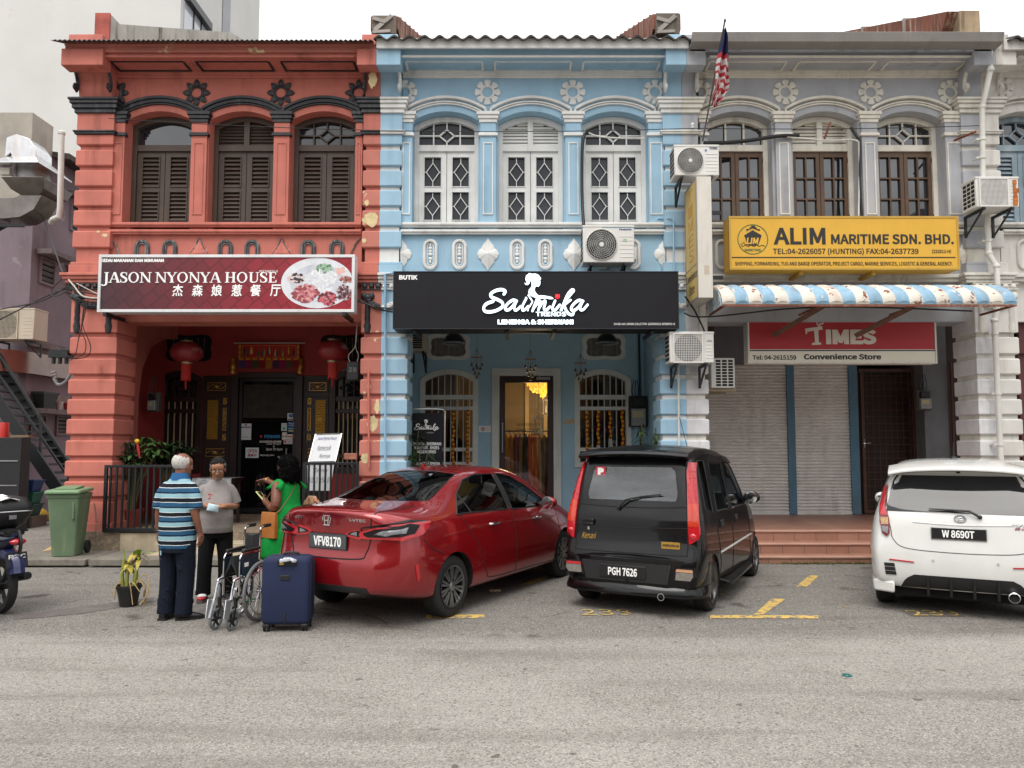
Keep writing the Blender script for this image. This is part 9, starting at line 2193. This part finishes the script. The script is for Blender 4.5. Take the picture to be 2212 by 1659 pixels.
bamboo(893,1010,905,12.15,'bamboo plant left of the boutique standing board, at the blue pier',21);bamboo(1404,1000,898,11.95,'bamboo plant at the right end of the blue porch under the meter box',22);bamboo(905,1010,985,12.0,'low leafy bamboo in front of the boutique standing board',23,3)
p=G(277,1309);random.seed(4);o=empty('wilting_plant',(p.x,p.y,0),'wilting yellow green plant in a black pot on the asphalt','potted plant')
k=MB();k.lathe([(.085,0),(.118,.19),(.128,.19),(.13,.225),(.112,.225),(.104,.17),(0,.165)],(0,0,0),24);k.build('pot',M_CARBLK,o,local=True)
st,lf,dr2,gr2=MB(),MB(),MB(),MB()
for x,y,tx,tz,w in((-.06,0,-.06,.50,.02),(-.03,.03,-.02,.46,.018),(.04,0,.1,.52,.024),(.05,.02,.06,.58,.02),(-.01,-.03,0,.42,.018)):
 st.tube(bez([(x,y,.15),(x*1.1+tx*.2,y,.32),(tx,y,tz)],5),[w]*6+[w*.8]*5,8)
 for q in range(5):a=random.uniform(0,6.3);leaf(random.choice((lf,lf,dr2)),(tx,y,tz-.04),(math.cos(a),math.sin(a),random.uniform(.5,1.6)),random.uniform(.1,.17),random.uniform(.02,.034),1.1)
leaf(gr2,(.06,0,.5),(.7,0,.6),.24,.05,.4);leaf(gr2,(.06,0,.5),(.4,-.4,.9),.2,.045,.3);leaf(gr2,(-.05,0,.45),(-.1,-.1,1),.2,.03,.1)
for i in range(11):a=random.uniform(0,6.3);r_=random.uniform(.15,.24);dr2.tube(bez([(.06*math.cos(a),.06*math.sin(a),.22),(.12*math.cos(a),.12*math.sin(a),.26),(r_*math.cos(a),r_*math.sin(a)*.6,random.uniform(.03,.18))],5),.005,5)
dr2.tube(bez([(.05,0,.22),(.14,0,.32),(.2,0,.3),(.21,-.02,.12),(.14,-.04,.02)],6),.007,5)
for t in((.19,-.02,.2),(.2,-.02,.12)):leaf(dr2,t,(-.1,0,-1),.16,.03,-.3)
st.build('stem',mat('pale_green_stem','#8c9246',.6,var=.25),o,local=True);lf.build('foliage',M_LEAFY,o,local=True,smooth=0);gr2.build('foliage',mat('fresh_green_leaf','#7c9a35',.5,var=.3,scale=9),o,local=True,smooth=0);dr2.build('dry_leaf',M_DRY,o,local=True,smooth=0)
def quad_board(name,q,Y,th,m,label,cat,fr=None):
 P=[W(x,y,Y+dy)for x,y,dy in q];k=MB();k.prism(P,(0,th,0));o=k.build(name,m,label=label,cat=cat,smooth=0)
 if fr:
  k=MB()
  for i in range(4):k.bar(P[i]-V((0,.004,0)),P[(i+1)%4]-V((0,.004,0)),.018,.012)
  k.build('frame',fr,o,smooth=0)
 return o,P
M_WB=mat('whiteboard_face','#c3c5c8',.3,var=.06,scale=3);M_PEN=mat('faint_marker_ink','#6d7076',.6,var=0);M_PENB=mat('blue_marker_ink','#3d5690',.6,var=0)
o,P=quad_board('menu_whiteboard',[(667,998,-.12),(724,997,-.12),(738,936.5,.06),(682,938,.06)],11.85,.02,M_WB,'tilted whiteboard menu with handwritten lines above the right railing','whiteboard',M_STEEL)
def script_line(txt,u0,u1,v0,v1,m,P,o):
 me=text_mesh(txt,1,0,.0,shear=.15);xs_=[v.co.x for v in me.vertices];ys_2=[v.co.y for v in me.vertices];k=MB();vs=[]
 for v in me.vertices:
  u=u0+(u1-u0)*(v.co.x-min(xs_))/(max(xs_)-min(xs_));w=v0+(v1-v0)*(v.co.y-min(ys_2))/(max(ys_2)-min(ys_2));a=P[0].lerp(P[1],u);b_=P[3].lerp(P[2],u);vs.append(a.lerp(b_,w)+V((0,-.006,0)))
 k.add(vs,[tuple(f.vertices)for f in me.polygons]);k.build('lettering',m,o,smooth=0,fix=False)
script_line('Jason Nyonya House',.12,.85,.75,.9,M_PENB,P,o);script_line('Homecook',.2,.72,.4,.6,M_PEN,P,o);script_line('Nyonya',.35,.75,.1,.28,M_PEN,P,o)
o,P=quad_board('notice_board',[(664,1060,0),(713,1060,0),(722,1001,0),(664,1002,0)],11.75,.02,M_WB,'white notice board standing behind the bars of the right railing','whiteboard');script_line('Delivery',.3,.8,.65,.85,M_PEN,P,o);script_line('0113 950 0',.05,.9,.3,.5,M_PEN,P,o)
k=MB();a=W(742,993,11.9);b_=W(771,979,11.9);k.box(a.x,b_.x,11.9,12.0,a.z,b_.z);k.build('tissue_box',mat('pink_gold_box','#a8705a',.5,var=.3,scale=12),label='pink and gold box on the ledge by the shared pier',cat='box',bevel=.01)
a=W(425,1050,12.6);b_=W(512,1033,12.6);o=empty('table',((a.x+b_.x)/2,12.6,FL),'dark table with a clear plastic cover beside the restaurant door','table')
k=MB();k.box(a.x,b_.x,12.3,12.9,b_.z-.05,b_.z);k.build('table_top',M_WOODD,o,bevel=.004)
for x in(a.x+.06,b_.x-.06):
 for y in(12.36,12.84):k=MB();k.box(x-.025,x+.025,y-.025,y+.025,FL,b_.z-.05);k.build('leg',M_WOODD,o,smooth=0)
k=MB();vs=[];n=14
for j in range(6):
 for i in range(n+1):
  u=i/n;edge=j/5;x=a.x-.03+(b_.x-a.x+.06)*u;vs.append((x,12.27-.01*(j>2)+.012*math.sin(i*2+j),b_.z+.01-.045*max(0,j-1)-(.02*math.sin(i*1.7)+.03*(u>.85))*(j>2))if j>0 else(x,12.9,b_.z+.01))
k.add(vs,[(j*(n+1)+i,j*(n+1)+i+1,(j+1)*(n+1)+i+1,(j+1)*(n+1)+i)for j in range(5)for i in range(n)]);k.build('plastic_cover',mat('clear_plastic_sheet','#8d8f90',.15,var=.4,scale=15,spec=.9),o,smooth=60)
def meter(px0,px1,py0,py1,Y,label,c,dark=False):
 a,b_=W(px0,py1,Y),W(px1,py0,Y);o=empty('electric_meter',((a.x+b_.x)/2,Y,a.z),label,'electric meter','electric meters in the porches');h=b_.z-a.z
 k=MB();k.box(a.x,b_.x,Y,Y+.12,a.z,b_.z);k.build('back_box',c,o,bevel=.008);k=MB();k.box(a.x+.03,b_.x-.04,Y-.07,Y,a.z+.02,a.z+h*.58);k.build('meter_case',mat('meter_grey','#8d8e8a',.4,var=.1),o,bevel=.012)
 k=MB();k.box(a.x+.05,b_.x-.09,Y-.076,Y-.07,a.z+h*.3,a.z+h*.5);k.build('dial',mat('meter_dial','#b9ad86',.4),o,smooth=0);k=MB();k.box(a.x+.05,b_.x-.06,Y-.06,Y,a.z+h*.64,b_.z-.03);k.build('fuse_box',M_CARBLK,o,bevel=.006)
 k=MB();[k.tube(bez([(a.x+.06+.05*i,Y-.03,b_.z),(a.x+.05+.06*i,Y-.04,b_.z+.12),(a.x+.1+.03*i,Y,b_.z+.3)],4),.008,5)for i in range(3)];k.build('cable',M_CABLE,o)
meter(317,344,848,889,13.3,'grey electric meter on the left wall of the red porch',mat('meter_board','#55524d',.7,var=.15));meter(1360,1398,855,922,14.2,'electric meter and black box at the right of the blue porch',M_CARBLK);meter(1982,2012,843,886,13.95,'dark electric meter on the grey porch wall',mat('meter_board','#55524d'))
k=MB();p=W(763,801,11.9);k.box(p.x-.1,p.x+.1,11.85,11.95,p.z-.16,p.z+.14);ob=k.build('hanging_canister',M_CARBLK,label='black plastic canister hung on strings beside the right lantern',cat='canister',bevel=.02);k=MB();[k.tube(bez([p+V((d_,0,.12)),p+V((d_*1.6,0,.25)),W(768,745,11.9),W(772,690,11.9)],5),.006,5)for d_ in(-.05,.05)];k.build('string',M_WIRE,ob)
text('lettering','25 98',p.x-.06,p.x+.06,p.z-.02,p.z+.05,11.848,mat('grey_marker','#8a8d90',.6),ob)
Yb=12.25;a,b_=W(888.5,1075,Yb),W(956.5,892,Yb);o=empty('standing_board',((a.x+b_.x)/2,Yb,FL),'black standing board with white words in a rounded tube frame, left of the blue door','sign board')
k=MB();k.box(a.x,b_.x,Yb,Yb+.012,FL+.25,b_.z);k.build('panel',M_SBLK,o,smooth=0);k=MB();x0,x1,zt_=a.x-.035,b_.x+.03,b_.z+.06;k.tube(bez([(x0,Yb,FL),(x0,Yb,zt_-.2),(x0,Yb,zt_-.06),(x0+.06,Yb,zt_),(x1-.06,Yb,zt_),(x1,Yb,zt_-.06),(x1,Yb,zt_-.2),(x1,Yb,FL)],5),.016,8);k.build('frame',M_STEEL,o);k=MB();k.box(x0,x1,Yb-.25,Yb+.25,FL,FL+.02);k.build('base',M_STEEL,o,bevel=.005)
def fl_(x,y):q=W(895+(x-205)*.0317,906+(y-110)*.0367,Yb);return q.x,q.z
logo(o,fl_,.0065,Yb-.001,M_WHTL,M_REDL,halo=False);ptext('lettering','TRENDS',921,936.5,936.3,933.3,Yb-.001,mat('grey_lettering','#8d8d8d',.5,var=0),o,bold=.02,ext=.001)
for t,x0,x1,y0,y1 in(('LEHENGA . SHERWANI',888.5,953,962,955.5),('JODHPURI . SHOES',893,948.5,970.5,964),('ACCESSORIES',901,941.5,979,973),('PURCHASE & RENTAL',891,951.5,1005,998.5),('HERE',926,946,1013,1007)):ptext('lettering',t,x0,x1,y0,y1,Yb-.001,M_WHTL,o,bold=.012,ext=.001)
M_BIN=mat('faded_green_plastic','#5f7459',.55,var=.14,scale=3,streak=.8,scol='#8a8f6a',sscale=8);o=empty('wheelie_bin',(-6.5,10.95,.12),'faded green wheelie bin with its lid half shut, beside the red pier','bin',rz=R(10));o.scale=(.82,.82,.97)
k=MB();k.loft([[(x,y,z)for x,y in rrect(w,d,.04,3)]for z,w,d in((0,.19,.2),(.3,.215,.235),(.86,.255,.3),(.87,.27,.315),(.93,.275,.32))]);k.box(.15,.19,-.306,-.2,.55,.8);k.build('bin_body',M_BIN,o,local=True,smooth=40,bevel=.008)
k=MB();k.loft([[(x*s_,y*s_-.02,z+(.03*(y+.3)))for x,y in rrect(.29,.345,.04,3)]for z,s_ in((.935,1),(.965,1),(.985,.94))]);k.obox((0,-.02,1.01),.17,.2,.014,Matrix.Rotation(R(4),3,'X'));k.build('lid',mat('faded_green_lid','#6f8a66',.5,var=.14,scale=4,streak=.5,scol='#a3aa93'),o,local=True,smooth=40,bevel=.006)
k=MB();k.tube([(-.2,.36,.9),(.2,.36,.9)],.018,8);k.build('handle',M_BIN,o,local=True)
for s_ in(-1,1):
 k=MB();k.lathe([(.04,-.025),(.095,-.028),(.1,0),(.095,.028),(.04,.025)],(s_*.23,.25,.1),24,'X',ring=True);w_=k.build('wheel',M_TYRE,o,local=True);k=MB();k.lathe([(.05,-.02),(.05,.02)],(s_*.23,.25,.1),14,'X');k.build('hub',M_CARBLK,w_,local=True)
k=MB();c0=bez([W(203,1085,11.45),W(208,1120,11.4),W(205,1170,11.4)],12)
for i in range(1,len(c0)):k.lathe([(.012,-.004),(.018,0),(.012,.004)],c0[i],8,'Y' if i%2 else 'X',ring=True)
k.build('chain',mat('rusty_chain','#8a7768',.6,metal=.5,var=.3),label='thin rusty chain hanging on the red pier beside the bin',cat='chain')
M_DUCT=mat('stained_duct_steel','#77716c',.3,metal=.9,var=.25,scale=2,streak=.7,scol='#4a4038');M_DUCTB=mat('bright_duct_steel','#c9c9ca',.25,metal=.9,var=.15,scale=3,streak=.5,scol='#a58a62')
YD=16.2;o=empty('exhaust_cowl',W(70,480,YD),'stainless kitchen exhaust duct with a bent cowl above the alley','exhaust duct')
def DV(x,y,dy):return W(x,y,YD)+V((0,dy,0))
k=MB();path=[(-20,459,22),(30,459,22),(55,457,22),(75,447,22),(87,428,22)];rings=[]
for(x,y,hw_),(nx_,ny)in zip(path,((0,1),(0,1),(.3,.95),(.75,.66),(1,.1))):rings.append([DV(x+nx_*hw_,y+ny*hw_,-.3),DV(x+nx_*hw_,y+ny*hw_,.3),DV(x-nx_*hw_,y-ny*hw_,.3),DV(x-nx_*hw_,y-ny*hw_,-.3)])
k.loft(rings);k.loft([[DV(x,y,d)for x,d in((a_,-dd),(b_,-dd),(b_,dd),(a_,dd))]for y,a_,b_,dd in((432,66,104,.3),(422,50,120,.42),(401,38,126,.55),(400,40,110,.5))]);k.build('duct',M_DUCT,o,smooth=35,bevel=.01)
k=MB();c0=DV(70,402,0);k.lathe([(.36,0),(.36,.36)],c0,24);k.build('drum',mat('galvanised_drum','#8d8c8b',.4,metal=.8,var=.2,streak=.4),o)
k=MB();k.loft([[DV(x,y,d)for x,d in((a_,-dd),(b_,-dd),(b_,dd),(a_,dd))]for y,a_,b_,dd in((374,12,120,.62),(371,12,120,.62),(349,38,96,.3))]);k.build('hood',M_DUCTB,o,smooth=20,bevel=.006)
k=MB();rings=[]
for x,y,nx_,ny,hw_ in((68,350,1,0,27),(69,338,.97,-.24,27),(60,325,.8,-.6,25),(45,322,.35,-.94,23),(30,329,.1,-1,21)):rings.append([DV(x+nx_*hw_,y+ny*hw_,-.28),DV(x+nx_*hw_,y+ny*hw_,.28),DV(x-nx_*hw_,y-ny*hw_,.28),DV(x-nx_*hw_,y-ny*hw_,-.28)])
k.loft(rings);k.build('cowl',M_DUCTB,o,smooth=35,bevel=.008);k=MB();q=DV(36,384,-.42);k.box(q.x-.1,q.x+.12,q.y,q.y+.1,q.z-.08,q.z+.08);k.build('motor_box',M_CREAM,o,bevel=.01)
k=MB();k.box(-12.6,DV(60,490,0).x,YD-.2,YD-.1,DV(0,494,0).z,DV(0,488,0).z);k.bar(DV(-20,505,0),DV(22,484,0),.05,.05);k.build('support',M_BLKM,o,smooth=0)
k=MB();q=[W(133,288,15.2),W(129.5,452,15.2),W(127,468,15.2),W(114,474,15.3),W(110,480,15.6)];k.tube(q,.058,12);k.lathe([(.07,-.02),(.07,.03),(.05,.05)],q[0],12);k.build('vent_pipe',M_PVC,label='white plastic vent pipe with an elbow on the alley wall',cat='pipe')
k=MB();za,zb=ZZ(800,16.6),ZZ(752,16.6);q=[(-17,16.4),(-12.4,16.4),(-11.8,16.55),(-11.45,16.9),(-11.3,17.4),(-11.25,22)]
k.loft([[(x,y,za),(x,y,zb),(x-.05-.4*(i>3),y+.5*(i<4),zb),(x-.05-.4*(i>3),y+.5*(i<4),za)]for i,(x,y)in enumerate(q)]);k.build('air_duct',mat('copper_tinted_steel','#8f7f78',.25,metal=.95,var=.15,scale=1.5),label='long flat steel air duct along the alley wall below the air conditioner',cat='duct',smooth=50)
YS=16.7;o=empty('stair',W(140,1075,YS),'black steel staircase with thin rails climbing left across the alley wall','staircase');S_=lambda x,y,d=0:W(x,y,YS)+V((0,d,0))
for d in(-.1,.8):k=MB();k.bar(S_(-60,780,d),S_(160,1100,d),.26,.06,up=(0,1,0));k.build('stringer',M_BLKM,o,smooth=0)
for i in range(16):x,y=-45+12.4*i,806+18*i;k=MB();q=S_(x,y);k.box(q.x-.14,q.x+.14,YS-.06,YS+.76,q.z-.02,q.z+.02);k.build('tread',M_BLKM,o,smooth=0)
k=MB();k.bar(S_(-60,672),S_(160,1020),.05);k.bar(S_(-60,722),S_(160,1050),.04);[k.bar(S_(x,866+1.454*x),S_(x,758+1.6*x),.045)for x in(-30,87,150)];k.build('handrail',M_BLKM,o,smooth=0)
k=MB();q=W(40,1088,15.2);k.box(-13,q.x,15.2,15.5,0,ZZ(945,15.2));kb=k.build('dark_cabinet',mat('charcoal_cabinet','#1a1a1d',.6,var=.2),label='charcoal storage cabinet at the foot of the alley stair',cat='cabinet',bevel=.01);k=MB();[k.box(q.x-1.2,q.x-.05,15.185,15.2,z,z+.02)for z in(.5,.9,1.4)];k.build('shelf_edge',M_STEEL,kb,smooth=0)
k=MB();q=W(5,943,15.3);k.lathe([(.09,0),(.09,.3),(.085,.31),(.0,.31)],(q.x,15.34,ZZ(945,15.2)),18);k.build('red_canister',mat('red_plastic','#b32a22',.4),label='red plastic canister on the charcoal cabinet',cat='canister');k=MB();q0=ZZ(945,15.2);k.obox((q.x+.3,15.45,q0+.03),.17,.12,.022,Matrix.Rotation(.2,3,'Z'));k.build('cardboard',mat('brown_cardboard','#7d6a52',.9),label='flattened brown cardboard on the charcoal cabinet',cat='cardboard',smooth=0)
for i,(cc,lab)in enumerate((('#1e4a44','dark green plastic crate at the bottom of the alley stack'),('#2a6a5c','green plastic crate in the middle of the alley stack'),('#23407a','blue plastic crate on top of the alley stack'))):
 q=W(56,1095,15.9);z=.02+.25*i+.22;k=MB();x,y=q.x,15.9
 k.loft([[(x+a_*w_,y+b_*w_*.7,z+h_)for a_,b_ in((-1,-1),(1,-1),(1,1),(-1,1))]for w_,h_ in((.2,0),(.26,.23),(.28,.23),(.28,.25),(.25,.25),(.19,.03))]);k.build('crate',mat('crate_%d'%i,cc,.5,var=.15),label=lab,cat='crate',group='stacked plastic crates',smooth=0)
q=W(56,1095,15.9);k=MB();k.box(q.x-.3,q.x+.3,15.65,16.15,0,.235);k.build('pallet',mat('grey_timber','#5a5148',.9,var=.2),label='low grey timber pallet under the crates',cat='pallet',smooth=0)
random.seed(8);q=G(84,1126);k=MB();rr_=[[((r_*(1+.12*math.sin(3*a_+h*9)+random.uniform(-.06,.06)))*math.cos(a_),.8*r_*math.sin(a_),h)for a_ in[2*PI*i/16 for i in range(16)]]for r_,h in((.16,.0),(.22,.06),(.2,.16),(.13,.25),(.05,.3),(.06,.36))];k.loft(rr_);k.xform(Matrix.Translation(q));k.build('plastic_bag',mat('yellow_plastic_bag','#b9942f',.35,var=.25,scale=9),label='tied yellow plastic bag of rubbish in the alley',cat='bag',smooth=60)
k=MB();k.loft([[(w_*a_*.5,w_*b_,h)for a_,b_ in((-1,-1),(1,-1),(1,1),(-1,1))]for w_,h in((.2,0),(.28,.34),(.31,.34),(.31,.4),(.26,.4),(.2,.1))]);k.xform(Matrix.Translation((-11.35,17.95,2.62)));k.build('planter',M_CARBLK,label='dark plastic planter on the alley wall ledge',cat='planter')
for i,(y_,cc,lab)in enumerate(((18.5,'#b9b2a8','white pot with a wilted plant on the alley ledge'),(18.85,'#a33a2c','small red pot on the alley ledge'))):
 o=empty('flowerpot',(-11.35,y_,2.62),lab,'flowerpot','pots on the alley ledge');k=MB();k.lathe([(.06,0),(.09,.17),(.1,.17),(.1,.2),(.08,.2),(0,.15)],(0,0,0),14);k.build('pot',mat('pot_%d'%i,cc,.6),o,local=True);k=MB();[k.tube(bez([(0,0,.15),(.03*math.cos(a_),.03*math.sin(a_),.3),(.1*math.cos(a_),.1*math.sin(a_),.36)],4),.006,4)for a_ in(0,2,4)];k.build('dry_stem',M_DRY,o,local=True)
def motorcycle(loc,rz,label,num):
 o=empty('motorcycle',loc,label,'motorcycle','motorcycles at the left edge',rz)
 for y in(0,1.24):
  k=MB();k.lathe([(.205,-.03),(.26,-.04),(.28,-.015),(.28,.015),(.26,.04),(.205,.03)],(0,y,.28),36,'X',ring=True);w_=k.build('wheel',M_TYRE,o,local=True)
  k=MB();k.lathe([(.19,-.02),(.21,-.025),(.21,.025),(.19,.02)],(0,y,.28),32,'X',ring=True);[k.obox((0,y,.28),.012,.195,.018,Matrix.Rotation(PI*i/3,3,'X'))for i in range(3)];k.lathe([(.05,-.05),(.05,.05)],(0,y,.28),16,'X');k.build('rim',M_ALLOYD,w_,local=True)
 k=MB();k.loft([[(w_*math.cos(a_),y,zc+h*math.sin(a_))for a_ in[2*PI*i/14 for i in range(14)]]for y,w_,zc,h in((-.3,.04,.78,.03),(-.1,.11,.74,.1),(.2,.14,.68,.12),(.5,.12,.62,.12),(.7,.1,.6,.18),(.95,.16,.72,.22),(1.1,.12,.85,.14))]);k.build('body',mat('blue_black_fairing','#171c33',.3,var=.1,coat=.6),o,local=True)
 k=MB();k.loft([[(w_*math.cos(a_),y,zc+.04*math.sin(a_))for a_ in[2*PI*i/12 for i in range(12)]]for y,w_,zc in((-.22,.1,.82),(0,.13,.83),(.35,.14,.79),(.65,.1,.78))]);k.build('seat',M_CARBLK,o,local=True)
 k=MB();k.tube(bez([(0,-.31,.42),(0,-.26,.55),(0,-.05,.62)],5),.075,8);k.build('mudguard',mat('blue_mudguard','#262c55',.35,coat=.5),o,local=True)
 k=MB();k.bar((.06,-.02,.28),(.07,.45,.34),.03,.05);k.bar((-.06,-.02,.28),(-.07,.45,.34),.03,.05);k.tube([(.1,.05,.32),(.1,.02,.68)],.025,8);k.tube([(-.1,.05,.32),(-.1,.02,.68)],.025,8);k.tube(bez([(.13,-.25,.38),(.13,.2,.3),(.1,.5,.25)],4),.04,10);k.build('swing_arm',M_ALLOYD,o,local=True)
 k=MB();k.tube([(.06,1.24,.28),(.05,1.05,.9)],.022,8);k.tube([(-.06,1.24,.28),(-.05,1.05,.9)],.022,8);k.tube(bez([(-.33,.9,1.0),(-.1,1.03,.98),(.1,1.03,.98),(.33,.9,1.0)],4),.014,8);k.build('fork',M_STEEL,o,local=True)
 k=MB();k.loft([[(x,y+.05,z)for x,y in rrect(w_,d_,.08,4)]for z,w_,d_ in((.86,.12,.12),(.9,.17,.17),(1.0,.21,.21),(1.06,.215,.215),(1.1,.21,.21),(1.17,.17,.17),(1.19,.1,.1))]);tb_=k.build('top_box',mat('black_box_plastic','#1c1c1e',.45,var=.15),o,local=True,smooth=60)
 k=MB();k.tube([(x,y+.05,1.035)for x,y in rrect(.214,.214,.08,4)],.007,6,closed=True);k.obox((0,-.166,.98),.035,.008,.02);k.build('latch',M_STEEL,tb_,local=True)
 k=MB();k.tube([(-.08,-.3,.85),(-.08,.05,.83)],.014,6);k.tube([(.08,-.3,.85),(.08,.05,.83)],.014,6);k.tube(bez([(.0,-.3,.85),(0,-.36,.75),(0,-.34,.62)],4),.018,6);k.build('rack',M_BLKM,o,local=True)
 k=MB();k.obox((0,-.29,.56),.1,.006,.075,Matrix.Rotation(R(-15),3,'X'));pl_=k.build('number_plate',M_PLATE,o,local=True,smooth=0);text('lettering',num[0],-.08,.08,.575,.615,-.30,M_WHTL,pl_,bold=.02,ext=.001,local=True);text('lettering',num[1],-.07,.07,.51,.555,-.285,M_WHTL,pl_,bold=.02,ext=.001,local=True)
 k=MB();k.ell((0,-.3,.74),(.08,.05,.035));k.build('tail_lamp',M_LRED,o,local=True)
 return o
motorcycle((-5.25,7.72,0),R(58),'black and blue motorcycle with a black top box, cut by the left edge',('PBC','88'));motorcycle((-5.42,7.1,0),R(62),'nearer motorcycle of which only a wheel shows at the left edge',('PMB','390'))
random.seed(12);k=MB();rows=[[(-5.38+.07*i+random.uniform(-.02,.02),7.55+.07*j,1.2+.03*math.sin(i*2+j)+random.uniform(-.01,.015)-(.05 if i>2 else 0))for i in range(5)]for j in range(3)];k.loft(rows,False,False,closed=False);q=k.build('paper_wrapper',M_WHTL,label='crumpled white paper on the motorcycle top box',cat='litter',smooth=0);q.modifiers.new('t','SOLIDIFY').thickness=.004
k=MB();q=G(1830,1460);k.lathe([(.022,0),(.035,0),(.035,.008),(.022,.008)],q,16,ring=True);k.build('bottle_ring',mat('teal_plastic','#1c6a62',.4),label='small teal plastic ring lying on the road',cat='litter');k=MB();q=G(1057,1276,.015);k.tube([q,q+V((.13,.02,.0))],.014,7);k.build('crushed_packet',mat('brown_paper','#a58a62',.8,peel=.55,peelcol='#d8d0c2',pscale=20),label='small crushed brown packet near the red sedan',cat='litter')
random.seed(3)
labs=('dry leaf in the gap right of the black minicar','dry leaf nearer the tiled steps','dry leaf behind the white hatchback','dry leaf left of the yellow T mark')
for(x,y),lab in zip(((1846,1270),(1580,1290),(3340/1.8228,2390/1.8228),(1565,1283)),labs):k=MB();q=G(x,y,.006);a_=random.uniform(0,6);leaf(k,q,(math.cos(a_),math.sin(a_),.05),.07,.018,.1);k.build('fallen_leaf',M_DRY,label=lab,cat='leaf',group='fallen leaves',smooth=0)
random.seed(15);q=W(2206,985,11.2);o=empty('pot_plant',(q.x+.1,11.2,FL),'leggy green plant at the right edge behind the white hatchback','potted plant');st,lf=MB(),MB();k=MB();k.lathe([(.1,0),(.14,.25),(0,.25)],(0,0,0),16);k.build('pot',M_TPOT,o,local=True)
for i in range(5):a_=random.uniform(0,6.3);h=random.uniform(.9,1.25);st.tube(bez([(0,0,.2),(.08*math.cos(a_),.08*math.sin(a_),h*.6),(.22*math.cos(a_),.2*math.sin(a_),h)],4),.008,5);[leaf(lf,(.22*math.cos(a_)*t,.2*math.sin(a_)*t,h*t),(math.cos(a_+b2),math.sin(a_+b2),.3),.13,.03,.5)for t,b2 in((1,0),(.95,1.5),(.9,-1.5),(.75,2.5),(.6,-2.2))]
st.build('stem',M_STEM,o,local=True);lf.build('foliage',M_LEAF,o,local=True,smooth=0)
k=MB();x=XX(2203,11.9,850);k.box(x,x+.25,11.9,12.2,FL,4.0);k.box(x,x+2,11.85,12.0,3.2,4.0);k.build('shopfront',mat('maroon_panel','#4e2422',.6,var=.2),HR['white_shophouse'][0])
o=empty('facing_terrace',(0,-20,0),'row of pale shophouses across the street, reflected in the car windows','shophouse');k=MB();wall_open(k,-26,26,0,7,[(-24+i*2.6,-22.6+i*2.6,4.4,6.1,.2)for i in range(19)],-20.3,-20)
k.build('wall',mat('dull_plaster','#8d877c',.9,var=.3,scale=.5),o,smooth=0);k=MB();k.box(-26,26,-20.6,-20.4,0,7);k.build('room_wall',M_DARK,o,smooth=0);k=MB();k.prism([(-26,-19.2,6.8),(26,-19.2,6.8),(26,-25,9),(-26,-25,9)],(0,0,.15));k.build('roof',M_TILE,o,smooth=0);k=MB();k.box(-26,26,-19.99,-19.9,0,3.4);k.build('shopfront',mat('dim_shopfronts','#4a4743',.7,var=.4,scale=.8),o,smooth=0);k=MB();k.prism([(-26,-18.6,3.5),(26,-18.6,3.5),(26,-20,4.1),(-26,-20,4.1)],(0,0,.06));k.build('awning',M_RUST,o,smooth=0)
